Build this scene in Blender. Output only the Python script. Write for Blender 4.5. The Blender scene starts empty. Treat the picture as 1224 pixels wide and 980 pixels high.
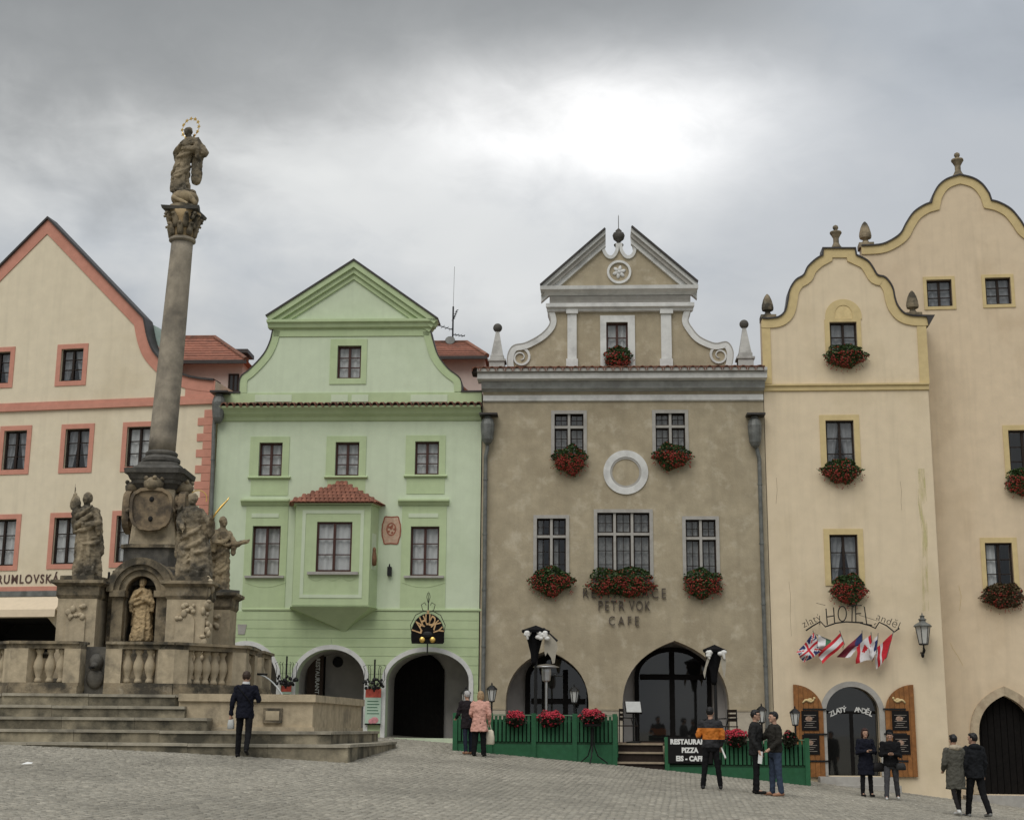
import bpy, bmesh, math, random
import numpy as np
from mathutils import Vector, Matrix, Euler
from mathutils.geometry import tessellate_polygon
PI = math.pi
R = math.radians
random.seed(11)
SC = bpy.context.scene
COL = SC.collection

# ------------------------------------------------------------------ camera
FPX = 1700.0                      # focal length in photograph pixels (1224 wide)
PITCH, ROLL = R(12.6), 0.008
cam_d = bpy.data.cameras.new('camera')
cam_d.sensor_fit = 'HORIZONTAL'
cam_d.sensor_width = 36.0
cam_d.lens = 36.0 * FPX / 1224.0
cam_d.clip_end = 3000
cam = bpy.data.objects.new('camera', cam_d)
COL.objects.link(cam)
CM = (Matrix.Rotation(PI / 2 + PITCH, 4, 'X') @ Matrix.Rotation(ROLL, 4, 'Z'))
cam.matrix_world = CM             # the eye is the origin; ground lies about 1.6 m below
SC.camera = cam

# ------------------------------------------------------------------ sky, sun, exposure
SUN_EL, SUN_AZ = R(52), R(205)    # high soft lamp, added behind the viewer to brighten the facades
GAP_EL, GAP_AZ = R(23.6), R(3.6)    # bright thin place in the cloud cover
world = bpy.data.worlds.new('World')
SC.world = world
world.use_nodes = True
def build_sky():
    nt = world.node_tree
    nt.nodes.clear()
    N = nt.nodes.new
    L = nt.links.new
    def math_(op, a, b=None, c=None, clamp=False):
        n = N('ShaderNodeMath'); n.operation = op; n.use_clamp = clamp
        for i, s in enumerate((a, b, c)):
            if s is None: continue
            if isinstance(s, (int, float)): n.inputs[i].default_value = s
            else: L(s, n.inputs[i])
        return n.outputs[0]
    def ramp(x, stops):
        n = N('ShaderNodeValToRGB'); L(x, n.inputs[0])
        e = n.color_ramp.elements
        while len(e) < len(stops): e.new(0.5)
        for k, (p, c) in enumerate(stops):
            e[k].position = p; e[k].color = (*c, 1)
        return n.outputs[0]
    tc = N('ShaderNodeTexCoord')
    sep = N('ShaderNodeSeparateXYZ'); L(tc.outputs['Generated'], sep.inputs[0])
    X, Yd, Zd = sep.outputs
    zc = math_('MAXIMUM', Zd, 0.0)
    def noise(scale, detail, rough, dist, off, sz=1.9):
        mp = N('ShaderNodeMapping'); L(tc.outputs['Generated'], mp.inputs[0])
        mp.inputs['Location'].default_value = off; mp.inputs['Scale'].default_value = (1, 1, sz)
        n = N('ShaderNodeTexNoise'); L(mp.outputs[0], n.inputs['Vector'])
        n.inputs['Scale'].default_value = scale; n.inputs['Detail'].default_value = detail
        n.inputs['Roughness'].default_value = rough; n.inputs['Distortion'].default_value = dist
        return math_('SUBTRACT', n.outputs[0], 0.5)
    def sstep(x, a, b):
        n = N('ShaderNodeMapRange'); n.interpolation_type = 'SMOOTHSTEP'; L(x, n.inputs[0]); n.inputs[1].default_value = a; n.inputs[2].default_value = b
        return n.outputs[0]
    n1 = noise(3.2, 4, 0.5, 0.4, (3.1, 0.35, 0)); n2 = noise(7.0, 5, 0.5, 0.3, (1.7, 4.2, 0), 1.6); n3 = noise(22.0, 5, 0.6, 0.6, (5.7, 1.2, 3))
    wob = math_('ADD', math_('ADD', math_('MULTIPLY', n1, 0.12), math_('MULTIPLY', n2, 0.10)), math_('MULTIPLY', n3, 0.02))
    # broken cover: pale grey to bluish grey
    dens = math_('ADD', 0.5, math_('ADD', math_('MULTIPLY', n1, 0.85), math_('ADD', math_('MULTIPLY', n2, 0.6), math_('MULTIPLY', n3, 0.12))))
    col = ramp(dens, [(0.25, (0.66, 0.67, 0.66)), (0.45, (0.53, 0.55, 0.565)), (0.58, (0.42, 0.455, 0.495)), (0.8, (0.31, 0.34, 0.38))])
    # long dark bank of cloud overhead, its ragged front edge dropping to the left
    edge = math_('SUBTRACT', math_('ADD', Zd, wob), math_('ADD', 0.375, math_('MULTIPLY', X, 0.11)))
    bank = math_('MULTIPLY', sstep(edge, -0.03, 0.05), math_('SUBTRACT', 1.0, sstep(math_('ADD', Zd, wob), 0.52, 0.72)))
    bank = math_('MULTIPLY', bank, math_('SUBTRACT', 1.0, math_('MULTIPLY', sstep(math_('ADD', X, wob), 0.08, 0.32), 0.9)))
    m1 = N('ShaderNodeMix'); m1.data_type = 'RGBA'; L(math_('MULTIPLY', bank, 1.0, clamp=True), m1.inputs[0]); L(col, m1.inputs[6]); m1.inputs[7].default_value = (0.205, 0.216, 0.223, 1)
    # overcast law: brighter toward the zenith
    zen = math_('ADD', 0.53, math_('MULTIPLY', zc, 1.1))
    mul = N('ShaderNodeVectorMath'); mul.operation = 'SCALE'; L(m1.outputs[2], mul.inputs[0]); L(zen, mul.inputs['Scale'])
    sky = N('ShaderNodeTexSky'); sky.sky_type = 'NISHITA'; sky.sun_disc = False
    sky.sun_elevation = SUN_EL; sky.sun_rotation = SUN_AZ
    skm = N('ShaderNodeVectorMath'); skm.operation = 'SCALE'; L(sky.outputs[0], skm.inputs[0]); skm.inputs['Scale'].default_value = 0.06
    mix = N('ShaderNodeMix'); mix.data_type = 'RGBA'; mix.inputs[0].default_value = 0.96
    L(skm.outputs[0], mix.inputs[6]); L(mul.outputs[0], mix.inputs[7])
    # thin bright place in the cover, with a wide pale halo
    sd = Vector((math.sin(GAP_AZ) * math.cos(GAP_EL), math.cos(GAP_AZ) * math.cos(GAP_EL), math.sin(GAP_EL)))
    front = math_('GREATER_THAN', Yd, 0.0)
    def spot(dx0, dz0, kx, kz, warp):
        dx = math_('SUBTRACT', X, sd.x + dx0); dz = math_('SUBTRACT', Zd, sd.z + dz0)
        q = math_('ADD', math_('MULTIPLY', math_('MULTIPLY', dx, dx), kx), math_('MULTIPLY', math_('MULTIPLY', dz, dz), kz))
        q = math_('ADD', q, math_('MULTIPLY', math_('ADD', n2, math_('MULTIPLY', n3, 0.3)), warp))
        return math_('MULTIPLY', math_('POWER', 2.718, math_('MULTIPLY', math_('MAXIMUM', q, 0.0), -1.0)), front)
    halo = spot(-0.12, -0.045, 12.0, 110.0, 2.0); core = spot(-0.004, 0.002, 95.0, 850.0, 2.0)
    # bluish shadowed cloud right of the gap
    blue = spot(0.15, -0.04, 26.0, 110.0, 1.6)
    g0 = N('ShaderNodeMix'); g0.data_type = 'RGBA'; L(math_('MULTIPLY', blue, 0.85, clamp=True), g0.inputs[0]); L(mix.outputs[2], g0.inputs[6]); g0.inputs[7].default_value = (0.36, 0.39, 0.435, 1)
    g1 = N('ShaderNodeMix'); g1.data_type = 'RGBA'; L(math_('MULTIPLY', halo, 0.54, clamp=True), g1.inputs[0]); L(g0.outputs[2], g1.inputs[6]); g1.inputs[7].default_value = (0.76, 0.77, 0.765, 1)
    glow = N('ShaderNodeMix'); glow.data_type = 'RGBA'
    L(math_('MULTIPLY', core, 1.0, clamp=True), glow.inputs[0]); L(g1.outputs[2], glow.inputs[6]); glow.inputs[7].default_value = (1.05, 1.05, 1.05, 1)
    bg = N('ShaderNodeBackground'); L(glow.outputs[2], bg.inputs[0]); bg.inputs[1].default_value = 1.0
    out = N('ShaderNodeOutputWorld'); L(bg.outputs[0], out.inputs[0])
build_sky()
sun_d = bpy.data.lights.new('fill_sun', 'SUN')
sun_d.energy = 1.5
sun_d.angle = R(45)
sun_d.color = (1.0, 0.96, 0.9)
fill_sun = bpy.data.objects.new('fill_sun', sun_d)
COL.objects.link(fill_sun)
fill_sun.rotation_euler = (PI / 2 - SUN_EL, 0, PI - SUN_AZ)
SC.view_settings.view_transform = 'Standard'
SC.view_settings.look = 'None'
SC.view_settings.exposure = 0.22
SC.view_settings.gamma = 1.0

# ------------------------------------------------------------------ helpers
def ray(px, py):
    return (CM.to_3x3() @ Vector(((px - 612) / FPX, -(py - 490) / FPX, -1.0))).normalized()
def at(px, py, Y):
    d = ray(px, py); return d * (Y / d.y)
def at_z(px, py, z):
    d = ray(px, py); return d * (z / d.z)
def to_px(p):
    q = CM.to_3x3().transposed() @ Vector(p)
    return (612 + FPX * q.x / -q.z, 490 - FPX * q.y / -q.z)

MATS = {}
def lin(c):
    return tuple((x / 255 / 12.92 if x / 255 <= 0.04045 else ((x / 255 + 0.055) / 1.055) ** 2.4) for x in c)
def mat(name, color, rough=0.85, n_scale=6.0, n_amt=0.12, bump=0.15, b_scale=60.0, stain=None, s_amt=0.0, s_scale=0.8,
        s_lo=0.5, s_hi=0.65, metal=0.0, rand=0.0, streak=0.0, spec=0.35, stain2=None, s2_scale=2.5, s2_lo=0.58, s2_hi=0.7, s2_amt=0.5, attr=None):
    if name in MATS: return MATS[name]
    m = bpy.data.materials.new(name); m.use_nodes = True
    nt = m.node_tree; nt.nodes.clear(); N = nt.nodes.new; L = nt.links.new
    out = N('ShaderNodeOutputMaterial'); bs = N('ShaderNodeBsdfPrincipled'); L(bs.outputs[0], out.inputs[0])
    bs.inputs['Roughness'].default_value = rough; bs.inputs['Metallic'].default_value = metal
    bs.inputs['Specular IOR Level'].default_value = spec
    tc = N('ShaderNodeTexCoord')
    def noise(scale, detail=5, rough_=0.6, vec=None):
        n = N('ShaderNodeTexNoise'); L(vec or tc.outputs['Object'], n.inputs['Vector'])
        n.inputs['Scale'].default_value = scale; n.inputs['Detail'].default_value = detail; n.inputs['Roughness'].default_value = rough_
        return n.outputs[0]
    def mrange(x, a, b, c, d):
        n = N('ShaderNodeMapRange'); L(x, n.inputs[0])
        for i, v in enumerate((a, b, c, d)): n.inputs[i + 1].default_value = v
        return n.outputs[0]
    def mixc(f, a, b):
        n = N('ShaderNodeMix'); n.data_type = 'RGBA'
        if isinstance(f, float): n.inputs[0].default_value = f
        else: L(f, n.inputs[0])
        for i, v in ((6, a), (7, b)):
            if isinstance(v, tuple): n.inputs[i].default_value = (*v, 1)
            else: L(v, n.inputs[i])
        return n.outputs[2]
    lo = tuple(c * (1 - n_amt) for c in color); hi = tuple(min(1, c * (1 + n_amt)) for c in color)
    c = mixc(mrange(noise(n_scale), 0.3, 0.7, 0, 1), lo, hi)
    if stain:
        c = mixc(mrange(noise(s_scale, 6, 0.62), s_lo, s_hi, 0, s_amt), c, stain)
    if stain2:
        c = mixc(mrange(noise(s2_scale, 7, 0.65), s2_lo, s2_hi, 0, s2_amt), c, stain2)
    if streak:
        mp = N('ShaderNodeMapping'); L(tc.outputs['Object'], mp.inputs[0]); mp.inputs['Scale'].default_value = (3.5, 3.5, 0.22)
        c = mixc(mrange(noise(1.0, 4, 0.6, mp.outputs[0]), 0.5, 0.75, 0, streak), c, tuple(x * 0.55 for x in color))
    if rand:
        oi = N('ShaderNodeObjectInfo'); f = mrange(oi.outputs['Random'], 0, 1, 1 - rand, 1 + rand)
        s = N('ShaderNodeVectorMath'); s.operation = 'SCALE'; L(c, s.inputs[0]); L(f, s.inputs['Scale']); c = s.outputs[0]
    if attr:
        a = N('ShaderNodeAttribute'); a.attribute_name = attr
        s = N('ShaderNodeVectorMath'); s.operation = 'SCALE'; L(c, s.inputs[0]); L(a.outputs['Fac'], s.inputs['Scale']); c = s.outputs[0]
    L(c, bs.inputs['Base Color'])
    if bump:
        b = N('ShaderNodeBump'); b.inputs['Strength'].default_value = bump; b.inputs['Distance'].default_value = 0.02
        L(noise(b_scale, 4), b.inputs['Height']); L(b.outputs[0], bs.inputs['Normal'])
    MATS[name] = m
    return m

class MB:
    def __init__(s): s.v = []; s.f = []; s.mi = []; s.cur = 0
    def add(s, vs, fs):
        o = len(s.v); s.v += [tuple(p) for p in vs]; s.f += [tuple(i + o for i in f) for f in fs]; s.mi += [s.cur] * len(fs); return s
    def box(s, x0, x1, y0, y1, z0, z1):
        return s.add([(x, y, z) for x in (x0, x1) for y in (y0, y1) for z in (z0, z1)],
                     [(0, 1, 3, 2), (4, 6, 7, 5), (0, 4, 5, 1), (2, 3, 7, 6), (0, 2, 6, 4), (1, 5, 7, 3)])
    def hexa(s, p):   # 8 points: bottom 4, top 4
        return s.add(p, [(0, 3, 2, 1), (4, 5, 6, 7), (0, 1, 5, 4), (1, 2, 6, 5), (2, 3, 7, 6), (3, 0, 4, 7)])
    def prism(s, loops, y0, y1, side=True, caps=(1, 1)):  # loops of (u, z): first outer, then holes; extruded along local y
        flat = [p for l in loops for p in l]
        tri = tessellate_polygon([[Vector((p[0], p[1], 0)) for p in l] for l in loops])
        n = len(flat); vs = [(p[0], y0, p[1]) for p in flat] + [(p[0], y1, p[1]) for p in flat]
        fs = []
        if caps[0]: fs += [tuple(t) for t in tri]
        if caps[1]: fs += [tuple(i + n for i in reversed(t)) for t in tri]
        if side:
            o = 0
            for l in loops:
                k = len(l)
                fs += [(o + i, o + (i + 1) % k, n + o + (i + 1) % k, n + o + i) for i in range(k)]
                o += k
        return s.add(vs, fs)
    def hprism(s, loop, z0, z1, top=None):
        top = top or loop; k = len(loop)
        tri = tessellate_polygon([[Vector((p[0], p[1], 0)) for p in loop]])
        vs = [(p[0], p[1], z0) for p in loop] + [(p[0], p[1], z1) for p in top]
        fs = [tuple(t) for t in tri] + [tuple(i + k for i in t) for t in tri]
        fs += [(i, (i + 1) % k, k + (i + 1) % k, k + i) for i in range(k)]
        return s.add(vs, fs)
    def strip(s, outer, inner, y0, y1, closed=False):  # band between two (u, z) paths
        n = len(outer); vs = []
        for a, b in zip(outer, inner): vs += [(a[0], y0, a[1]), (b[0], y0, b[1]), (b[0], y1, b[1]), (a[0], y1, a[1])]
        fs = []
        for i in range(n if closed else n - 1):
            a = 4 * i; b = 4 * ((i + 1) % n)
            fs += [(a + j, b + j, b + (j + 1) % 4, a + (j + 1) % 4) for j in range(4)]
        if not closed: fs += [(0, 1, 2, 3), (4 * n - 4, 4 * n - 1, 4 * n - 2, 4 * n - 3)]
        return s.add(vs, fs)
    def tube(s, pts, r, n=8, cap=True):
        pts = [Vector(p) for p in pts]; m = len(pts)
        rs = r if isinstance(r, (list, tuple)) else [r] * m
        vs = []; fs = []; ref = None
        for i, p in enumerate(pts):
            t = (pts[min(i + 1, m - 1)] - pts[max(i - 1, 0)]).normalized()
            if ref is None:
                ref = Vector((0, 0, 1)) if abs(t.z) < 0.9 else Vector((1, 0, 0))
                ref = (ref - t * ref.dot(t)).normalized()
            else:
                ref = ref - t * ref.dot(t)
                ref = ref.normalized() if ref.length > 1e-6 else t.orthogonal().normalized()
            b = t.cross(ref)
            vs += [p + (ref * math.cos(2 * PI * k / n) + b * math.sin(2 * PI * k / n)) * rs[i] for k in range(n)]
        for i in range(m - 1):
            fs += [(i * n + k, i * n + (k + 1) % n, (i + 1) * n + (k + 1) % n, (i + 1) * n + k) for k in range(n)]
        if cap: fs += [tuple(range(n - 1, -1, -1)), tuple(range((m - 1) * n, m * n))]
        return s.add(vs, fs)
    def rings(s, rs, cap=True):
        n = len(rs[0]); vs = [p for r in rs for p in r]; fs = []
        for i in range(len(rs) - 1):
            fs += [(i * n + k, i * n + (k + 1) % n, (i + 1) * n + (k + 1) % n, (i + 1) * n + k) for k in range(n)]
        if cap: fs += [tuple(range(n - 1, -1, -1)), tuple(range((len(rs) - 1) * n, len(rs) * n))]
        return s.add(vs, fs)
    def lathe(s, prof, n=16, c=(0, 0, 0), ph=0.0, sq=1.0):
        return s.rings([[(c[0] + r * math.cos(2 * PI * k / n + ph), c[1] + sq * r * math.sin(2 * PI * k / n + ph), c[2] + z) for k in range(n)] for r, z in prof])
    def ball(s, c, r, n=10, m=7, M=None):
        if not isinstance(r, (tuple, list)): r = (r, r, r)
        rs = []
        for j in range(m + 1):
            a = PI * (j + 0.02) / (m + 0.04) - PI / 2
            ring = [Vector((r[0] * math.cos(a) * math.cos(2 * PI * k / n), r[1] * math.cos(a) * math.sin(2 * PI * k / n), r[2] * math.sin(a))) for k in range(n)]
            if M is not None: ring = [M @ p for p in ring]
            rs.append([p + Vector(c) for p in ring])
        return s.rings(rs)
    def cap(s, a, b, ra, rb=None, n=10):       # tapered capsule
        a = Vector(a); b = Vector(b); rb = ra if rb is None else rb
        t = (b - a); ln = t.length; t = t.normalized() if ln > 1e-6 else Vector((0, 0, 1))
        pts = []; rr = []
        for k in range(4):
            an = PI / 2 * k / 4; pts.append(a - t * ra * math.cos(an)); rr.append(max(0.15 * ra, ra * math.sin(an)))
        pts += [a, b]; rr += [ra, rb]
        for k in range(3, -1, -1):
            an = PI / 2 * k / 4; pts.append(b + t * rb * math.cos(an)); rr.append(max(0.15 * rb, rb * math.sin(an)))
        return s.tube(pts, rr, n)
    def xf(s, M, start=0):
        for i in range(start, len(s.v)): s.v[i] = tuple(M @ Vector(s.v[i]))
        return s
    def mesh(s, name, mats, smooth=False, recalc=True):
        me = bpy.data.meshes.new(name); me.from_pydata(s.v, [], s.f)
        if not isinstance(mats, (list, tuple)): mats = [mats]
        for m in mats: me.materials.append(m)
        if len(mats) > 1: me.polygons.foreach_set('material_index', s.mi)
        if recalc:
            bm = bmesh.new(); bm.from_mesh(me); bmesh.ops.recalc_face_normals(bm, faces=bm.faces); bm.to_mesh(me); bm.free()
        if smooth: me.polygons.foreach_set('use_smooth', [True] * len(me.polygons))
        me.update(); return me
    def build(s, name, mats, parent=None, smooth=False, loc=None, rot=None, recalc=True):
        return link(name, s.mesh(name, mats, smooth, recalc), parent, loc, rot)

def link(name, me, parent=None, loc=None, rot=None, scale=None):
    o = bpy.data.objects.new(name, me); COL.objects.link(o)
    if parent is not None: o.parent = parent
    if loc is not None: o.location = loc
    if rot is not None: o.rotation_euler = rot
    if scale is not None: o.scale = scale
    return o
def tag(o, label, cat, group=None, kind=None):
    if label: o['label'] = label
    if cat: o['category'] = cat
    if group: o['group'] = group
    if kind: o['kind'] = kind
    return o
def thing(name, label, cat, loc=(0, 0, 0), rz=0.0, group=None):
    o = link(name, None, None, loc, (0, 0, rz)); o.empty_display_size = 0.2
    return tag(o, label, cat, group)
def stuff(o): o['kind'] = 'stuff'; return o
def autosmooth(o, ang=35):
    bm = bmesh.new(); bm.from_mesh(o.data)
    for e in bm.edges: e.smooth = not (len(e.link_faces) == 2 and e.calc_face_angle(0) > R(ang))
    for f in bm.faces: f.smooth = True
    bm.to_mesh(o.data); bm.free(); return o
def evaluated(o):
    bpy.context.view_layer.update()
    dg = bpy.context.evaluated_depsgraph_get()
    me = bpy.data.meshes.new_from_object(o.evaluated_get(dg))
    return me
def remeshed(mb, voxel, smooth_it=4, disp=0.0, dscale=0.1, seed=0):
    me = mb.mesh('tmp', [], recalc=True)
    o = bpy.data.objects.new('tmp', me); COL.objects.link(o)
    r = o.modifiers.new('r', 'REMESH'); r.mode = 'VOXEL'; r.voxel_size = voxel; r.use_smooth_shade = True
    if smooth_it:
        s = o.modifiers.new('s', 'SMOOTH'); s.factor = 0.5; s.iterations = smooth_it
    out = evaluated(o)
    bpy.data.objects.remove(o); bpy.data.meshes.remove(me)
    if disp:
        from mathutils import noise as mn
        bm = bmesh.new(); bm.from_mesh(out); bm.normal_update()
        off = Vector((seed * 3.7, seed * 1.3, seed * 2.1))
        for v in bm.verts:
            v.co += v.normal * disp * mn.fractal(v.co / dscale + off, 1.0, 2.0, 3)
        bm.to_mesh(out); bm.free()
    out.polygons.foreach_set('use_smooth', [True] * len(out.polygons))
    return out
def text_mesh(s, size, depth=0.01, bold=0.0, align='CENTER', space=1.0):
    c = bpy.data.curves.new('t', 'FONT'); c.body = s; c.size = size; c.extrude = depth; c.offset = bold
    c.align_x = align; c.align_y = 'CENTER'; c.space_character = space; c.resolution_u = 3
    o = bpy.data.objects.new('t', c); COL.objects.link(o)
    me = evaluated(o); bpy.data.objects.remove(o); bpy.data.curves.remove(c)
    # stand the text up: (x, y, z) -> (x, -z, y): it faces local -y
    for v in me.vertices: v.co = (v.co.x, -v.co.z, v.co.y)
    me.update(); return me
def bez(p0, p1, p2, n=8):
    return [((1 - t) ** 2 * p0[0] + 2 * t * (1 - t) * p1[0] + t * t * p2[0], (1 - t) ** 2 * p0[1] + 2 * t * (1 - t) * p1[1] + t * t * p2[1]) for t in [k / n for k in range(n + 1)]]
def smooth_path(pts, n=6):      # Catmull-Rom through points
    out = []
    P = [pts[0]] + list(pts) + [pts[-1]]
    for i in range(1, len(P) - 2):
        p0, p1, p2, p3 = P[i - 1], P[i], P[i + 1], P[i + 2]
        for k in range(n):
            t = k / n
            out.append(tuple(0.5 * (2 * b + (c - a) * t + (2 * a - 5 * b + 4 * c - d) * t * t + (3 * b - a - 3 * c + d) * t ** 3) for a, b, c, d in zip(p0, p1, p2, p3)))
    out.append(tuple(pts[-1])); return out
def offset(path, w, closed=False):   # shift a (u, z) path to its right-hand side by w
    n = len(path); out = []
    for i in range(n):
        a = path[(i - 1) % n] if closed or i > 0 else path[i]
        b = path[(i + 1) % n] if closed or i < n - 1 else path[i]
        p = path[i]
        def nrm(q, r):
            d = Vector((r[0] - q[0], r[1] - q[1]))
            return Vector((d.y, -d.x)).normalized() if d.length > 1e-7 else None
        n1 = nrm(a, p); n2 = nrm(p, b); n1 = n1 or n2; n2 = n2 or n1
        m = n1 + n2
        m = m.normalized() if m.length > 1e-5 else n1
        k = min(1 / max(m.dot(n1), 0.35), 2.2)
        out.append((p[0] + m.x * w * k, p[1] + m.y * w * k))
    return out

# ------------------------------------------------------------------ the lie of the square (measured heights below the eye)
GP = [(-12, 31, -.35), (-9.4, 30, -.45), (-6, 30, -.72), (-2.8, 31, -.68), (5.5, 31, -1.39), (4.3, 31, -1.29), (9.8, 31, -1.68), (9, 35, -1.7), (-.9, 37, -.66),
      (7.9, 38, -1.5), (3, 38, -.95), (-1.4, 38, -.55), (-2.9, 42, -.2), (-6, 42, -.1), (11.5, 41, -1.68), (0, 2, -1.62), (-10, 2, -1.25), (10, 2, -1.95), (-12, 41, 0.0), (0, 16, -1.3), (-8, 17, -.85), (8, 17, -1.75)]
_A = np.array([[1, x, y, x * y, x * x, y * y] for x, y, z in GP]); _c = np.linalg.lstsq(_A, np.array([z for *_, z in GP]), rcond=None)[0]
def gz(x, y):
    x = np.clip(x, -15, 16); y = np.clip(y, 0, 44)
    return _c[0] + _c[1] * x + _c[2] * y + _c[3] * x * y + _c[4] * x * x + _c[5] * y * y
# ------------------------------------------------------------------ materials
M_cream = mat('cream_plaster', (0.71, 0.625, 0.465), 0.9, 3, 0.05, 0.12, 40, stain=(0.52, 0.43, 0.28), s_amt=0.35, s_scale=0.35, streak=0.2)
M_salmon = mat('salmon_paint', (0.56, 0.26, 0.19), 0.85, 5, 0.08, 0.1, 60, stain=(0.45, 0.2, 0.14), s_amt=0.35, s_scale=1.2)
M_green_l = mat('pale_green_plaster', (0.58, 0.66, 0.485), 0.9, 3, 0.04, 0.1, 40, stain=(0.42, 0.50, 0.33), s_amt=0.35, s_scale=0.4, streak=0.16)
M_green_d = mat('leaf_green_paint', (0.47, 0.565, 0.335), 0.9, 3, 0.05, 0.1, 40, stain=(0.35, 0.45, 0.24), s_amt=0.4, s_scale=0.6, streak=0.18)
M_brown = mat('ochre_brown_plaster', (0.395, 0.337, 0.235), 0.95, 2.6, 0.14, 0.35, 18, stain=(0.29, 0.24, 0.16), s_amt=0.6, s_scale=0.6, s_lo=0.46, s_hi=0.66,
              stain2=(0.58, 0.52, 0.40), s2_scale=1.7, s2_lo=0.53, s2_hi=0.70, s2_amt=0.65, streak=0.25)
M_white = mat('white_stucco', (0.66, 0.66, 0.635), 0.9, 5, 0.08, 0.15, 50, stain=(0.36, 0.36, 0.35), s_amt=0.6, s_scale=1.6, s_lo=0.5, s_hi=0.7, streak=0.15)
M_hotel = mat('warm_cream_plaster', (0.70, 0.585, 0.415), 0.92, 2.5, 0.05, 0.15, 30, stain=(0.56, 0.46, 0.30), s_amt=0.45, s_scale=0.45, streak=0.22)
M_hotel2 = mat('sand_plaster', (0.67, 0.545, 0.385), 0.92, 2.5, 0.06, 0.15, 30, stain=(0.52, 0.40, 0.26), s_amt=0.5, s_scale=0.4, streak=0.22)
M_ochre = mat('ochre_trim_paint', (0.60, 0.475, 0.245), 0.88, 5, 0.07, 0.1, 50, stain=(0.50, 0.38, 0.19), s_amt=0.35, s_scale=1.5)
M_moss = mat('yellow_stain_plaster', (0.66, 0.57, 0.25), 0.92, 4, 0.1, 0.1, 40)
M_pink = mat('pale_pink_plaster', (0.58, 0.51, 0.46), 0.92, 3, 0.06, 0.1, 40)
M_stone = mat('weathered_sandstone', (0.29, 0.235, 0.155), 0.95, 5, 0.25, 0.6, 35, stain=(0.04, 0.037, 0.03), s_amt=0.92, s_scale=1.4, s_lo=0.42, s_hi=0.58,
              stain2=(0.42, 0.37, 0.28), s2_scale=3.2, s2_amt=0.5, streak=0.5)
M_stone_l = mat('pale_sandstone', (0.44, 0.365, 0.25), 0.95, 5, 0.2, 0.4, 35, stain=(0.12, 0.105, 0.08), s_amt=0.8, s_scale=1.3, s_lo=0.54, s_hi=0.70, streak=0.45)
M_stone_w = mat('warm_sandstone', (0.46, 0.34, 0.19), 0.95, 6, 0.15, 0.4, 35, stain=(0.2, 0.16, 0.1), s_amt=0.7, s_scale=2.4, s_lo=0.5, s_hi=0.66)
M_stone_d = mat('blackened_stone', (0.085, 0.08, 0.07), 0.9, 6, 0.3, 0.5, 30, stain=(0.17, 0.155, 0.125), s_amt=0.6, s_scale=2.0, s_lo=0.52, s_hi=0.66)
M_step = mat('step_stone', (0.27, 0.235, 0.165), 0.95, 4, 0.25, 0.45, 30, stain=(0.028, 0.028, 0.022), s_amt=0.85, s_scale=0.9, s_lo=0.42, s_hi=0.58, rand=0.25, streak=0.5)
M_nose = mat('toplit_step_edge', (0.33, 0.30, 0.235), 0.95, 4, 0.2, 0.4, 30, stain=(0.12, 0.11, 0.09), s_amt=0.7, s_scale=1.2, s_lo=0.48, s_hi=0.64, rand=0.12)  # top light on the step nosings put into a lighter stone
M_gstone = mat('grey_stone_trim', (0.38, 0.365, 0.335), 0.9, 6, 0.1, 0.25, 45, stain=(0.28, 0.26, 0.23), s_amt=0.5, s_scale=2.5)
M_tile = mat('clay_tile', (0.245, 0.10, 0.065), 0.85, 8, 0.25, 0.3, 40, stain=(0.17, 0.075, 0.05), s_amt=0.7, s_scale=3.5, rand=0.3)
M_tiled = mat('dark_clay_tile', (0.22, 0.10, 0.065), 0.85, 8, 0.25, 0.3, 40, stain=(0.10, 0.07, 0.055), s_amt=0.7, s_scale=3.5, rand=0.3)
M_darkwood = mat('dark_brown_wood', (0.026, 0.017, 0.013), 0.6, 12, 0.3, 0.1, 80, spec=.2)
M_redwood = mat('red_brown_wood', (0.06, 0.022, 0.016), 0.5, 12, 0.2, 0.1, 80)
M_blackwood = mat('black_stained_wood', (0.008, 0.007, 0.0065), 0.75, 12, 0.3, 0.1, 80, spec=.1)
M_oak = mat('orange_oak_boards', (0.25, 0.105, 0.030), 0.5, 9, 0.25, 0.2, 50, stain=(0.18, 0.07, 0.02), s_amt=0.6, s_scale=3, rand=0.14)
M_iron = mat('wrought_iron', (0.014, 0.014, 0.014), 0.55, 20, 0.2, 0.1, 90, metal=0.3)
M_zinc = mat('weathered_zinc', (0.16, 0.165, 0.155), 0.6, 5, 0.25, 0.1, 60, metal=0.3, stain=(0.07, 0.075, 0.065), s_amt=0.6, s_scale=3)
M_lead = mat('dark_sheet_metal', (0.055, 0.05, 0.048), 0.5, 5, 0.2, 0.1, 60, metal=0.4)
M_copper = mat('pale_copper_sheet', (0.33, 0.42, 0.38), 0.6, 5, 0.15, 0.1, 60)
M_fence = mat('green_fence_paint', (0.020, 0.105, 0.045), 0.65, 7, 0.15, 0.12, 60, stain=(0.012, 0.09, 0.03), s_amt=0.5, s_scale=2.5, rand=0.12)
M_gold = mat('gilding', (0.85, 0.56, 0.16), 0.3, 10, 0.1, 0.05, 60, metal=0.9)
M_steel = mat('brushed_steel', (0.55, 0.55, 0.55), 0.35, 10, 0.05, 0.03, 60, metal=0.9)
M_blackcloth = mat('black_canvas', (0.009, 0.009, 0.010), 0.9, 15, 0.2, 0.2, 30, spec=.1)
M_whitecloth = mat('white_canvas', (0.70, 0.69, 0.66), 0.85, 8, 0.06, 0.2, 30)
M_greycloth = mat('grey_beige_canvas', (0.36, 0.33, 0.27), 0.85, 8, 0.08, 0.2, 30)
M_curtain = mat('net_curtain', (0.70, 0.69, 0.68), 0.9, 8, 0.06, 0.1, 60)
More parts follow.
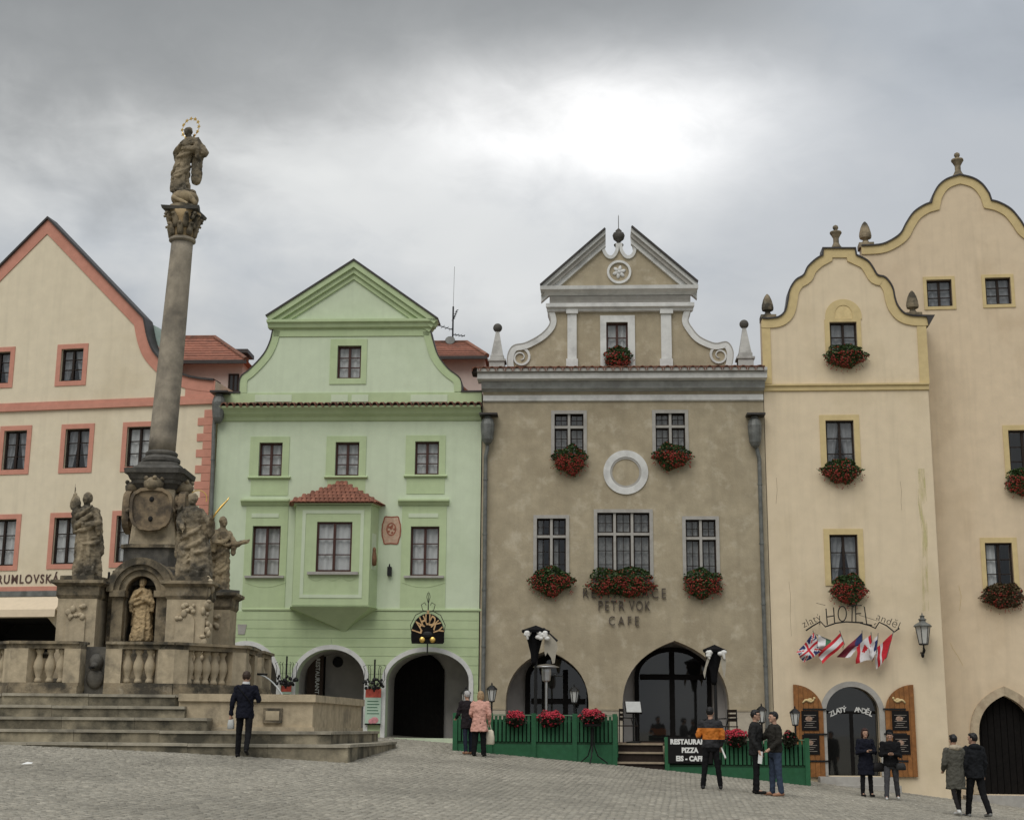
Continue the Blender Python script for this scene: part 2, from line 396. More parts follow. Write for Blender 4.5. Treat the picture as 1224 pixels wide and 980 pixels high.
M_curtain_d = mat('shaded_curtain', (0.30, 0.30, 0.31), 0.9, 8, 0.15, 0.1, 60)
M_inside = mat('dim_interior_plaster', (0.30, 0.28, 0.26), 0.95, 3, 0.1, 0.1, 30)
M_vault = mat('archway_whitewash', (0.42, 0.40, 0.38), 0.95, 3, 0.08, 0.15, 30, stain=(0.26, 0.25, 0.24), s_amt=0.5, s_scale=1.2)
M_dark = mat('dark_interior', (0.02, 0.019, 0.018), 0.95, 3, 0.1, 0.0)  # near-black: gloom of unlit rooms, passage and holes put into the colour
M_leaf = mat('geranium_leaf', (0.055, 0.095, 0.030), 0.6, 25, 0.4, 0.0)
M_leaf2 = mat('dry_leaf', (0.13, 0.085, 0.03), 0.7, 25, 0.3, 0.0)
M_red = mat('geranium_red', (0.26, 0.036, 0.024), 0.55, 30, 0.35, 0.0)
M_rose = mat('bedding_pink_red', (0.40, 0.025, 0.045), 0.6, 30, 0.3, 0.0)
M_planter = mat('dark_planter', (0.045, 0.03, 0.022), 0.7, 10, 0.2, 0.1, 60)
M_paper = mat('printed_white', (0.72, 0.72, 0.69), 0.6, 8, 0.03, 0.0)
M_black = mat('black_print', (0.009, 0.008, 0.008), 0.7, 8, 0.1, 0.0, spec=.15)
M_cobble = mat('granite_setts', (0.30, 0.278, 0.228), 0.85, 14, 0.2, 0.3, 60, stain=(0.20, 0.186, 0.152), s_amt=0.7, s_scale=0.28, s_lo=0.42, s_hi=0.62, attr='tint')
M_ground = mat('sandy_joints', (0.23, 0.215, 0.175), 0.95, 10, 0.2, 0.3, 40)
def glass_mat(name, tint, refl=1.0):
    m = bpy.data.materials.new(name); m.use_nodes = True; nt = m.node_tree; nt.nodes.clear(); N = nt.nodes.new; L = nt.links.new
    out = N('ShaderNodeOutputMaterial'); mx = N('ShaderNodeMixShader'); lw = N('ShaderNodeLayerWeight'); lw.inputs[0].default_value = 0.5; pw = N('ShaderNodeMath'); pw.operation = 'POWER'; L(lw.outputs['Facing'], pw.inputs[0]); pw.inputs[1].default_value = 4.0
    fr = N('ShaderNodeMath'); fr.operation = 'MULTIPLY_ADD'; L(pw.outputs[0], fr.inputs[0]); fr.inputs[1].default_value = 0.85; fr.inputs[2].default_value = 0.09 * refl
    tr = N('ShaderNodeBsdfTransparent'); tr.inputs[0].default_value = (*tint, 1); gl = N('ShaderNodeBsdfGlossy'); gl.inputs['Roughness'].default_value = 0.03
    tc = N('ShaderNodeTexCoord'); nz = N('ShaderNodeTexNoise'); L(tc.outputs['Object'], nz.inputs[0]); nz.inputs['Scale'].default_value = 3.0
    bp = N('ShaderNodeBump'); bp.inputs['Strength'].default_value = 0.05; L(nz.outputs[0], bp.inputs['Height']); L(bp.outputs[0], gl.inputs['Normal'])
    L(fr.outputs[0], mx.inputs[0]); L(tr.outputs[0], mx.inputs[1]); L(gl.outputs[0], mx.inputs[2]); L(mx.outputs[0], out.inputs[0]); return m
M_glass = glass_mat('window_glass', (0.86, 0.88, 0.88))
M_glass_door = glass_mat('shop_glass', (0.7, 0.72, 0.72), 1.3)
M_water = glass_mat('water', (0.5, 0.55, 0.5), 0.9)
M_lampglass = mat('frosted_lamp_glass', (0.55, 0.55, 0.52), 0.3, 8, 0.05, 0.0)

# ------------------------------------------------------------------ facade frame
class Facade:
    """a vertical plane: local x runs along it, local -y points out of it"""
    def __init__(s, px, Y, yaw, root=True, name=None, label=None, cat=None, group=None, zb=-2.0, oy=None):
        p = at(px, 870, Y); s.a = R(yaw); s.o = Vector((p.x, Y, zb)); s.holes = []
        s.ux = Vector((math.cos(s.a), -math.sin(s.a), 0)); s.n = Vector((-math.sin(s.a), -math.cos(s.a), 0))
        if root: s.root = thing(name, label, cat, s.o, -s.a, group)
    def uv(s, px, py, d=0.0):
        r = ray(px, py); q = s.o + s.n * d
        t = q.dot(s.n) / r.dot(s.n); p = r * t - s.o
        return (p.dot(s.ux), p.z)
    def rect(s, r, d=0.0):
        x0, y0, x1, y1 = r; xm = (x0 + x1) / 2; ym = (y0 + y1) / 2
        return (s.uv(x0, ym, d)[0], s.uv(x1, ym, d)[0], s.uv(xm, y1, d)[1], s.uv(xm, y0, d)[1])
    def path(s, pts, d=0.0): return [s.uv(x, y, d) for x, y in pts]
    def world(s, u, d, z): return s.o + s.ux * u + s.n * d + Vector((0, 0, z))

def rloop(u0, u1, z0, z1): return [(u0, z0), (u1, z0), (u1, z1), (u0, z1)]
def arch_loop(u0, u1, z0, zs, zt, pointed=False, n=10):
    uc = (u0 + u1) / 2; a = (u1 - u0) / 2; b = zt - zs
    pts = [(u1, z0), (u1, zs)]
    if pointed:
        k = bez((u1, zs), (u1 - 0.02 * a, zs + 0.72 * b), (uc, zt), n)
        pts += k[1:]
        pts += [(2 * uc - p[0], p[1]) for p in reversed(k[:-1])]
    else:
        pts += [(uc + a * math.cos(t), zs + b * math.sin(t)) for t in [PI * i / (2 * n) for i in range(1, 2 * n + 1)]]
    pts.append((u0, z0)); return pts

def rect_frame(mb, u0, u1, z0, z1, w, y0, y1):
    o = rloop(u0, u1, z0, z1); i = rloop(u0 + w, u1 - w, z0 + w, z1 - w)
    return mb.strip(o, i, y0, y1, closed=True)

def curtain_mesh(u0, u1, z0, z1, y, seed, style):
    rnd = random.Random(seed); mb = MB()
    def sheet(a, b, za, zb, amp=0.022, tie=0.0):
        n = max(6, int((b - a) / 0.03)); rows = 6; grid = []
        ph = rnd.random() * 6
        for j in range(rows + 1):
            t = j / rows
            for i in range(n + 1):
                s = i / n
                u = a + (b - a) * (s if not tie else s * (1 - abs(tie) * t) + (abs(tie) * t if tie < 0 else 0))
                grid.append((u, y + amp * math.sin(s * n * 0.9 + ph + 0.4 * t) + 0.01 * math.sin(s * 31 + ph), zb + (za - zb) * t))
        fs = [(j * (n + 1) + i, j * (n + 1) + i + 1, (j + 1) * (n + 1) + i + 1, (j + 1) * (n + 1) + i) for j in range(rows) for i in range(n)]
        mb.add(grid, fs)
    w = u1 - u0; h = z1 - z0
    if style == 'full': sheet(u0, u1, z0, z1)
    elif style == 'low': sheet(u0, u1, z0, z0 + 0.55 * h)
    elif style == 'sides':
        sheet(u0, u0 + w * 0.52, z0, z1, 0.025, 0.5); sheet(u1 - w * 0.52, u1, z0, z1, 0.025, -0.5)
    elif style == 'half':
        sheet(u0, u0 + w * 0.42, z0, z1)
    return mb

WN = [0]
def window(F, r, cols=2, rows=(0.33, 0.67), surround=None, s_w=0.12, s_mat=None, frame=M_darkwood, cur='full', recess=0.10, bars=0.028, mull=0.07,
           fw=0.06, sill=None, s_d=0.025, parent=None, hole=True, y_off=0.0, sill_over=0.1, s_rect=None, no_bottom=False, cur_m=None):
    """r: pixel rectangle of the opening, or a (u0,u1,z0,z1) tuple tagged 'm'"""
    WN[0] += 1
    u0, u1, z0, z1 = r[1] if r[0] == 'm' else F.rect(r)
    par = parent or F.root
    if hole: F.holes.append(rloop(u0, u1, z0, z1))
    ya = recess + y_off; yb = recess + 0.07 + y_off
    mb = MB(); rect_frame(mb, u0 - 0.004, u1 + 0.004, z0 - 0.004, z1 + 0.004, fw, ya, yb)
    iu0, iu1, iz0, iz1 = u0 + fw, u1 - fw, z0 + fw, z1 - fw
    ce = [iu0 + (iu1 - iu0) * k / cols for k in range(cols + 1)]; re = [iz0 + (iz1 - iz0) * t for t in (0,) + tuple(rows) + (1,)]
    for k in range(1, cols): mb.box(ce[k] - mull / 2, ce[k] + mull / 2, ya - 0.012, yb - 0.006, iz0 - 0.01, iz1 + 0.01)
    for k in range(1, len(re) - 1): mb.box(iu0 - 0.01, iu1 + 0.01, ya + 0.012, yb - 0.013, re[k] - bars / 2, re[k] + bars / 2)
    w = mb.build('window', frame, par)
    for a in range(cols):
        for b in range(len(re) - 1):
            p0 = ce[a] + (mull / 2 if a else 0); p1 = ce[a + 1] - (mull / 2 if a < cols - 1 else 0)
            q0 = re[b] + (bars / 2 if b else 0); q1 = re[b + 1] - (bars / 2 if b < len(re) - 2 else 0)
            tilt = random.uniform(-0.004, 0.004); ym = (ya + yb) / 2
            pm = MB().add([(p0 - .003, ym, q0 - .003), (p1 + .003, ym + tilt, q0 - .003), (p1 + .003, ym + tilt, q1 + .003), (p0 - .003, ym, q1 + .003)], [(0, 1, 2, 3)])
            pm.build('pane', M_glass, w, recalc=False)
    if cur: curtain_mesh(u0 - 0.05, u1 + 0.05, z0 - 0.02, z1 + 0.02, yb + 0.045, WN[0], cur).build('curtain', cur_m or M_curtain, w, smooth=True)
    if s_mat:
        if s_rect: a0, a1, b0, b1 = F.rect(s_rect)
        else: a0, a1, b0, b1 = u0 - s_w, u1 + s_w, z0 - (0 if no_bottom else s_w), z1 + s_w
        sm = MB()
        if no_bottom: sm.strip([(a0, b0), (a0, b1), (a1, b1), (a1, b0)], [(u0, b0), (u0, z1), (u1, z1), (u1, b0)], -s_d + y_off, 0.03 + y_off)
        else: sm.strip(rloop(a0, a1, b0, b1), rloop(u0, u1, z0, z1), -s_d + y_off, 0.03 + y_off, closed=True)
        sm.build('window_surround', s_mat, par)
    if sill:
        MB().box(u0 - sill_over, u1 + sill_over, -0.11 + y_off, recess - 0.01 + y_off, z0 - 0.07, z0 - 0.004).build('sill', sill, par)
    return w

def strip_band(F, path, w, mat_, name, y0=-0.04, y1=0.02, parent=None):
    return MB().strip(path, offset(path, w), y0, y1).build(name, mat_, parent or F.root)
def box_part(F, r, name, mat_, d, back=-0.02, parent=None):
    u0, u1, z0, z1 = F.rect(r)
    return MB().box(u0, u1, -d, -back, z0, z1).build(name, mat_, parent or F.root)
def mould(F, px0, px1, profile, name, mat_, parent=None, end=0.0, ref_y=None):
    """horizontal moulding: profile list of (pixel y, projection m); runs between two pixel columns, drawn as a loft with side returns"""
    ym = ref_y or profile[0][0]; u0 = F.uv(px0, ym)[0]; u1 = F.uv(px1, ym)[0]; xm = (px0 + px1) / 2
    mb = MB(); rings = []
    pr = [(F.uv(xm, y)[1], d) for y, d in profile]
    L = [(u0 - d * end, -d, z) for z, d in pr] ; Rr = [(u1 + d * end, -d, z) for z, d in pr]
    back = 0.06
    L = [(u0, back, pr[0][0])] + L + [(u0, back, pr[-1][0])]; Rr = [(u1, back, pr[0][0])] + Rr + [(u1, back, pr[-1][0])]
    n = len(L); mb.add(L + Rr, [(i, i + 1, n + i + 1, n + i) for i in range(n - 1)] + [(n - 1, 0, n, 2 * n - 1), tuple(range(n)), tuple(range(2 * n - 1, n - 1, -1))])
    return mb.build(name, mat_, parent or F.root)

def half_tile_mesh(name, r=0.11, ln=0.42, m=None, n=7, taper=0.85, th=0.018):
    mb = MB(); A = []; B = []
    for k in range(n + 1):
        a = PI * k / n
        A.append((math.cos(a), math.sin(a)))
    v = []
    for y, s in ((0, 1.0), (ln, taper)):
        v += [(x * r * s, y, z * r * s) for x, z in A] + [(x * (r - th) * s, y, z * (r - th) * s) for x, z in A]
    k = n + 1; f = []
    for i in range(n):
        f += [(i, i + 1, 2 * k + i + 1, 2 * k + i), (k + i, 3 * k + i, 3 * k + i + 1, k + i + 1), (i, k + i, k + i + 1, i + 1)]
    mb.add(v, f); return mb.mesh(name, m, smooth=False)
ME_tile = half_tile_mesh('tile', m=M_tile)
ME_tiled = half_tile_mesh('tile_dark', m=M_tiled)

def tile_row(F, px0, px1, py, n, me, proj=0.42, slope=16, parent=None, lift=0.0):
    xm = (px0 + px1) / 2
    u0 = F.uv(px0, py, proj)[0]; u1 = F.uv(px1, py, proj)[0]; z = F.uv(xm, py, proj)[1] + lift
    for k in range(n):
        u = u0 + (u1 - u0) * (k + 0.5) / n
        o = link('tile', me, parent or F.root, (u, -proj, z + random.uniform(-.006, .006)), (R(slope), 0, random.uniform(-.02, .02)))
        o.scale = ((u1 - u0) / n / 0.235, 1.1, 1.35)
    MB().box(u0, u1, -proj + .07, -.02, z - .03, z + .13).build('tile_shade_strip', mat('tile_hollow_shade', (.035, .026, .022), .95), parent or F.root)  # dark strip added so the hollow tile ends look shaded inside

def house_body(F, u0, u1, z0, z1, ridge, depth=11.0, t=0.5, eave=None, wall=M_inside, roof=M_tile, apex_u=None, roof_front=0.25):
    """closed box behind the front wall so that rooms stay dark, with a pitched tiled roof"""
    mb = MB()
    mb.box(u0, u0 + 0.3, t - 0.01, depth, z0, z1); mb.box(u1 - 0.3, u1, t - 0.01, depth, z0, z1)
    mb.box(u0 + 0.3, u1 - 0.3, depth - 0.3, depth, z0, z1)
    mb.box(u0 + 0.3, u1 - 0.3, t + 1.6, depth - 0.3, z0, z0 + 0.2)
    mb.build('side_wall', wall, F.root)
    uc = apex_u if apex_u is not None else (u0 + u1) / 2
    lp = [(u0 + 0.05, z1 - 0.05), (uc, ridge), (u1 - 0.05, z1 - 0.05)]
    ip = [(u0 + 0.3, z1 - 0.12), (uc, ridge - 0.3), (u1 - 0.3, z1 - 0.12)]
    mb = MB(); mb.strip(lp, ip, roof_front, depth + 0.2); mb.prism([[(u0, z1 - 0.06), (uc, ridge - 0.1), (u1, z1 - 0.06)]], depth - 0.2, depth)
    mb.build('roof', roof, F.root)

def archway(F, u0, u1, z0, zs, zt, depth=1.8, wall_t=0.5, pointed=False, m=M_vault, name='archway_vault', back=True):
    lp = arch_loop(u0, u1, z0, zs, zt, pointed); F.holes.append(lp)
    big = arch_loop(u0 - 0.01, u1 + 0.01, z0 - 0.02, zs, zt + 0.01, pointed)
    mb = MB(); out = offset(big, 0.12, closed=True)
    mb.prism([big], wall_t - 0.02, depth, caps=(0, 1 if back else 0))
    return mb.build(name, m, F.root)
# ------------------------------------------------------------------ ground and setts
def build_ground():
    xs = [-900, -300, -120, -60, -35] + list(np.arange(-20, 20.1, 1.0)) + [35, 60, 120, 300, 900]
    ys = [-600, -200, -60, -20] + list(np.arange(-5, 50.1, 1.0)) + [70, 120, 300, 900, 2000]
    v = [(x, y, float(gz(x, y))) for y in ys for x in xs]; n = len(xs)
    f = [(j * n + i, j * n + i + 1, (j + 1) * n + i + 1, (j + 1) * n + i) for j in range(len(ys) - 1) for i in range(n - 1)]
    g = MB().add(v, f).build('ground', M_ground, smooth=True); g['kind'] = 'structure'
    # setts in shallow segmental arcs, one joined mesh
    rng = np.random.default_rng(5); P = 0.112
    rows = np.arange(15.0, 42.4, P); X = []; Y = []; RY = []
    for i, y in enumerate(rows):
        w = 0.385 * y + 1.2
        x = np.arange(-w, w, P) + (i % 2) * P / 2
        X.append(x); Y.append(np.full_like(x, y))
    X = np.concatenate(X); Y = np.concatenate(Y)
    ph = X / 1.5 * np.pi
    arc = 0.30 * np.abs(np.sin(ph)); Y2 = Y + arc
    slope = 0.30 * np.cos(ph) * np.sign(np.sin(ph)) * np.pi / 1.5
    ang = np.arctan(np.clip(slope, -0.6, 0.6)) * 0.8
    X2 = X + rng.normal(0, .008, X.size); Y2 = Y2 + rng.normal(0, .010, X.size)
    Z = gz(X2, Y2) + rng.normal(0, .004, X.size)
    n = X.size
    sx = P * 0.46 * rng.uniform(.86, 1.05, n); sy = P * 0.46 * rng.uniform(.86, 1.05, n); tilt = rng.normal(0, .035, (n, 2))
    V = np.zeros((n, 8, 3))
    for k, (cx, cy) in enumerate(((-1, -1), (1, -1), (1, 1), (-1, 1))):
        for lvl, (s, h) in enumerate(((1.0, -0.010), (0.84, 0.008))):
            lx = cx * sx * s; ly = cy * sy * s
            V[:, k + 4 * lvl, 0] = X2 + lx * np.cos(ang) - ly * np.sin(ang)
            V[:, k + 4 * lvl, 1] = Y2 + lx * np.sin(ang) + ly * np.cos(ang)
            V[:, k + 4 * lvl, 2] = Z + h + (lx * tilt[:, 0] + ly * tilt[:, 1]) * (lvl)
    V[:, :4, 2] = Z[:, None] - 0.014
    F = np.array([(4, 5, 6, 7), (0, 1, 5, 4), (1, 2, 6, 5), (2, 3, 7, 6), (3, 0, 4, 7)])
    faces = (F[None] + 8 * np.arange(n)[:, None, None]).reshape(-1, 4)
    me = bpy.data.meshes.new('cobblestones')
    me.vertices.add(n * 8); me.vertices.foreach_set('co', V.reshape(-1))
    me.loops.add(faces.size); me.loops.foreach_set('vertex_index', faces.reshape(-1).astype(np.int32))
    me.polygons.add(len(faces)); me.polygons.foreach_set('loop_start', np.arange(0, faces.size, 4, dtype=np.int32))
    at_ = me.attributes.new('tint', 'FLOAT', 'POINT')
    at_.data.foreach_set('value', np.repeat(np.clip(rng.normal(1.0, .12, n), .6, 1.4), 8).astype(np.float32))
    me.materials.append(M_cobble); me.update(calc_edges=True); me.validate()
    o = link('cobblestones', me); tag(o, 'small worn grey cobblestones laid in shallow arcs across the square', 'cobblestones', kind='stuff')
build_ground()

# ------------------------------------------------------------------ pale green gabled house
G = Facade(262, 42.1, 3.0, name='gabled_house', label='pale green gabled house with a tiled oriel and three ground floor arches', cat='house')
def build_green():
    F = G
    gu0 = F.uv(262, 478)[0]; gu1 = F.uv(576, 478)[0]
    # openings
    kw = dict(frame=M_redwood, s_mat=M_green_d, sill=None)
    window(F, (403.2, 413.3, 431.6, 452.4), s_rect=(394.6, 405.6, 438.4, 459.2), **kw)
    for r, sx in (((309.5, 529, 337.3, 569), (298.8, 345.6)), ((400.7, 528.4, 429.2, 568.5), (390, 437.5)), ((496, 527.5, 524.7, 567.2), (485, 532.5))):
        window(F, r, s_rect=(sx[0], r[1] - 7, sx[1], r[3] + 0.5), **kw)
        xm = (sx[0] + sx[1]) / 2
        mould(F, sx[0] - 2, sx[1] + 2, [(r[3] + .4, .04), (r[3] + 1.5, .09), (r[3] + 2.4, .09), (r[3] + 3.6, .03)], 'sill', M_green_d)
        box_part(F, (sx[0] + 1, r[3] + 4, sx[1] - 1, r[3] + 23), 'apron_panel', M_green_d, 0.015)
    for r, sx in (((301, 628.5, 334.7, 688), (292, 342.5)), ((490.5, 629, 524.8, 688), (479.5, 533))):
        u0, u1, z0, z1 = F.rect((sx[0], 602, sx[1], 728.5)); h = F.rect(r)
        MB().prism([rloop(u0, u1, z0, z1), rloop(*h)], -0.02, 0.03).build('window_panel', M_green_d, F.root)
        window(F, r, frame=M_redwood, sill=M_gstone, sill_over=0.16)
        mould(F, sx[0] - 3, sx[1] + 4, [(596.5, .05), (597.5, .16), (599.5, .16), (601, .1), (604, .05)], 'window_hood', M_green_d)
        box_part(F, (sx[0] + 9, 613.5, sx[1] - 9, 618.5), 'lintel_panel', M_green_l, 0.035)
        a = F.rect((sx[0] + 1, 694, sx[1] - 1, 703)); pts = [(a[0] + (a[1] - a[0]) * t, a[3] - 0.05 - 0.14 * math.sin(PI * t)) for t in [k / 10 for k in range(11)]]
        MB().tube([(p[0], -0.022, p[1]) for p in pts], 0.009, 5).build('swag', M_green_d, F.root)
    # arches of the ground floor
    zg = lambda px: F.uv(px, 872)[1]
    arches = []
    for (xl, xr, ys, yt, yb) in ((244, 331, 815, 771, 874), (353.6, 435.8, 812, 775.8, 878), (461.5, 560.6, 814, 778.5, 882)):
        ym = ys; u0 = F.uv(xl, ym)[0]; u1 = F.uv(xr, ym)[0]; xm = (xl + xr) / 2
        u0 = max(u0, gu0 + 0.25)
        z0 = F.uv(xm, yb)[1]; zs = F.uv(xm, ys)[1]; zt = F.uv(xm, yt)[1]
        arches.append((u0, u1, z0, zs, zt)); archway(F, u0, u1, z0, zs, zt, depth=2.0)
        band_i = arch_loop(u0, u1, z0, zs, zt)[1:-1]; band_o = arch_loop(u0 - .13, u1 + .13, z0, zs, zt + .13)[1:-1]
        band_i = [(u1, z0)] + band_i + [(u0, z0)]; band_o = [(u1 + .13, z0)] + band_o + [(u0 - .13, z0)]
        MB().strip(band_o, band_i, -0.06, 0.02).build('arch_trim', M_white, F.root)
    # main wall
    left = F.path(smooth_path([(286.5, 470), (288, 452), (298, 443), (309, 432), (318, 420.5), (324, 407), (326.6, 395)], 4))
    right = F.path(smooth_path([(514, 395), (517, 407), (523, 425), (535, 441), (549.5, 453), (551.6, 468)], 4))
    zt = F.uv(420, 470)[1]
    ap = F.uv(424.3, 314.4); pl = F.uv(320, 381); pr = F.uv(523.5, 384)
    top = [(gu0, 0), (gu1, 0), (gu1, zt), (right[-1][0], zt)] + list(reversed(right))[1:] + [(pr[0] - .35, pr[1] - .1), (ap[0], ap[1] - .18), (pl[0] + .35, pl[1] - .1)] + list(reversed(left))[:-1] + [(left[0][0], zt), (gu0, zt)]
    MB().prism([top] + F.holes, 0, 0.5).build('wall', M_green_l, F.root)
    # painted bands of the gable
    for pth, sgn in ((left, 1), (right, 1)):
        strip_band(F, pth, 0.22, M_green_d, 'gable_band', -0.03)
        lead = offset(pth, -0.02)
        MB().strip(offset(pth, -0.035), pth, -0.05, 0.5).build('gable_capping', M_lead, F.root)
    mould(F, 327.5, 513.5, [(392, .02), (392.5, .03), (402, .03), (402.4, .02)], 'gable_band', M_green_d)
    # pediment
    lp = [pl, ap, pr]
    for a, b, dd in ((0, .16, .22), (.16, .30, .14), (.30, .44, .06)):
        o_ = offset(lp, a); i_ = offset(lp, b); MB().strip(o_, i_, -dd, 0.3).build('raking_cornice', M_green_d, F.root)
    MB().strip(offset(lp, -0.05), offset(lp, 0.0), -0.26, 0.55).build('pediment_capping', M_lead, F.root)
    mould(F, 323, 521, [(382.5, .14), (383.5, .22), (386.5, .22), (388, .15), (392, .12), (393.5, .05)], 'pediment_cornice', M_green_d, end=0.3)
    # attic strip, tile course and cornice
    a = F.rect((262.5, 469.6, 575.5, 487)); MB().box(a[0], a[1], -0.03, 0.02, a[2], a[3]).build('attic_band', M_green_d, F.root)
    MB().box(a[0], a[0] + (F.uv(287, 470)[0] - gu0), -0.06, 0.5, a[3], a[3] + .05).build('attic_capping', M_lead, F.root)
    MB().box(F.uv(551, 470)[0], a[1], -0.06, 0.5, a[3], a[3] + .05).build('attic_capping', M_lead, F.root)
    for x0, x1 in ((305, 349), (396, 416), (420.5, 440.5), (491, 535)): box_part(F, (x0, 472, x1, 480.5), 'attic_panel', M_green_l, 0.045)
    tile_row(F, 263, 576, 486.3, 38, ME_tiled, proj=0.40)
    mould(F, 262.5, 575.5, [(486.4, .05), (488, .38), (490, .36), (493, .26), (496, .2), (499, .1), (502.5, .05), (503.5, .02)], 'eaves_cornice', M_green_d)
    mould(F, 290, 575.6, [(727, .02), (727.6, .05), (729.5, .05), (730.3, .03)], 'string_course', M_green_d)
    # grooved plaster courses below
    zc1 = F.uv(430, 730.3)[1]; zc0 = F.uv(430, 871)[1] - 0.5; n = 15
    def span(z, A):
        u0, u1, z0, zs, zt_ = A
        c = (u0 + u1) / 2; a = (u1 - u0) / 2 + .10; b = zt_ - zs + .10
        if z <= zs: return (c - a, c + a)
        if z >= zs + b: return (c, c)
        w = a * math.sqrt(1 - ((z - zs) / b) ** 2); return (c - w, c + w)
    for k in range(n):
        za = zc0 + (zc1 - zc0) * k / n; zb = zc0 + (zc1 - zc0) * (k + 1) / n - 0.012
        def side(A, s):        # edge of an arch between za and zb
            if za >= A[4] + .10: return None
            top = min(zb, A[4] + .0999); pts = []
            for q in range(7):
                z = za + (top - za) * q / 6; pts.append((span(z, A)[s], z))
            if zb > top + .001: pts.append(((A[0] + A[1]) / 2 + (-.0005 if s == 0 else .0005), zb))
            return pts
        act = [A for A in arches if side(A, 0)]
        left = [(gu0 + .002, za), (gu0 + .002, zb)]
        for A in act + [None]:
            r_ = side(A, 0) if A else [(gu1 - .002, za), (gu1 - .002, zb)]
            poly = r_ + list(reversed(left))
            if r_[0][0] - left[0][0] > .03: MB().prism([poly], -0.022, 0.02).build('plaster_course', M_green_d, F.root)
            if A: left = side(A, 1)
    # oriel
    D = 0.62
    fu0 = F.uv(352, 660, D)[0]; fu1 = F.uv(442, 660, D)[0]; wu0 = fu0 - .15; wu1 = fu1 + .15
    zo0 = F.uv(395, 725.5, D)[1]; zo1 = F.uv(395, 602, D)[1]
    OW = (F.uv(378, 653, D)[0], F.uv(420.4, 653, D)[0], F.uv(399, 683, D)[1], F.uv(399, 623.5, D)[1])
    mb = MB(); mb.prism([rloop(fu0, fu1, zo0, zo1), rloop(*OW)], -D, -D + .12)
    for s, (a, b) in enumerate(((wu0, fu0), (wu1, fu1))):
        k = .1 if s == 0 else -.1
        mb.hexa([(a, 0, zo0), (b, -D + .002, zo0), (b + k, -D + .1, zo0), (a + k, .1, zo0), (a, 0, zo1), (b, -D + .002, zo1), (b + k, -D + .1, zo1), (a + k, .1, zo1)])
    lpO = [(wu0, 0.0), (fu0, -D), (fu1, -D), (wu1, 0.0)]
    mb.hprism(lpO, zo1 - .06, zo1 - .01); mb.hprism(lpO, zo0 + .01, zo0 + .06)
    orl = mb.build('oriel', M_green_d, F.root)
    w = window(F, ('m', OW), frame=M_redwood, parent=F.root, hole=False, y_off=-D, recess=0.05)
    b = (F.uv(360, 660, D)[0], F.uv(434, 660, D)[0], F.uv(397, 714.5, D)[1], F.uv(397, 609.5, D)[1])
    mb = MB(); rect_frame(mb, *b, .10, -D - .015, -D + .02); mb.build('oriel_frame', M_green_l, orl)
    MB().box(OW[0] - .22, OW[1] + .22, -D - .10, -D + .04, OW[2] - .09, OW[2] - .01).build('sill', M_gstone, orl)
    pts = [(OW[0] - .2 + (OW[1] - OW[0] + .4) * t, OW[2] - .16 - .1 * abs(math.sin(3 * PI * t))) for t in [k / 24 for k in range(25)]]
    MB().tube([(p[0], -D - .004, p[1]) for p in pts], .008, 4).build('swag', M_green_d, orl)
    rs = []; zt_ = F.uv(411.5, 756, 0.2)[1]; uc = F.uv(411.5, 750, .2)[0]
    for k in range(9):
        t = k / 8; s = (1 - t) ** 1.25 * 1.03 + .01
        rs.append([(uc + ((p[0] - (wu0 + wu1) / 2) * s) + ((wu0 + wu1) / 2 - uc) * (1 - t), p[1] * s * (1.04 if k == 0 else 1), zo0 + .012 + (zt_ - zo0) * t ** 0.9) for p in lpO])
    MB().rings(rs).build('oriel_console', M_green_d, orl)
    # hipped tile roof of the oriel
    e = .16; ez = zo1 + .02; pk = Vector((F.uv(409, 576, 0.05)[0], -0.03, F.uv(409, 577, .05)[1]))
    E = [Vector((wu0 - e, 0.0, ez)), Vector((fu0 - e * .8, -D - e, ez)), Vector((fu1 + e * .8, -D - e, ez)), Vector((wu1 + e, 0.0, ez))]
    rf = MB().add(E + [pk, Vector((pk.x, 0.0, ez))], [(0, 1, 4), (1, 2, 4), (2, 3, 4), (0, 3, 2, 1)]).build('oriel_roof', M_tile, F.root)
    MB().hprism([(wu0 - .06, 0), (fu0 - .05, -D - .06), (fu1 + .05, -D - .06), (wu1 + .06, 0)], zo1 - .03, zo1 + .015).build('oriel_cornice', M_green_d, F.root)
    for i in range(3):
        A, B = E[i], E[i + 1]; al = (B - A); Ln = al.length; al.normalize()
        foot = A + al * (pk - A).dot(al); up = (pk - foot); H = up.length; up.normalize(); nz = al.cross(up)
        if nz.z < 0: nz = -nz
        fa = (foot - A).dot(al) / Ln; rows = max(3, int(H / .155))
        for r_ in range(rows):
            t = (r_ + .15) / rows; x0 = Ln * fa * t; x1 = Ln - Ln * (1 - fa) * t; k = max(1, round((x1 - x0) / .135))
            for c in range(k):
                p = A + al * (x0 + (x1 - x0) * (c + .5) / k) + up * (H * (r_ - .1) / rows) + nz * (.012 + .004 * (r_ % 2))
                xax = up.cross(nz)
                Mx = Matrix((xax, up, nz)).transposed().to_4x4(); Mx.translation = p
                o = link('roof_tile', ME_tile, rf); o.matrix_local = Mx @ Matrix.Diagonal((.66, .55, .38, 1))
    # fresco, plaque, niche saint, small lamp
    a = F.rect((456.5, 616.5, 479, 651)); uc, zc = (a[0] + a[1]) / 2, (a[2] + a[3]) / 2; rx, rz = (a[1] - a[0]) / 2, (a[3] - a[2]) / 2
    lp = [(uc + rx * math.copysign(abs(math.cos(t)) ** .55, math.cos(t)) * (1 + .05 * math.cos(6 * t)), zc + rz * math.copysign(abs(math.sin(t)) ** .55, math.sin(t)) * (1 + .05 * math.cos(6 * t))) for t in [2 * PI * k / 32 for k in range(32)]]
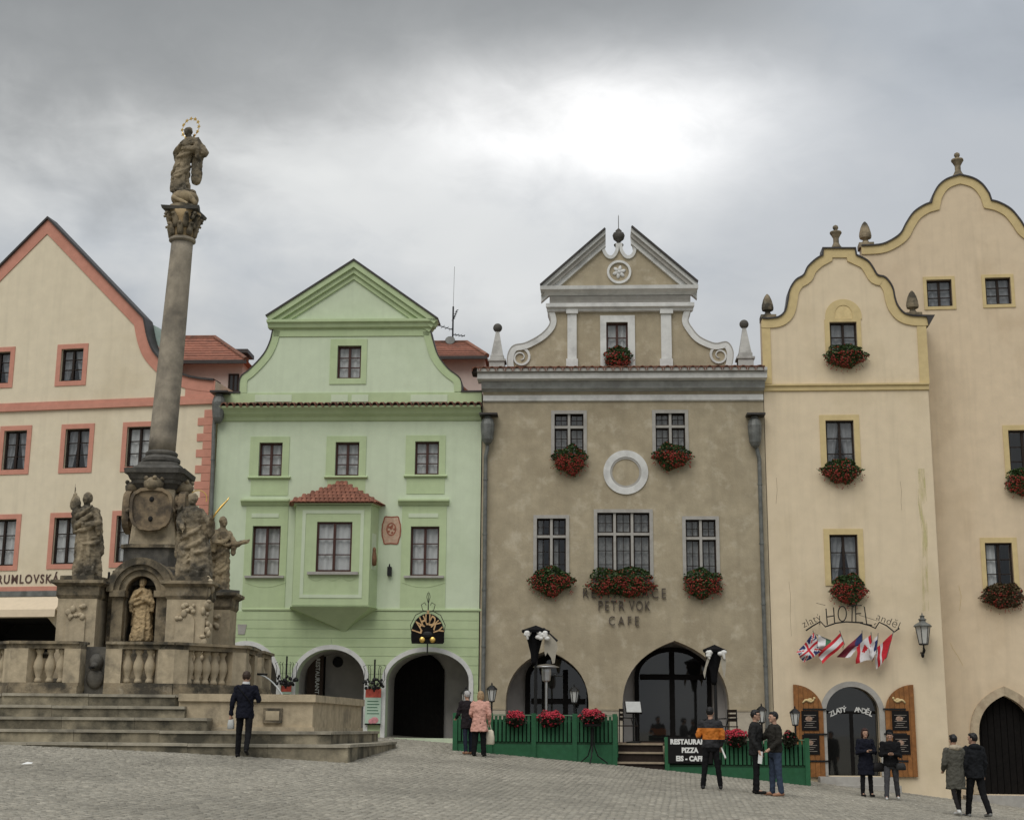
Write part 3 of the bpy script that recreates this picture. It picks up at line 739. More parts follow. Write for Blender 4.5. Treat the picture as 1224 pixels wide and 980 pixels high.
    fm = mat('faded_pink_fresco', (0.50, 0.33, 0.24), .9, 12, .15, .1, 40, stain=(0.55, 0.46, 0.34), s_amt=.7, s_scale=9)
    fr = MB().prism([lp], -.012, .02).build('fresco', fm, F.root)
    fd = mat('fresco_rust', (0.30, 0.11, 0.07), .9, 14, .25, 0)
    MB().strip([(uc + .15 * math.cos(t), zc + .03 + .2 * math.sin(t)) for t in [2 * PI * k / 20 for k in range(20)]], [(uc + .11 * math.cos(t), zc + .03 + .16 * math.sin(t)) for t in [2 * PI * k / 20 for k in range(20)]], -.016, 0, True).build('fresco_ring', fd, fr)
    MB().strip(lp, offset(lp, -.035, True), -.017, 0, True).build('fresco_border', fd, fr)
    mb = MB(); mb.ball((uc, -.014, zc + .08), (.05, .006, .06), 8, 5)
    for k in range(5): mb.ball((uc + .09 * math.cos(k * 1.26), -.013, zc + .03 + .11 * math.sin(k * 1.26)), (.035, .005, .035), 6, 4)
    mb.build('fresco_figure', fd, fr)
    a = F.rect((284, 746, 295, 758)); MB().prism([[(a[0] + .03, a[2]), (a[1] - .05, a[2]), (a[1], a[3]), (a[0], a[3])]], -.04, .02).build('plaque', M_gstone, F.root)
    p = F.uv(466, 683); mb = MB(); mb.box(p[0] - .06, p[0] + .06, -.14, .01, p[1] - .13, p[1] + .13); mb.cap((p[0], -.1, p[1] + .12), (p[0], -.1, p[1] + .2), .03, .02); mb.build('wall_lamp', M_iron, F.root)
    t = .45; cu = fu1 + (wu1 - fu1) * t; cy = -D * (1 - t); zz = F.uv(450, 672, .4)[1]
    mb = MB(); mb.lathe([(.02, 0), (.075, .02), (.085, .2), (.06, .36), (.045, .42), (.055, .47), (.03, .53), (.004, .55)], 10, (cu + .03, cy - .05, zz - .1)); mb.build('niche_saint', mat('wood_carving', (.18, .09, .045), .6, 10, .2, 0), orl, smooth=True)
    MB().prism([rloop(-.16, .16, -.25, .8)], -.01, .01).build('niche_frame', M_green_l, orl, loc=(cu, cy + .015, zz + .05), rot=(0, 0, math.atan2(D, wu1 - fu1)))
    # doors at the back of the arcade
    B = 1.96
    a = F.rect((464, 779, 531, 873), -B)
    lp = arch_loop(a[0], a[1], a[2] - .3, a[3] - (a[1] - a[0]) * .42, a[3])
    gate = MB().prism([lp], B - .03, B + .1).build('gate', M_blackwood, F.root)
    n = 14
    for k in range(n):
        u = a[0] + (a[1] - a[0]) * (k + .5) / n; x = (2 * (k + .5) / n - 1)
        zt2 = a[3] - (a[1] - a[0]) * .42 * (1 - math.sqrt(max(0, 1 - x * x))) - .06
        MB().box(u - .06, u + .06, B - .09, B - .02, a[2] - .2, zt2).build('plank', M_blackwood, gate)
    for x0, x1 in ((353, 388),):
        d = F.rect((x0, 783, x1, 874), -B); dd = MB().box(d[0], d[1], B - .06, B + .1, d[2] - .3, d[3]).build('door', M_blackwood, F.root)
    d = F.rect((372, 783, 386, 833), -B + .5)
    wood = MB().box(d[0] - .1, d[1] + .02, B - .62, B - .5, d[2] - .35, d[3]).build('sign_board', mat('dark_sign_board', (.05, .03, .02), .6), F.root)
    me = text_mesh('RESTAURANT', .17, .004, .004); me.materials.append(M_paper)
    o = link('lettering', me, wood, ((d[0] + d[1]) / 2 + .03, B - .627, (d[2] + d[3]) / 2), (0, R(90), 0))
    p = F.uv(404, 791, -B); mb = MB(); mb.lathe([(.16, 0), (.16, .03), (.13, .05)], 20); mb.xf(Matrix.Translation((p[0], B - .0, p[1])) @ Matrix.Rotation(R(90), 4, 'X')); mb.build('round_vent', M_iron, F.root)
    house_body(F, gu0 + .02, gu1 - .02, 0, F.uv(420, 470)[1] - .1, F.uv(424, 345)[1], apex_u=ap[0], roof_front=.52, eave=0)
build_green()

# ------------------------------------------------------------------ brown restaurant house with volute gable
B_ = Facade(578, 41.65, 3.0, name='restaurant_house', label='ochre brown plastered house with white volute gable and lettering above two arches', cat='house')
def spiral(F, c, r0, turns, sgn, ph):
    return [(c[0] + sgn * r0 * (1 - .78 * t) * math.cos(ph + 2 * PI * turns * t), c[1] + r0 * (1 - .78 * t) * math.sin(ph + 2 * PI * turns * t)) for t in [k / 30 for k in range(31)]]
M_curtain_m = mat('grey_lace', (.36, .35, .34), .9, 14, .25, .1, 60)
def stone_window(F, r, cols, transom, cur='full'):
    u0, u1, z0, z1 = F.rect(r); F.holes.append(rloop(u0, u1, z0, z1)); t = .10
    st = MB().strip(rloop(u0 - t, u1 + t, z0 - t, z1 + t), rloop(u0, u1, z0, z1), -.03, .25, True)
    zt = F.uv((r[0] + r[2]) / 2, transom)[1]; m = .075
    for k in range(1, cols):
        u = u0 + (u1 - u0) * k / cols; st.box(u - m / 2, u + m / 2, .02, .2, z0, z1)
    st.box(u0, u1, .026, .194, zt - m / 2, zt + m / 2)
    s = st.build('stone_surround', M_gstone, F.root)
    for k in range(cols):
        a = u0 + (u1 - u0) * k / cols + (m / 2 if k else 0); b = u0 + (u1 - u0) * (k + 1) / cols - (m / 2 if k < cols - 1 else 0)
        for (za, zb, rows) in ((z0, zt - m / 2, (.33, .67)), (zt + m / 2, z1, (.5,))):
            window(F, ('m', (a, b, za, zb)), cols=2, rows=rows, frame=M_darkwood, cur=cur, recess=.12, mull=.018, bars=.014, fw=.045, hole=False, cur_m=M_curtain_m)
def build_brown():
    F = B_
    u0 = F.uv(578, 478)[0] - .02; u1 = F.uv(912.5, 478)[0]
    window(F, (724.7, 385.5, 750.6, 436), cols=2, rows=(.33, .67), frame=M_redwood, s_mat=M_white, s_rect=(717.5, 377.5, 759, 442), cur='full', s_d=.05)
    for r, t in (((662.8, 494.8, 697.5, 545), 510.3), ((783.7, 494, 819, 543), 509.5)): stone_window(F, r, 2, t)
    stone_window(F, (641.6, 619.6, 676.4, 690), 2, 641, 'half'); stone_window(F, (714, 612.7, 776.7, 692), 3, 638); stone_window(F, (820, 621, 856, 692), 2, 643)
    # arches
    arcs = []
    for (xl, xr, ys, yt, yb, D) in ((604.5, 703.5, 838, 777, 888, 1.3), (744, 871.5, 842, 765.5, 890, 1.3)):
        a0 = F.uv(xl, 835)[0]; a1 = F.uv(xr, 835)[0]; xm = (xl + xr) / 2
        z0, zs, zt = F.uv(xm, yb)[1], F.uv(xm, ys)[1], F.uv(xm, yt)[1]
        archway(F, a0, a1, z0, zs, zt, depth=D, pointed=True); arcs.append((a0, a1, z0, zs, zt))
    zt = F.uv(745, 446)[1]
    volL = F.path(smooth_path([(608.5, 443), (607, 433), (608.5, 422), (614.5, 414), (628, 411), (645, 402), (655.5, 392), (658.5, 383.5), (655.6, 373)], 5))
    volR = F.path(smooth_path([(824.7, 372.5), (821.8, 383.5), (826.5, 393), (836.5, 404), (854, 411.5), (868.5, 410), (875.3, 420), (874.7, 433.5), (872, 442)], 5))
    ztop = F.uv(740, 372)[1]
    tl, tr = F.uv(723.8, 278), F.uv(754, 275.5); cl, cr = F.uv(647, 345), F.uv(832.5, 341)
    notch = F.path(smooth_path([(723.8, 284), (722.5, 295), (726, 304), (731, 306), (735.3, 300), (736, 291.5)], 4)); notch2 = F.path(smooth_path([(743.5, 291), (745, 300), (750, 306), (755.5, 303), (757, 293), (754.5, 282)], 4))
    body = [(u0, 0), (u1, 0), (u1, zt), (volR[-1][0], zt)] + list(reversed(volR)) + [(cr[0] - .45, cr[1] - .2), (cr[0] - .3, cr[1] - .05), tr] + list(reversed(notch2)) + list(reversed(notch)) + [tl, (cl[0] + .3, cl[1] - .05), (cl[0] + .45, cl[1] - .2)] + list(reversed(volL)) + [(volL[0][0], zt), (u0, zt)]
    MB().prism([body] + F.holes, 0, .5).build('wall', M_brown, F.root)
    # volutes
    for v, c, s in ((volL, (622.3, 427.5), -1), (volR, (860, 425), 1)):
        strip_band(F, v, .17, M_white, 'volute_band', -.06)
        cc = F.uv(*c); sp = spiral(F, cc, .36, 1.6, s, .9)
        MB().strip(sp, [(q[0] + (cc[0] - q[0]) * .24, q[1] + (cc[1] - q[1]) * .24) for q in sp], -.045, .01).build('volute_scroll', M_white, F.root)
        lo = offset(v, -.03); MB().strip(lo, v, -.07, .5).build('volute_capping', M_gstone, F.root)
    # pilasters
    for x0, x1 in ((678.3, 689.3), (790.2, 802.6)):
        pl = box_part(F, (x0, 372, x1, 444), 'pilaster', M_white, .09)
        box_part(F, (x0 - 1.5, 370.5, x1 + 1.5, 376), 'capital', M_white, .14, parent=pl); box_part(F, (x0 - 1.5, 430, x1 + 1.5, 444), 'base', M_white, .13, parent=pl)
    # entablature and broken pediment
    mould(F, 655, 827, [(363, .1), (364.5, .2), (368.5, .2), (370, .12), (372.5, .1), (373.2, .04)], 'gable_architrave', M_white, end=.3)
    mould(F, 657, 825, [(354, .05), (354.5, .1), (357, .1), (360, .06), (363, .05)], 'gable_frieze', M_gstone)
    mould(F, 648.5, 831, [(344, .12), (345, .34), (349, .32), (351, .2), (354, .1)], 'gable_cornice', M_white, end=.2)
    for a, b in ((cl, tl), (tr, cr)):
        for o0, o1, dd, mm in ((0, .10, .28, M_white), (.10, .21, .20, M_gstone), (.21, .34, .10, M_white)):
            k = math.hypot(b[0] - a[0], b[1] - a[1]) / abs(b[0] - a[0])
            MB().strip([(q[0], q[1] - o0 * k) for q in (a, b)], [(q[0], q[1] - o1 * k) for q in (a, b)], -dd, .1).build('raking_cornice', mm, F.root)
        MB().strip(offset([a, b], -.05), [a, b], -.36, .55).build('pediment_capping', M_lead, F.root)
    for nn in (notch, notch2): strip_band(F, nn, .1, M_white, 'notch_band', -.06)
    c = F.uv(740, 325.6); ring = lambda r: [(c[0] + r * math.cos(t), c[1] + r * math.sin(t)) for t in [2 * PI * k / 40 for k in range(40)]]
    md = MB().strip(ring(.37), ring(.30), -.06, .02, True).build('medallion', M_white, F.root)
    for k in range(6):
        a = k * PI / 3 + .3; MB().ball((c[0] + .115 * math.cos(a), -.02, c[1] + .115 * math.sin(a)), (.10, .035, .055), 8, 6, Matrix.Rotation(-a, 3, 'Y')).build('petal', M_white, md, smooth=True)
    MB().ball((c[0], -.04, c[1]), (.05, .04, .05)).build('rosette_boss', M_white, md, smooth=True)
    up = F.uv(739.7, 291); MB().lathe([(.14, -.02), (.15, .03), (.06, .08), (.06, .11), (.16, .2), (.19, .32), (.16, .40), (.08, .43), (.1, .47), (.05, .52), (.012, .56), (.01, .95), (.002, 1.0)], 14, (up[0], .2, up[1])).build('urn', M_stone_d, F.root, smooth=True)
    for x, yb, yt in ((593.7, 444, 384.5), (892, 441, 380)):
        p = F.uv(x, yb); H = F.uv(x, yt)[1] - p[1]; q = lambda w: [(p[0] - w, .25 - w), (p[0] + w, .25 - w), (p[0] + w, .25 + w), (p[0] - w, .25 + w)]
        mb = MB(); mb.hprism(q(.23), p[1] - .1, p[1] + .33); mb.hprism(q(.27), p[1] + .33, p[1] + .39); mb.hprism(q(.205), p[1] + .39, p[1] + .52); mb.hprism(q(.185), p[1] + .52, p[1] + H - .22, q(.045))
        ob = mb.build('obelisk', mat('grey_obelisk_stone', (.47, .46, .43), .9, 6, .1, .3, 40, stain=(.25, .24, .22), s_amt=.6, s_scale=2.5), F.root); MB().ball((p[0], .25, p[1] + H - .13), .14, 14, 10).build('ball', M_stone_d, ob, smooth=True)
    # main cornice with tiles
    tile_row(F, 563.5, 914, 443.6, 35, ME_tiled, proj=.62, lift=.02)
    mould(F, 572, 914.3, [(444.5, .05), (445.2, .60), (448.5, .58), (450.5, .50), (456.5, .48), (457, .26), (457.5, .2)], 'main_cornice', M_white)
    mould(F, 576, 913, [(457.3, .2), (458, .24), (465.5, .2), (467, .06), (467.8, .02)], 'cornice_bed', mat('grey_stucco', (.40, .41, .40), .9, 5, .12, .15, 40, stain=(.22, .22, .21), s_amt=.6, s_scale=1.5), F.root)
    MB().box(u0 - .3, u1, -.61, .5, F.uv(745, 445.4)[1], F.uv(745, 445.4)[1] + .05).build('cornice_slab', M_tiled, F.root)
    mould(F, 577.8, 912, [(472, .02), (472.6, .07), (479, .07), (480, .02)], 'string_course', M_white)
    # round blind window
    c = F.uv(748, 564.5); sc = c; rg = lambda r: [(sc[0] + r * math.cos(t), sc[1] + r * math.sin(t)) for t in [2 * PI * k / 48 for k in range(48)]]
    rw = MB().strip(rg(.66), rg(.46), -.04, .02, True).build('round_ring', M_white, F.root); MB().strip(rg(.46), rg(.40), -.022, .02, True).build('inner_ring', M_gstone, rw)
    # lettering on the wall
    for s, y, size, sp_, w in (('RESTAURACE', 709.5, .40, 1.35, 99), ('PETR', 724.5, .40, 1.2, 31), ('VOK', 724.5, .40, 1.2, 25), ('CAFE', 742.5, .38, 1.45, 36)):
        me = text_mesh(s, size, .02, -.004, space=sp_); me.materials.append(mat('rusty_black_letters', (.075, .06, .05), .7, 9, .3, .1))
        xs = [v.co.x for v in me.vertices]; p = F.uv({'RESTAURACE': 746, 'PETR': 730.4, 'VOK': 764.5, 'CAFE': 745.5}[s], y)
        tw = F.uv(746 + w / 2, y)[0] - F.uv(746 - w / 2, y)[0]; k = tw / (max(xs) - min(xs))
        zs_ = [v.co.z for v in me.vertices]; kz = (.285 if s != 'CAFE' else .26) / (max(zs_) - min(zs_))
        link('lettering', me, F.root, (p[0], -.05, p[1]), None, (k, 1, kz))
    # plinth
    zb = F.uv(745, 849)[1]
    for a, b in ((u0, arcs[0][0]), (arcs[0][1], arcs[1][0]), (arcs[1][1], u1)):
        MB().box(a, b, -.05, .02, 0, zb).build('plinth', mat('plinth_render', (.47, .42, .33), .95, 4, .1, .3, 25, stain=(.3, .26, .2), s_amt=.6, s_scale=1.5), F.root)
        MB().box(a, b, -.065, .02, zb, zb + .05).build('plinth_cap', M_brown, F.root)
    # glazed doors in the arches
    for i, (x0, x1, yt, posts, trans) in enumerate(((633, 702, 786, (652, 676), 838), (763, 846, 778, (803.5,), 809))):
        Bk = 1.25; a = F.rect((x0, yt, x1, 888), -Bk); lp = arch_loop(a[0], a[1], a[2], a[3] - (a[1] - a[0]) * .38, a[3])
        MB().prism([lp], Bk + .03, Bk + .06).build('door_dark_sheet', M_dark, F.root)  # dark sheet standing in for the unlit room behind the glass
        fr = MB(); fr.strip(offset(lp, -.02, True), offset(lp, .11 if i else .13, True), Bk - .1, Bk + .02, True)
        for px in posts:
            u = F.uv(px, 840, -Bk)[0]; w = .075; fr.box(u - w, u + w, Bk - .11, Bk + .01, a[2] + .02, a[3] - (.03 if i else .35))
        z = F.uv((x0 + x1) / 2, trans, -Bk)[1]; fr.box(a[0] + .05, a[1] - .05, Bk - .105, Bk + .012, z - .08, z + .08)
        d = fr.build('glazed_door', M_blackwood, F.root)
        ii = offset(lp, .1, True); n = len(ii)
        MB().prism([ii], Bk - .03, Bk - .028, side=False, caps=(1, 0)).build('pane', M_glass_door, d, recalc=False)
    house_body(F, u0 + .02, u1 - .02, 0, zt - .15, F.uv(740, 352)[1], roof_front=.52)
build_brown()
# ------------------------------------------------------------------ finials
def finial(parent, kind, u, z, h, y=.2, name='finial', m=M_stone):
    if kind == 'cone':    # square foot, collar, pine-cone body
        mb = MB(); w = .23
        mb.hprism([(u - w, y - w), (u + w, y - w), (u + w, y + w), (u - w, y + w)], z - .05, z + .13 * h)
        s = h / .95
        mb.lathe([(.2 * s, .13 * h), (.12 * s, .22 * h), (.09 * s, .28 * h), (.1 * s, .31 * h), (.2 * s, .36 * h), (.215 * s, .45 * h), (.2 * s, .58 * h), (.15 * s, .78 * h), (.09 * s, .92 * h), (.03 * s, h)], 12, (u, y, z))
    else:                 # waisted vase with ball
        mb = MB(); s = h / .95
        mb.lathe([(.22 * s, -.05), (.22 * s, .08 * h), (.15 * s, .18 * h), (.1 * s, .3 * h), (.1 * s, .48 * h), (.17 * s, .62 * h), (.21 * s, .68 * h), (.2 * s, .73 * h), (.08 * s, .77 * h), (.06 * s, .8 * h), (.1 * s, .88 * h), (.09 * s, .95 * h), (.02 * s, h)], 12, (u, y, z))
    return mb.build(name, m, parent, smooth=False)

# ------------------------------------------------------------------ cream hotel with curved gable
H_ = Facade(912, 41.25, 4.3, name='hotel_house', label='narrow cream hotel with curved ochre edged gable and open oak door leaves', cat='house')
def build_hotel():
    F = H_
    u0 = F.uv(912.8, 465)[0]; u1 = F.uv(1109.5, 465)[0]
    kw = dict(frame=M_darkwood, s_mat=M_ochre, s_w=.17, fw=.055)
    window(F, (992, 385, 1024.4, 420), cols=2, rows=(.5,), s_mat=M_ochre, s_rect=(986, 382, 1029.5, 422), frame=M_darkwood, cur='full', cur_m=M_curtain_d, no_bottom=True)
    a = F.rect((986, 358, 1029.5, 382)); i = F.rect((997.5, 365, 1018.5, 383))
    lo = arch_loop(a[0], a[1], a[2], a[2] + .1, a[3]); li = arch_loop(i[0], i[1], a[2] + .02, a[2] + .15, i[3])
    MB().prism([lo, li], -.025, .02).build('window_crown', M_ochre, F.root)
    MB().prism([li], -.008, .02).build('blind_lunette', mat('pale_ochre', (.66, .52, .27), .9), F.root)
    window(F, (987.6, 502.4, 1021.3, 560), cols=2, rows=(.3, .65), s_rect=(980.4, 496, 1028, 563), cur='sides', cur_m=M_curtain_d, **kw)
    window(F, (992.3, 638.8, 1026, 697), cols=2, rows=(.3, .65), s_rect=(985.4, 632, 1032.7, 700), cur='sides', cur_m=M_curtain_d, **kw)
    # doorway
    d0 = F.uv(988, 870)[0]; d1 = F.uv(1051.4, 870)[0]; z0 = F.uv(1020, 927)[1]; zs = F.uv(1020, 851)[1]; zt = F.uv(1020, 820.5)[1]
    lp = arch_loop(d0, d1, z0, zs, zt); F.holes.append(lp)
    G1 = [(1, 1)]
    outl = F.path(smooth_path([(911, 381.5), (918, 382), (931, 380), (939, 372.5), (942.2, 360), (944.5, 347), (951.5, 336), (961, 329.8), (966, 320), (975.5, 311), (984, 306)], 4)
                  + [(984.3, 298.2), (1021.2, 298.2)] + smooth_path([(1022.5, 306), (1035.5, 312.5), (1042, 320.5), (1048, 330), (1057.5, 333), (1065.5, 344), (1068.5, 357), (1072, 366.5), (1080, 375.5), (1092.5, 379), (1108.5, 379)], 4))
    body = [(u0, 0), (u1, 0), (u1, outl[-1][1])] + list(reversed(outl)) + [(u0, outl[0][1])]
    if abs(body[-1][0] - body[-2][0]) < .02: body.pop(-1); body[-1] = (u0, body[-1][1])
    MB().prism([body] + F.holes, 0, .5).build('wall', M_hotel, F.root)
    strip_band(F, outl, .27, M_ochre, 'gable_band', -.045)
    MB().strip(offset(outl, -.045), outl, -.09, .5).build('gable_capping', M_lead, F.root)
    for x0, x1 in ((911.2, 921.5), (1097.5, 1108.8)): box_part(F, (x0, 384, x1, 459), 'corner_strip', M_ochre, .03)
    mould(F, 912.6, 1109.8, [(458.5, .03), (459.2, .1), (461, .1), (462, .05), (466.5, .05), (467.3, .02)], 'string_course', M_ochre)
    # corner roof piece on the right shoulder
    p = F.uv(1108, 379); MB().prism([[(p[0] - .55, p[1] + .06), (p[0] + .22, p[1] + .04), (p[0] + .02, p[1] - .3), (p[0] - .02, p[1] - .02)]], -.1, 1.2).build('eaves_flashing', M_lead, F.root)
    for x, yb, yt, k in ((918.7, 380, 349.5, 'cone'), (1001, 297.5, 266.5, 'vase'), (1093, 377.5, 345.5, 'cone')):
        q = F.uv(x, yb); finial(F.root, k, q[0], q[1], F.uv(x, yt)[1] - q[1])
    # door case
    oi = [(d1, z0)] + arch_loop(d0, d1, z0, zs, zt)[1:-1] + [(d0, z0)]; w = .15
    oo = [(d1 + w, z0)] + arch_loop(d0 - w, d1 + w, z0, zs, zt + w)[1:-1] + [(d0 - w, z0)]
    MB().strip(oo, oi, -.06, .3).build('door_surround', M_gstone, F.root)
    zst = F.uv(1020, 930)[1]
    MB().box(d0 - .3, d1 + .25, -.55, .02, 0, z0 - .02).build('door_step', M_gstone, F.root)
    MB().box(d0 - .75, d1 + .35, -.95, -.55, 0, z0 - .22).build('door_step', M_gstone, F.root)
    MB().prism([offset(lp, -.05, True)], .5, .56).build('door_dark_sheet', M_dark, F.root)  # near-black sheet in place of the unlit hall behind the door
    fr = MB(); fr.strip(offset(lp, -.01, True), offset(lp, .07, True), .25, .31, True); uc = (d0 + d1) / 2
    fr.box(uc - .05, uc + .05, .245, .30, z0 + .02, zs + .02); fr.box(d0 + .05, d1 - .05, .247, .298, zs - .04, zs + .04)
    dr = fr.build('glass_door', M_blackwood, F.root)
    MB().prism([offset(lp, .06, True)], .28, .282, side=False, caps=(1, 0)).build('pane', M_glass_door, dr, recalc=False)
    for s, x0, x1, yc, bow in (('ZLATY', 992, 1011, 850, 1), ('ANDEL', 1022, 1043, 850, -1)):
        s = {'ZLATY': 'ZLAT\u00dd', 'ANDEL': 'AND\u011aL'}[s]
        for k, ch in enumerate(s):
            t = (k + .5) / len(s); p = F.uv(x0 + (x1 - x0) * t, yc - 2 + 2.6 * ((t - .5) * 2 + (-bow)) ** 2 * .6, -.24)
            me = text_mesh(ch, .19, .003, .006); me.materials.append(M_paper); link('lettering', me, dr, (p[0], .24, p[1]), (0, R((t - .5 - .5 * bow) * 24), 0))
    # opened oak leaves hung either side
    for x0, x1, hi in ((949.3, 984.5, 0), (1058.5, 1094, 1)):
        a = F.rect((x0, 818, x1, 928)); U0, U1, Z0, Z1 = a; zspr = Z0 + (Z1 - Z0) * .70; W = U1 - U0
        leaf = None; n = 6
        top = lambda u: zspr + (Z1 - zspr) * math.sqrt(max(0.0, 1 - (((u - U0) if not hi else (U1 - u)) / W) ** 2))
        mb = MB(); mb.box(U0 + .02, U1 - .02, -.045, -.012, Z0 + .02, zspr); leaf = mb.build('door_leaf', M_oak, F.root)
        for k in range(n):
            ua = U0 + W * k / n + .004; ub = U0 + W * (k + 1) / n - .004; m_ = (ua + ub) / 2
            pts = [(ua, Z0), (ub, Z0), (ub, top(ub)), (m_, top(m_)), (ua, top(ua))]
            MB().prism([pts], -.085, -.04).build('board', M_oak, leaf)
        for zz in (.17, .46, .73):
            z = Z0 + (Z1 - Z0) * zz; e = (U1 + .08, U0 + .25) if not hi else (U0 - .06, U1 - .25)
            MB().box(min(e), max(e), -.105, -.086, z - .025, z + .025).build('strap_hinge', M_iron, leaf)
        for zz in (.24, .50):
            z = Z0 + (Z1 - Z0) * zz; cm = (U0 + U1) / 2 + (.03 if not hi else 0)
            bd = MB().box(cm - .235, cm + .235, -.11, -.087, z, z + .54).build('menu_board', M_black, leaf)
            for q in range(7): MB().box(cm - .17 + .03 * (q % 3), cm + .17 - .05 * ((q * 2) % 3), -.113, -.109, z + .08 + .055 * q, z + .095 + .055 * q).build('menu_line', mat('faded_menu_print', (.23, .2, .17), .7, 10, .3, 0), bd)
            MB().ball((cm - .03, -.112, z + .32), (.1, .006, .07), 10, 6).build('menu_picture', mat('menu_picture', (.33, .22, .16), .7, 20, .5, 0), bd)
        mb = MB(); s_ = 1 if not hi else -1; um = (U0 + U1) / 2; z = Z0 + (Z1 - Z0) * .82
        mb.tube([(um + s_ * (-.16 + .32 * t), -.095, z + .05 * math.sin(6 * t) + s_ * .0 + .12 * t - .06) for t in [k / 10 for k in range(11)]], [.02 + .018 * math.sin(PI * k / 10) for k in range(11)], 6)
        mb.ball((um + s_ * .05, -.095, z + .04), (.07, .02, .04)); mb.ball((um + s_ * .17, -.1, z + .08), (.035, .02, .035)); mb.build('carved_angel', M_ochre, leaf, smooth=True)
    # yellow damp streak, hairline cracks
    m = bpy.data.materials.new('yellow_damp'); m.use_nodes = True; nt = m.node_tree; bs = nt.nodes['Principled BSDF']; bs.inputs['Base Color'].default_value = (.60, .56, .28, 1); bs.inputs['Roughness'].default_value = .95
    tc = nt.nodes.new('ShaderNodeTexCoord'); mp = nt.nodes.new('ShaderNodeMapping'); mp.inputs['Scale'].default_value = (4, 4, .8); nz = nt.nodes.new('ShaderNodeTexNoise'); nz.inputs['Scale'].default_value = 1.6; nz.inputs['Detail'].default_value = 5
    mr = nt.nodes.new('ShaderNodeMapRange'); mr.inputs[1].default_value = .42; mr.inputs[2].default_value = .72; mr.inputs[4].default_value = .75
    nt.links.new(tc.outputs['Object'], mp.inputs[0]); nt.links.new(mp.outputs[0], nz.inputs[0]); nt.links.new(nz.outputs[0], mr.inputs[0]); nt.links.new(mr.outputs[0], bs.inputs['Alpha'])
    for pts, w in (([(1101, 560), (1102.5, 600), (1104, 640), (1106, 680), (1108, 730)], .13),):
        c_ = F.path(pts); MB().strip([(q[0] - w * (.6 + .4 * math.sin(i * 2.1)), q[1]) for i, q in enumerate(c_)], [(q[0] + w * (.7 + .3 * math.sin(i * 1.3)), q[1]) for i, q in enumerate(c_)], -.004, .01).build('damp_stain', m, F.root)
    for pts in ([(1076, 575), (1077.5, 587), (1077, 600), (1078, 610)], [(928, 571), (929, 585), (927.5, 602)], [(943, 695), (945, 712), (944.5, 735), (946, 760)]):
        MB().tube([(u, -.001, z) for u, z in F.path(pts)], .004, 4).build('plaster_crack', mat('crack_shadow', (.30, .24, .16), .9), F.root)
    house_body(F, u0 + .02, u1 - .02, 0, F.uv(1010, 455)[1], outl[0][1] + 1.0, roof_front=.52)
    # grey side of the block toward the arch house
    MB().box(u1 - .5, u1 - .003, .49, 1.4, 0, outl[-1][1] - .05).build('return_wall', M_hotel, F.root)
build_hotel()

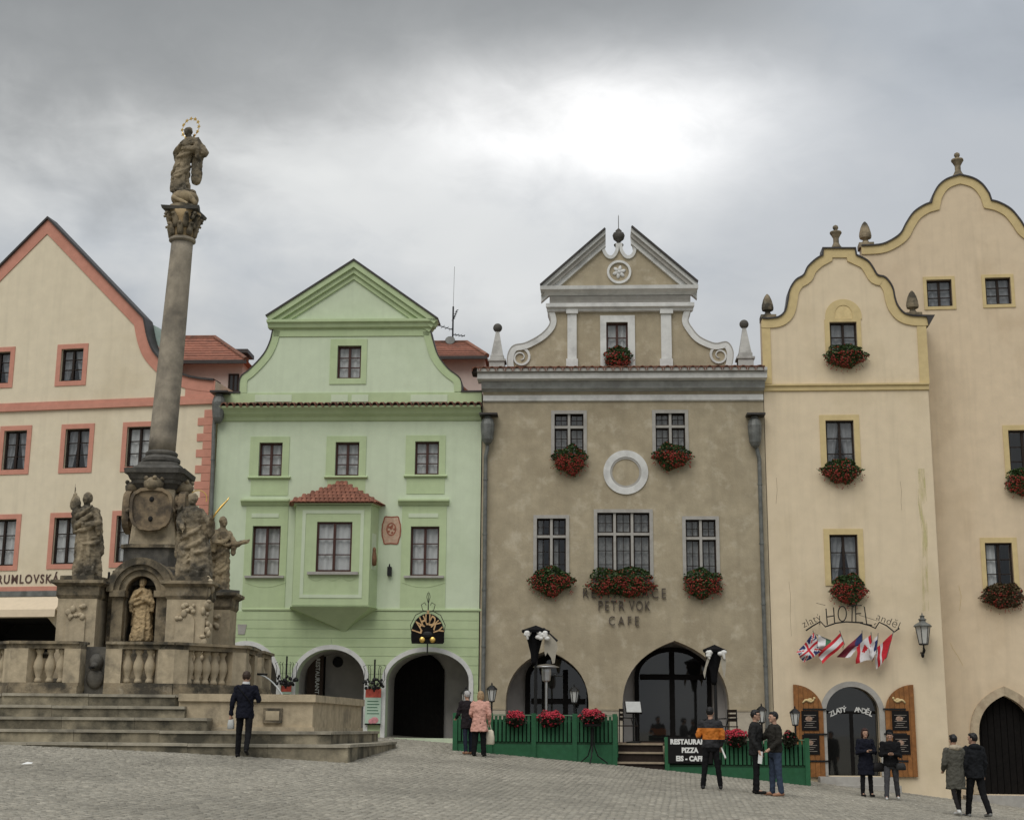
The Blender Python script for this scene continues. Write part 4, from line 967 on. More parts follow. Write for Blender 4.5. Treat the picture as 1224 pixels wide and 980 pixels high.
# ------------------------------------------------------------------ tall gabled house at the right edge
T_ = Facade(1133, 42.1, 7.0, name='tall_house', label='tall sand coloured house with big curved gable and pointed stone doorway', cat='house')
def build_tall():
    F = T_
    kw = dict(frame=M_darkwood, s_mat=M_ochre, fw=.055)
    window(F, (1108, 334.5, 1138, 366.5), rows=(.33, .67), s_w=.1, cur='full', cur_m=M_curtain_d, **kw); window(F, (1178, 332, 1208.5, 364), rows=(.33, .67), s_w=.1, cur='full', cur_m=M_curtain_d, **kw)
    window(F, (1206.5, 514, 1241, 568), rows=(.3, .65), s_rect=(1200, 508, 1247.5, 571), cur=None, **kw)
    window(F, (1178.6, 648.6, 1211, 703), rows=(.3, .65), s_rect=(1173, 642.5, 1217, 706), cur='half', **kw)
    window(F, (1262, 640, 1294, 695), rows=(.3, .65), s_w=.17, cur='full', **kw)
    a0 = F.uv(1161, 900)[0]; ac = F.uv(1204.5, 900)[0]; a1 = 2 * ac - a0; z0 = F.uv(1175, 949)[1]; zs = F.uv(1190, 876)[1]; zt = F.uv(1204, 820)[1]
    lp = arch_loop(a0, a1, z0, zs, zt, True); F.holes.append(lp)
    half = smooth_path([(1029.5, 295), (1050, 294), (1062.5, 290), (1076.5, 280.5), (1083.5, 268), (1092.5, 255), (1105, 246.5), (1113.8, 243.5)], 4) + smooth_path([(1115.5, 235), (1122, 223.5), (1132, 215.5), (1146.8, 210.5)], 4)
    L = F.path(half); ax = L[-1][0]; outl = L + [(2 * ax - p[0], p[1]) for p in reversed(L[:-1])]
    uL, uR = outl[0][0], outl[-1][0]
    body = [(uL, -1), (uR, -1)] + list(reversed(outl))
    MB().prism([body] + F.holes, 0, .5).build('wall', M_hotel2, F.root)
    strip_band(F, outl, .26, M_ochre, 'gable_band', -.045); MB().strip(offset(outl, -.045), outl, -.09, .5).build('gable_capping', M_lead, F.root)
    for x, yb, yt, k in ((1147, 211, 179.5, 'vase'), (1030, 294, 263, 'cone')):
        q = F.uv(x, yb); finial(F.root, k, q[0] + (.15 if k == 'cone' else 0), q[1], F.uv(x, yt)[1] - q[1])
    # pointed stone arch of separate blocks
    inn = [(a1, z0)] + lp[1:-1] + [(a0, z0)]; full = offset(inn, -.24)
    # resample both by arc length so that blocks are even
    def resample(p, n):
        d = [0]
        for a, b in zip(p, p[1:]): d.append(d[-1] + math.hypot(b[0] - a[0], b[1] - a[1]))
        out = []
        for k in range(n + 1):
            s = d[-1] * k / n; j = max(i for i in range(len(d)) if d[i] <= s + 1e-9); j = min(j, len(p) - 2)
            t = (s - d[j]) / max(1e-9, d[j + 1] - d[j]); out.append((p[j][0] + (p[j + 1][0] - p[j][0]) * t, p[j][1] + (p[j + 1][1] - p[j][1]) * t))
        return out
    n = 48; I = resample(inn, n); O = resample(full, n)
    for k in range(0, n, 4):
        MB().strip(O[k:k + 5], I[k:k + 5], -.05 - random.uniform(0, .012), .3).build('arch_stone', mat('arch_sandstone', (.44, .36, .25), .95, 6, .15, .35, 30, stain=(.28, .2, .14), s_amt=.7, s_scale=2, rand=.12), F.root)
    gate = MB().prism([offset(lp, -.03, True)], .32, .4).build('gate', M_blackwood, F.root)
    m = 11
    for k in range(m):
        u = a0 + (a1 - a0) * (k + .5) / m; x = abs(2 * (k + .5) / m - 1)
        ztop = zs + (zt - zs) * (1 - x ** 1.55) - .05
        MB().box(u - (a1 - a0) / m * .44, u + (a1 - a0) / m * .44, .28, .325, z0 - .05, ztop).build('plank', M_blackwood, gate)
    MB().box(a0 - .3, a1 + .3, -.45, .3, -1, z0 - .02).build('door_step', M_gstone, F.root)
    for pts in ([(1136, 768), (1139, 775), (1145, 784), (1151, 795)], [(1146, 700), (1149, 712), (1147, 730)]):
        MB().tube([(u, -.001, z) for u, z in F.path(pts)], .006, 4).build('plaster_crack', M_ochre, F.root)
    house_body(F, uL + .02, uR - .02, 0, outl[0][1] - .1, outl[0][1] + 1.6, roof_front=.52, apex_u=ax)
build_tall()

# ------------------------------------------------------------------ cream house with salmon trim at the left edge
L_ = Facade(257, 42.15, 11.5, name='corner_house', label='cream house with salmon painted gable edge, window frames and corner blocks', cat='house')
def build_left():
    F = L_
    u1 = F.uv(257, 470)[0]
    kw = dict(frame=M_darkwood, s_mat=M_salmon, s_w=.15, fw=.06)
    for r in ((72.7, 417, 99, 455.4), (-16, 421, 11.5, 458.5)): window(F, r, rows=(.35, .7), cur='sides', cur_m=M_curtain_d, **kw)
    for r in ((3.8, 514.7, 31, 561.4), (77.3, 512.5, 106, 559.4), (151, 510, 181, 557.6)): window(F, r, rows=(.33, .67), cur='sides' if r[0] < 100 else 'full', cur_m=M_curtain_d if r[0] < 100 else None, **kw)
    for r in ((-13, 620.6, 18, 676), (63.5, 618.5, 93, 674), (138, 616, 168, 672)): window(F, r, rows=(.33, .67), cur='full', **kw)
    # wide shop passage
    P = F.rect((-60, 737, 66, 800)); z0 = F.uv(30, 868)[1]; c = .35
    lp = [(P[0], z0), (P[1], z0), (P[1], P[3] - c), (P[1] - c, P[3]), (P[0] + c, P[3]), (P[0], P[3] - c)]
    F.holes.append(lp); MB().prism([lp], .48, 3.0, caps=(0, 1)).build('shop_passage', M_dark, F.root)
    for x0, x1 in ((120, 160), (185, 225)):
        d = F.rect((x0, 760, x1, 868)); F.holes.append(arch_loop(d[0], d[1], d[2], d[3] - .5, d[3])); MB().prism([arch_loop(d[0] - .1, d[1] + .1, d[2], d[3] - .5, d[3] + .1)], .5, .6).build('door', M_darkwood, F.root)
    half = F.path(smooth_path([(256, 455.4), (238, 453.5), (222, 450), (205, 441.5), (191.5, 430), (182, 418), (176.5, 403), (173.5, 388)], 4) + [(172.2, 381.4), (58.2, 262.5)])
    ap = half[-1]; Lf = [(2 * ap[0] - p[0], p[1]) for p in reversed(half[:-1])]
    outl = list(reversed(half))  # apex -> right
    full = list(reversed(outl)) + Lf   # right -> apex -> left
    body = [(u1, half[0][1]), (u1, 0), (2 * ap[0] - u1, 0), (2 * ap[0] - u1, half[0][1])] + list(reversed(Lf))[1:] + list(reversed(half))[0:-1]
    body = list(reversed(body))
    MB().prism([body] + F.holes, 0, .5).build('wall', M_cream, F.root)
    path = list(reversed(full))   # left -> right, interior on the right-hand side
    MB().strip(path, offset(path, .35), -.03, .02).build('gable_band', M_salmon, F.root)
    MB().strip(offset(path, -.06), path, -.1, .5).build('gable_capping', M_lead, F.root)
    # band across
    for y0, y1, d in ((478, 482, .05), (482, 488, .08)):
        A = F.uv(120, y0)[1]; Bz = F.uv(120, y1)[1]; MB().box(2 * ap[0] - u1, u1, -d, .02, Bz, A).build('string_course', M_salmon, F.root)
    a = F.rect((222, 452, 255.8, 475)); MB().box(a[0], u1 - .005, -.02, .02, a[2], a[3] - .1).build('attic_block', M_salmon, F.root)
    # quoins
    zt = F.uv(245, 490)[1]; k = 0; z = zt
    while z > 2.4:
        w = .50 if k % 2 else .30; h = .245
        MB().box(u1 - w, u1 - .002, -.022, .02, z - h + .012, z).build('quoin', M_salmon, F.root); z -= h; k += 1
    # shop lettering, fascia, awning
    me = text_mesh('KRUMLOVSK\u00c1', .36, .006, .006, space=1.22); me.materials.append(mat('dark_red_letters', (.09, .05, .04), .7)); p = F.uv(29, 692.5)
    xs = [v.co.x for v in me.vertices]; tw = F.uv(70, 692)[0] - F.uv(-12, 693)[0]
    o = link('lettering', me, F.root, (p[0], -.012, p[1]), None, (tw / (max(xs) - min(xs)), 1, 1.05))
    x0, x1 = P[0] - .2, P[1] + .25
    for y0, y1, d, m, nm in ((701, 706.5, .04, M_salmon, 'fascia_stripe'), (706.5, 713, .10, M_zinc, 'awning_box')):
        A = F.uv(33, y0)[1]; Bz = F.uv(33, y1)[1]; MB().box(x0, x1, -d, .02, Bz, A).build(nm, m, F.root)
    zA = F.uv(33, 713.5)[1]; zB = F.uv(33, 737, .6)[1]
    aw = MB().prism([rloop(x0, x1, 0, .01)], 0, 0)
    m = mat('cream_awning', (.66, .55, .40), .85, 6, .05, .1)
    A = MB(); A.add([(x0, -.08, zA), (x1, -.08, zA), (x1, -.6, zB + .22), (x0, -.6, zB + .22), (x1, -.62, zB), (x0, -.62, zB), (x0, -.08, zB + .15), (x1, -.08, zB + .15)], [(0, 1, 2, 3), (3, 2, 4, 5), (0, 3, 6), (1, 7, 2)])
    A.build('awning', m, F.root)
    # roof behind the gable
    mb = MB(); lo = [(p[0], p[1] - .1) for p in offset(path, .1)]
    mb.prism([[(Lf[-1][0], half[0][1] - .3), (half[0][0] - .05, half[0][1] - .3), (F.uv(183, 436)[0], F.uv(183, 436)[1]), (ap[0], ap[1] - 1.4), (2 * ap[0] - F.uv(183, 436)[0], F.uv(183, 436)[1])]], .5, 11, caps=(0, 1)); mb.build('roof', M_tile, F.root)
    q = F.path([(172.8, 382), (182, 387), (186, 400), (188, 422), (183, 414), (177.5, 402)]); MB().prism([q], .52, 1.6).build('copper_flashing', M_copper, F.root)
    mb = MB(); ul = 2 * ap[0] - u1; mb.box(ul, ul + .3, .5, 11, 0, half[0][1]); mb.box(u1 - .3, u1, .5, 11, 0, half[0][1]); mb.box(ul + .3, u1 - .3, 10.7, 11, 0, half[0][1] - .2); mb.build('side_wall', M_cream, F.root)
build_left()

# ------------------------------------------------------------------ houses glimpsed behind the roofs
def back_house(name, label, px, Y, wall, rx, parts):
    F = Facade(px, Y, 3.0, name=name, label=label, cat='house', zb=4.0)
    parts(F); return F
def bh1(F):
    w = F.rect((213, 434, 289, 480)); mb = MB(); mb.box(w[0], w[1], 0, 5, 0, w[3]); mb.build('wall', M_pink, F.root)
    wd = F.rect((273, 447, 285.5, 469)); f = MB(); rect_frame(f, wd[0], wd[1], wd[2], wd[3], .06, -.03, .0); f.box((wd[0] + wd[1]) / 2 - .03, (wd[0] + wd[1]) / 2 + .03, -.028, 0, wd[2], wd[3])
    fo = f.build('window', M_darkwood, F.root)
    MB().box(wd[0] + .05, wd[1] - .05, -.016, -.006, wd[2] + .05, wd[3] - .05).build('pane', mat('dark_pane', (.03, .033, .035), .08, 5, .1, 0, spec=.5), fo)
    e0, e1, ez = F.uv(208, 434)[0], F.uv(297.5, 444)[0], w[3]
    r0 = F.uv(217, 405, -2)[0]; r1 = F.uv(255, 404, -2)[0]; rz = F.uv(236, 404, -2.2)[1]
    V = [(e0, -.45, ez), (e1, -.45, ez), (e1, 5.2, ez), (e0, 5.2, ez), (r0, 2.2, rz), (r1, 2.2, rz)]
    rf = MB().add(V, [(0, 1, 5, 4), (1, 2, 5), (2, 3, 4, 5), (3, 0, 4), (0, 3, 2, 1)]).build('roof', M_tile, F.root)
    MB().box(e0, e1, -.47, -.40, ez - .13, ez - .005).build('eaves_board', M_lead, F.root)
    for a, b in (((e1, -.45, ez), (r1, 2.2, rz)), ((r0, 2.2, rz), (r1, 2.2, rz))): MB().tube([a, b], .1, 6).build('ridge_tiles', M_tiled, rf)
    for k in range(9):                       # tile courses on the front slope
        t = (k + .5) / 9
        a0 = Vector(V[0]).lerp(Vector(V[4]), t); a1 = Vector(V[1]).lerp(Vector(V[5]), t)
        MB().tube([a0, a1], .035, 4).build('tile_course', M_tile, rf)
    c = F.uv(282, 423, -2); mb = MB(); mb.box(c[0] - .25, c[0] + .3, 2, 2.7, c[1] - 1.2, c[1]); mb.build('chimney', M_lead, F.root); MB().box(c[0] - .4, c[0] + .45, 1.85, 2.85, c[1] + .002, c[1] + .14).build('chimney_cap', M_lead, F.root)
back_house('rear_house', 'pinkish rear building with hipped red tile roof behind the stone column', 213, 46.5, M_pink, 0, bh1)
def bh2(F):
    w = F.rect((505, 429, 579, 485)); MB().box(w[0], w[1], 0, 4, 0, w[3]).build('wall', M_pink, F.root)
    e0, e1, ez = F.uv(500, 430)[0], F.uv(583, 433)[0], w[3]; r0 = F.uv(512, 410, -1.6)[0]; r1 = F.uv(558, 409, -1.6)[0]; rz = F.uv(535, 409, -1.6)[1]
    V = [(e0, -.4, ez), (e1, -.4, ez), (e1, 4.2, ez), (e0, 4.2, ez), (r0, 1.7, rz), (r1, 1.7, rz)]
    rf = MB().add(V, [(0, 1, 5, 4), (1, 2, 5), (2, 3, 4, 5), (3, 0, 4), (0, 3, 2, 1)]).build('roof', M_tile, F.root)
    MB().box(e0, e1, -.42, -.36, ez - .11, ez - .005).build('eaves_board', M_lead, F.root)
    for a, b in ((V[1], V[5]), (V[4], V[5])): MB().tube([a, b], .09, 6).build('ridge_tiles', M_tiled, rf)
    for k in range(7):
        t = (k + .5) / 7; MB().tube([Vector(V[0]).lerp(Vector(V[4]), t), Vector(V[1]).lerp(Vector(V[5]), t)], .03, 4).build('tile_course', M_tile, rf)
back_house('rear_wing', 'low pinkish rear wing with red tile roof between the green and brown houses', 520, 45.2, M_pink, 0, bh2)
def antenna():
    b = at(541, 411, 46.9); t = thing('antenna_mast', 'thin rooftop antenna mast with small aerials beside the green gable', 'antenna', b)
    k = 46.9 / FPX
    MB().tube([(0, 0, -.2), (0, 0, 48 * k)], .028, 6).build('mast', M_iron, t); MB().tube([(0, 0, 48 * k), (.02, 0, 100 * k)], .007, 5).build('whip', M_zinc, t)
    def yagi(x0, z0, x1, z1, n, w):
        mb = MB(); mb.tube([(x0, 0, z0), (x1, 0, z1)], .016, 5)
        for i in range(n):
            q = (i + .5) / n; x = x0 + (x1 - x0) * q; z = z0 + (z1 - z0) * q; mb.tube([(x - .05, -w, z - w * .5), (x + .05, w, z + w * .5)], .01, 4)
        mb.build('aerial', M_iron, t)
    yagi(0, 18 * k, -20 * k, 24 * k, 4, .22); yagi(0, 12 * k, 15 * k, 10 * k, 4, .18); yagi(0, 30 * k, 5 * k, 44 * k, 5, .2)
    mb = MB(); mb.lathe([(.02, 0), (.1, .02), (.17, .07), (.16, .08)], 16); mb.xf(Matrix.Translation((-.08, -.1, 2 * k)) @ Matrix.Rotation(R(70), 4, 'X')); mb.build('dish', M_zinc, t)
antenna()

# ------------------------------------------------------------------ rain pipes
def rain_pipe(F, label, hop, pts, d=.13, r=.06, hs=1.0, open_top=False):
    u, z = F.uv(*hop, d); t = thing('rain_pipe', label, 'rain pipe', F.world(u, 0, 0) + Vector((0, 0, 0)), -F.a, 'rain pipes with helmet shaped hoppers')
    loc = [(F.uv(x, y, d)[0] - u, F.uv(x, y, d)[1]) for x, y in pts]
    MB().tube([(a, -d, b) for a, b in loc], r, 10).build('pipe', M_zinc, t)
    z -= 0; mb = MB()
    mb.lathe([(.06, -.45 * hs), (.12, -.40 * hs), (.17, -.3 * hs), (.2, -.05 * hs), (.21, .15 * hs), (.17, .3 * hs), (.11, .36 * hs), (.1, .40 * hs)], 12, (0, -d - .06, z)); mb.build('hopper', M_zinc, t)
    mb = MB(); mb.box(-.24, .3, -d - .3, .02, z + .42 * hs, z + .47 * hs); mb.box(-.06, .06, -d - .1, .0, z + .3 * hs, z + .42 * hs); mb.build('hopper_roof', M_lead, t)
    zt, zb = loc[0][1], loc[-1][1]
    for k in range(5):
        f = (k + .7) / 5; j = zt + (zb - zt) * f
        i = min(len(loc) - 2, max(q for q in range(len(loc)) if loc[q][1] >= j)) ; s = (loc[i][1] - j) / max(1e-6, loc[i][1] - loc[i + 1][1]); uu = loc[i][0] + (loc[i + 1][0] - loc[i][0]) * s
        MB().lathe([(.05, -.02), (.075, -.02), (.075, .02), (.05, .02)], 10, (uu, -d, j)).build('bracket', M_zinc, t)
    return t
rain_pipe(B_, 'grey rain pipe with helmet hopper between the green and brown houses', (583, 514), [(582.5, 528), (582.6, 536), (580.5, 545), (579, 700), (577, 862)])
rain_pipe(B_, 'grey rain pipe with dark hopper between the brown house and the hotel', (902, 516), [(902.5, 530), (905, 538), (907.5, 548), (912, 700), (917, 850), (918, 893)], hs=1.1)
rain_pipe(G, 'dark rain pipe with hopper between the cream and green houses', (262, 488), [(256.5, 500), (255.5, 515), (252, 640), (247, 760), (243, 868)], hs=1.05)
# ------------------------------------------------------------------ fountain terrace, basin, column
CX, CY = -9.2, 34.95            # terrace centre
MX, MY = -8.76, 35.0            # column axis
def ring_blocks(parent, loop_o, loop_i, z0, z1, name, m, ln=1.5, sides=None, nose=True):
    n = len(loop_o)
    for i in range(n):
        if sides is not None and i not in sides: continue
        a, b, c, d = Vector(loop_o[i]), Vector(loop_o[(i + 1) % n]), Vector(loop_i[(i + 1) % n]), Vector(loop_i[i])
        k = max(1, round((b - a).length / ln)); g = .004 / max(.1, (b - a).length)
        for j in range(k):
            t0 = j / k + (g if j else 0); t1 = (j + 1) / k - (g if j < k - 1 else 0)
            q = [a.lerp(b, t0), a.lerp(b, t1), d.lerp(c, t1), d.lerp(c, t0)]
            dz = random.uniform(-.006, .006); mb = MB()
            if nose:
                nn = Vector(((b - a).y, -(b - a).x)).normalized() * .035
                low = [q[0] , q[1], q[2], q[3]]; hi = [q[0] + nn, q[1] + nn, q[2], q[3]]
                mb.hprism([tuple(p) for p in low], z0, z1 - .06 + dz); mb.cur = 1; mb.hprism([tuple(p) for p in hi], z1 - .06 + dz, z1 + dz)
            else: mb.hprism([tuple(p) for p in q], z0, z1 + dz)
            mb.build(name, [m, M_nose] if nose else m, parent)
def oct_loop(cx, cy, h, c):   # chamfered square, counter-clockwise from front-left
    return [(cx - h + c, cy - h), (cx + h - c, cy - h), (cx + h, cy - h + c), (cx + h, cy + h - c), (cx + h - c, cy + h), (cx - h + c, cy + h), (cx - h, cy + h - c), (cx - h, cy - h + c)]
def build_fountain():
    zb = -1.2; t = thing('fountain_terrace', 'stepped stone terrace with balustrade round the tall column', 'fountain', (0, 0, 0))
    # long lower steps shared with the basin
    s5 = [(-15.0, 30.35), (-3.35, 30.35), (-2.9, 37.3), (-3.4, 39.6), (-15.0, 39.6)]; s4 = [(-14.6, 30.72), (-3.75, 30.72), (-3.35, 37.2), (-3.8, 39.2), (-14.6, 39.2)]; s3i = [(-14.2, 31.3), (-4.6, 31.3), (-4.3, 37), (-4.6, 38.8), (-14.2, 38.8)]
    s4i = [(-14.2, 31.2), (-4.3, 31.2), (-4.0, 37), (-4.4, 38.8), (-14.2, 38.8)]
    ring_blocks(t, s5, s4i, zb, -.36, 'step', M_step, 1.7, (0, 1, 2, 4)); ring_blocks(t, s4, s3i, -.5, -.10, 'step', M_step, 1.9, (0, 1, 2, 4))
    # upper steps on the left front
    for x1, y0, z0, z1 in ((-6.45, 31.07, -.3, .165), (-7.02, 31.42, -.1, .41)):
        k = 5; xs = [-14.2 + (x1 + 14.2) * j / k for j in range(k + 1)]
        for j in range(k):
            dz = random.uniform(-.005, .005); mb = MB(); mb.box(xs[j] + .003, xs[j + 1] - .003, y0, y0 + .7, z0, z1 - .06 + dz); mb.cur = 1; mb.box(xs[j] + .003, xs[j + 1] - .003, y0 - .035, y0 + .7, z1 - .06 + dz, z1 + dz); mb.build('step', [M_step, M_nose], t)
    H, Cc = 3.12, 1.33
    P0 = oct_loop(CX, CY, H + .1, Cc); Pi = oct_loop(CX, CY, H - .75, Cc - .3)
    ring_blocks(t, P0, Pi, -.3, .66, 'terrace_wall', M_step, 1.6)
    MB().hprism(oct_loop(CX, CY, H - .7, Cc - .3), -.3, .655).build('terrace_floor', M_step, t)
    # balustrade
    A = oct_loop(CX, CY, H, Cc); I = oct_loop(CX, CY, H - .32, Cc - .13); zr0, zr1 = .66, 1.80
    prof = [(.055, 0), (.075, .02), (.06, .06), (.045, .09), (.085, .2), (.1, .27), (.085, .35), (.05, .44), (.045, .48), (.07, .52), (.075, .55), (.055, .57)]
    bz = zr1 - .16 - (zr0 + .24); me_b = MB().lathe([(r * 1.25, z * bz / .57) for r, z in prof], 10).mesh('baluster', M_stone_l, smooth=True)
    def seg(a, b, ia, ib, gap):
        a, b, ia, ib = Vector(a), Vector(b), Vector(ia), Vector(ib); L = (b - a).length
        runs = [(0, .5 - gap / 2 / L), (.5 + gap / 2 / L, 1)] if gap else [(0, 1)]
        for s0, s1 in runs:
            q = lambda s, e=0: (a.lerp(b, s), ia.lerp(ib, s))
            def slab(s0_, s1_, z0, z1, over, nm, m=M_stone):
                o0, i0 = q(s0_); o1, i1 = q(s1_); nn = (o0 - i0).normalized() * over
                MB().hprism([tuple(o0 + nn), tuple(o1 + nn), tuple(i1 - nn), tuple(i0 - nn)], z0, z1).build(nm, m, t)
            slab(s0, s1, zr0, zr0 + .17, .05, 'plinth_stone'); slab(s0, s1, zr0 + .17, zr0 + .24, .02, 'plinth_stone')
            slab(s0, s1, zr1 - .16, zr1 - .06, .01, 'rail'); slab(s0, s1, zr1 - .06, zr1, .08, 'rail')
            run = L * (s1 - s0); pw = .36 / L
            for e0, e1 in ((s0, s0 + pw), (s1 - pw, s1)): slab(e0, e1, zr0 + .24, zr1 - .16, .015, 'post', M_stone_l)
            n = max(1, int((run - .72) / .215))
            for k in range(n):
                s = s0 + pw + (s1 - s0 - 2 * pw) * (k + .5) / n; o_, i_ = q(s); p = (o_ + i_) / 2
                link('baluster', me_b, t, (p.x, p.y, zr0 + .24))
    for k in range(8):
        seg(A[k], A[(k + 1) % 8], I[k], I[(k + 1) % 8], .55 if k in (0, 2, 4, 6) else 0)
    # dark recessed spout panels in the gaps
    for k in (0, 2):
        m = (Vector(A[k]) + Vector(A[(k + 1) % 8])) / 2; c = Vector((CX, CY)); d = (c - m).normalized(); w = Vector((-d.y, d.x)); q = m + d * .3
        lp = [tuple(q + w * .3), tuple(q - w * .3), tuple(q - w * .3 + d * .25), tuple(q + w * .3 + d * .25)]
        g = MB().hprism(lp, zr0, zr1 - .1).build('spout_panel', M_stone_d, t)
        mb = MB(); c0 = q - d * .02
        mb.ball((c0.x, c0.y, 1.35), (.16, .16, .2), 12, 8); mb.ball((c0.x - d.x * .12, c0.y - d.y * .12, 1.28), (.09, .09, .08)); mb.ball((c0.x, c0.y, 1.0), (.2, .1, .22)); mb.build('lion_mask', M_stone_d, g, smooth=True)
        MB().tube([(c0.x, c0.y, 1.24), (c0.x - d.x * .5, c0.y - d.y * .5, 1.22)], .025, 6).build('spout', M_iron, g)
    # low basin on the right
    b = thing('fountain_basin', 'low pale stone water basin with a square plaque beside the balustrade', 'basin', (0, 0, 0))
    o = [(-7.2, 31.62), (-4.28, 31.62), (-3.80, 37.3), (-4.6, 38.4), (-6.1, 38.4), (-6.1, 33.3)]
    i = [(-7.2, 31.92), (-4.56, 31.92), (-4.12, 37.2), (-4.75, 38.1), (-6.0, 38.1), (-6.0, 33.4)]
    ring_blocks(b, o, i, -.2, .52, 'basin_wall', M_stone_l, 2.9, (0, 1, 2, 3), nose=False)
    oo = [(-7.2, 31.55), (-4.22, 31.55), (-3.73, 37.33), (-4.57, 38.47), (-6.1, 38.47), (-6.1, 33.3)]
    ring_blocks(b, oo, i, .52, .68, 'rim', M_stone_l, 2.9, (0, 1, 2, 3), nose=False)
    o2 = [(p[0] + (.05 if p[0] > -5 else 0), p[1] - (.07 if p[1] < 32 else 0)) for p in o]
    ring_blocks(b, o2, i, -.2, -.02, 'foot_moulding', M_stone_l, 2.9, (0, 1, 2), nose=False)
    MB().hprism([(-7.2, 31.85), (-4.5, 31.85), (-4.05, 37.25), (-4.7, 38.2), (-6.05, 38.2), (-6.05, 33.3)], -.2, .0).build('basin_floor', M_stone_d, b)
    MB().add([(-7.2, 31.85, .42), (-4.5, 31.85, .42), (-4.05, 37.25, .42), (-4.7, 38.2, .42), (-6.05, 38.2, .42), (-6.05, 33.3, .42)], [(0, 1, 2, 3, 4, 5)]).build('water', M_water, b)
    p0 = at(315, 846, 31.6); p1 = at(337, 864, 31.6); MB().box(p0.x, p1.x, 31.55, 31.65, p1.z, p0.z).build('plaque', M_stone, b)
    MB().box(p0.x + .06, p1.x - .06, 31.54, 31.6, p1.z + .06, p0.z - .06).build('plaque_panel', M_stone_l, b)
    s0 = Vector((-6.15, 35.0, 1.22)); pts = [s0 + Vector((.9 * q, -.3 * q, -.8 * q * q)) for q in [k / 8 for k in range(9)]]
    MB().tube(pts, .018, 6).build('water_jet', mat('falling_water', (.6, .62, .6), .15, 10, .1, 0), b)
build_fountain()

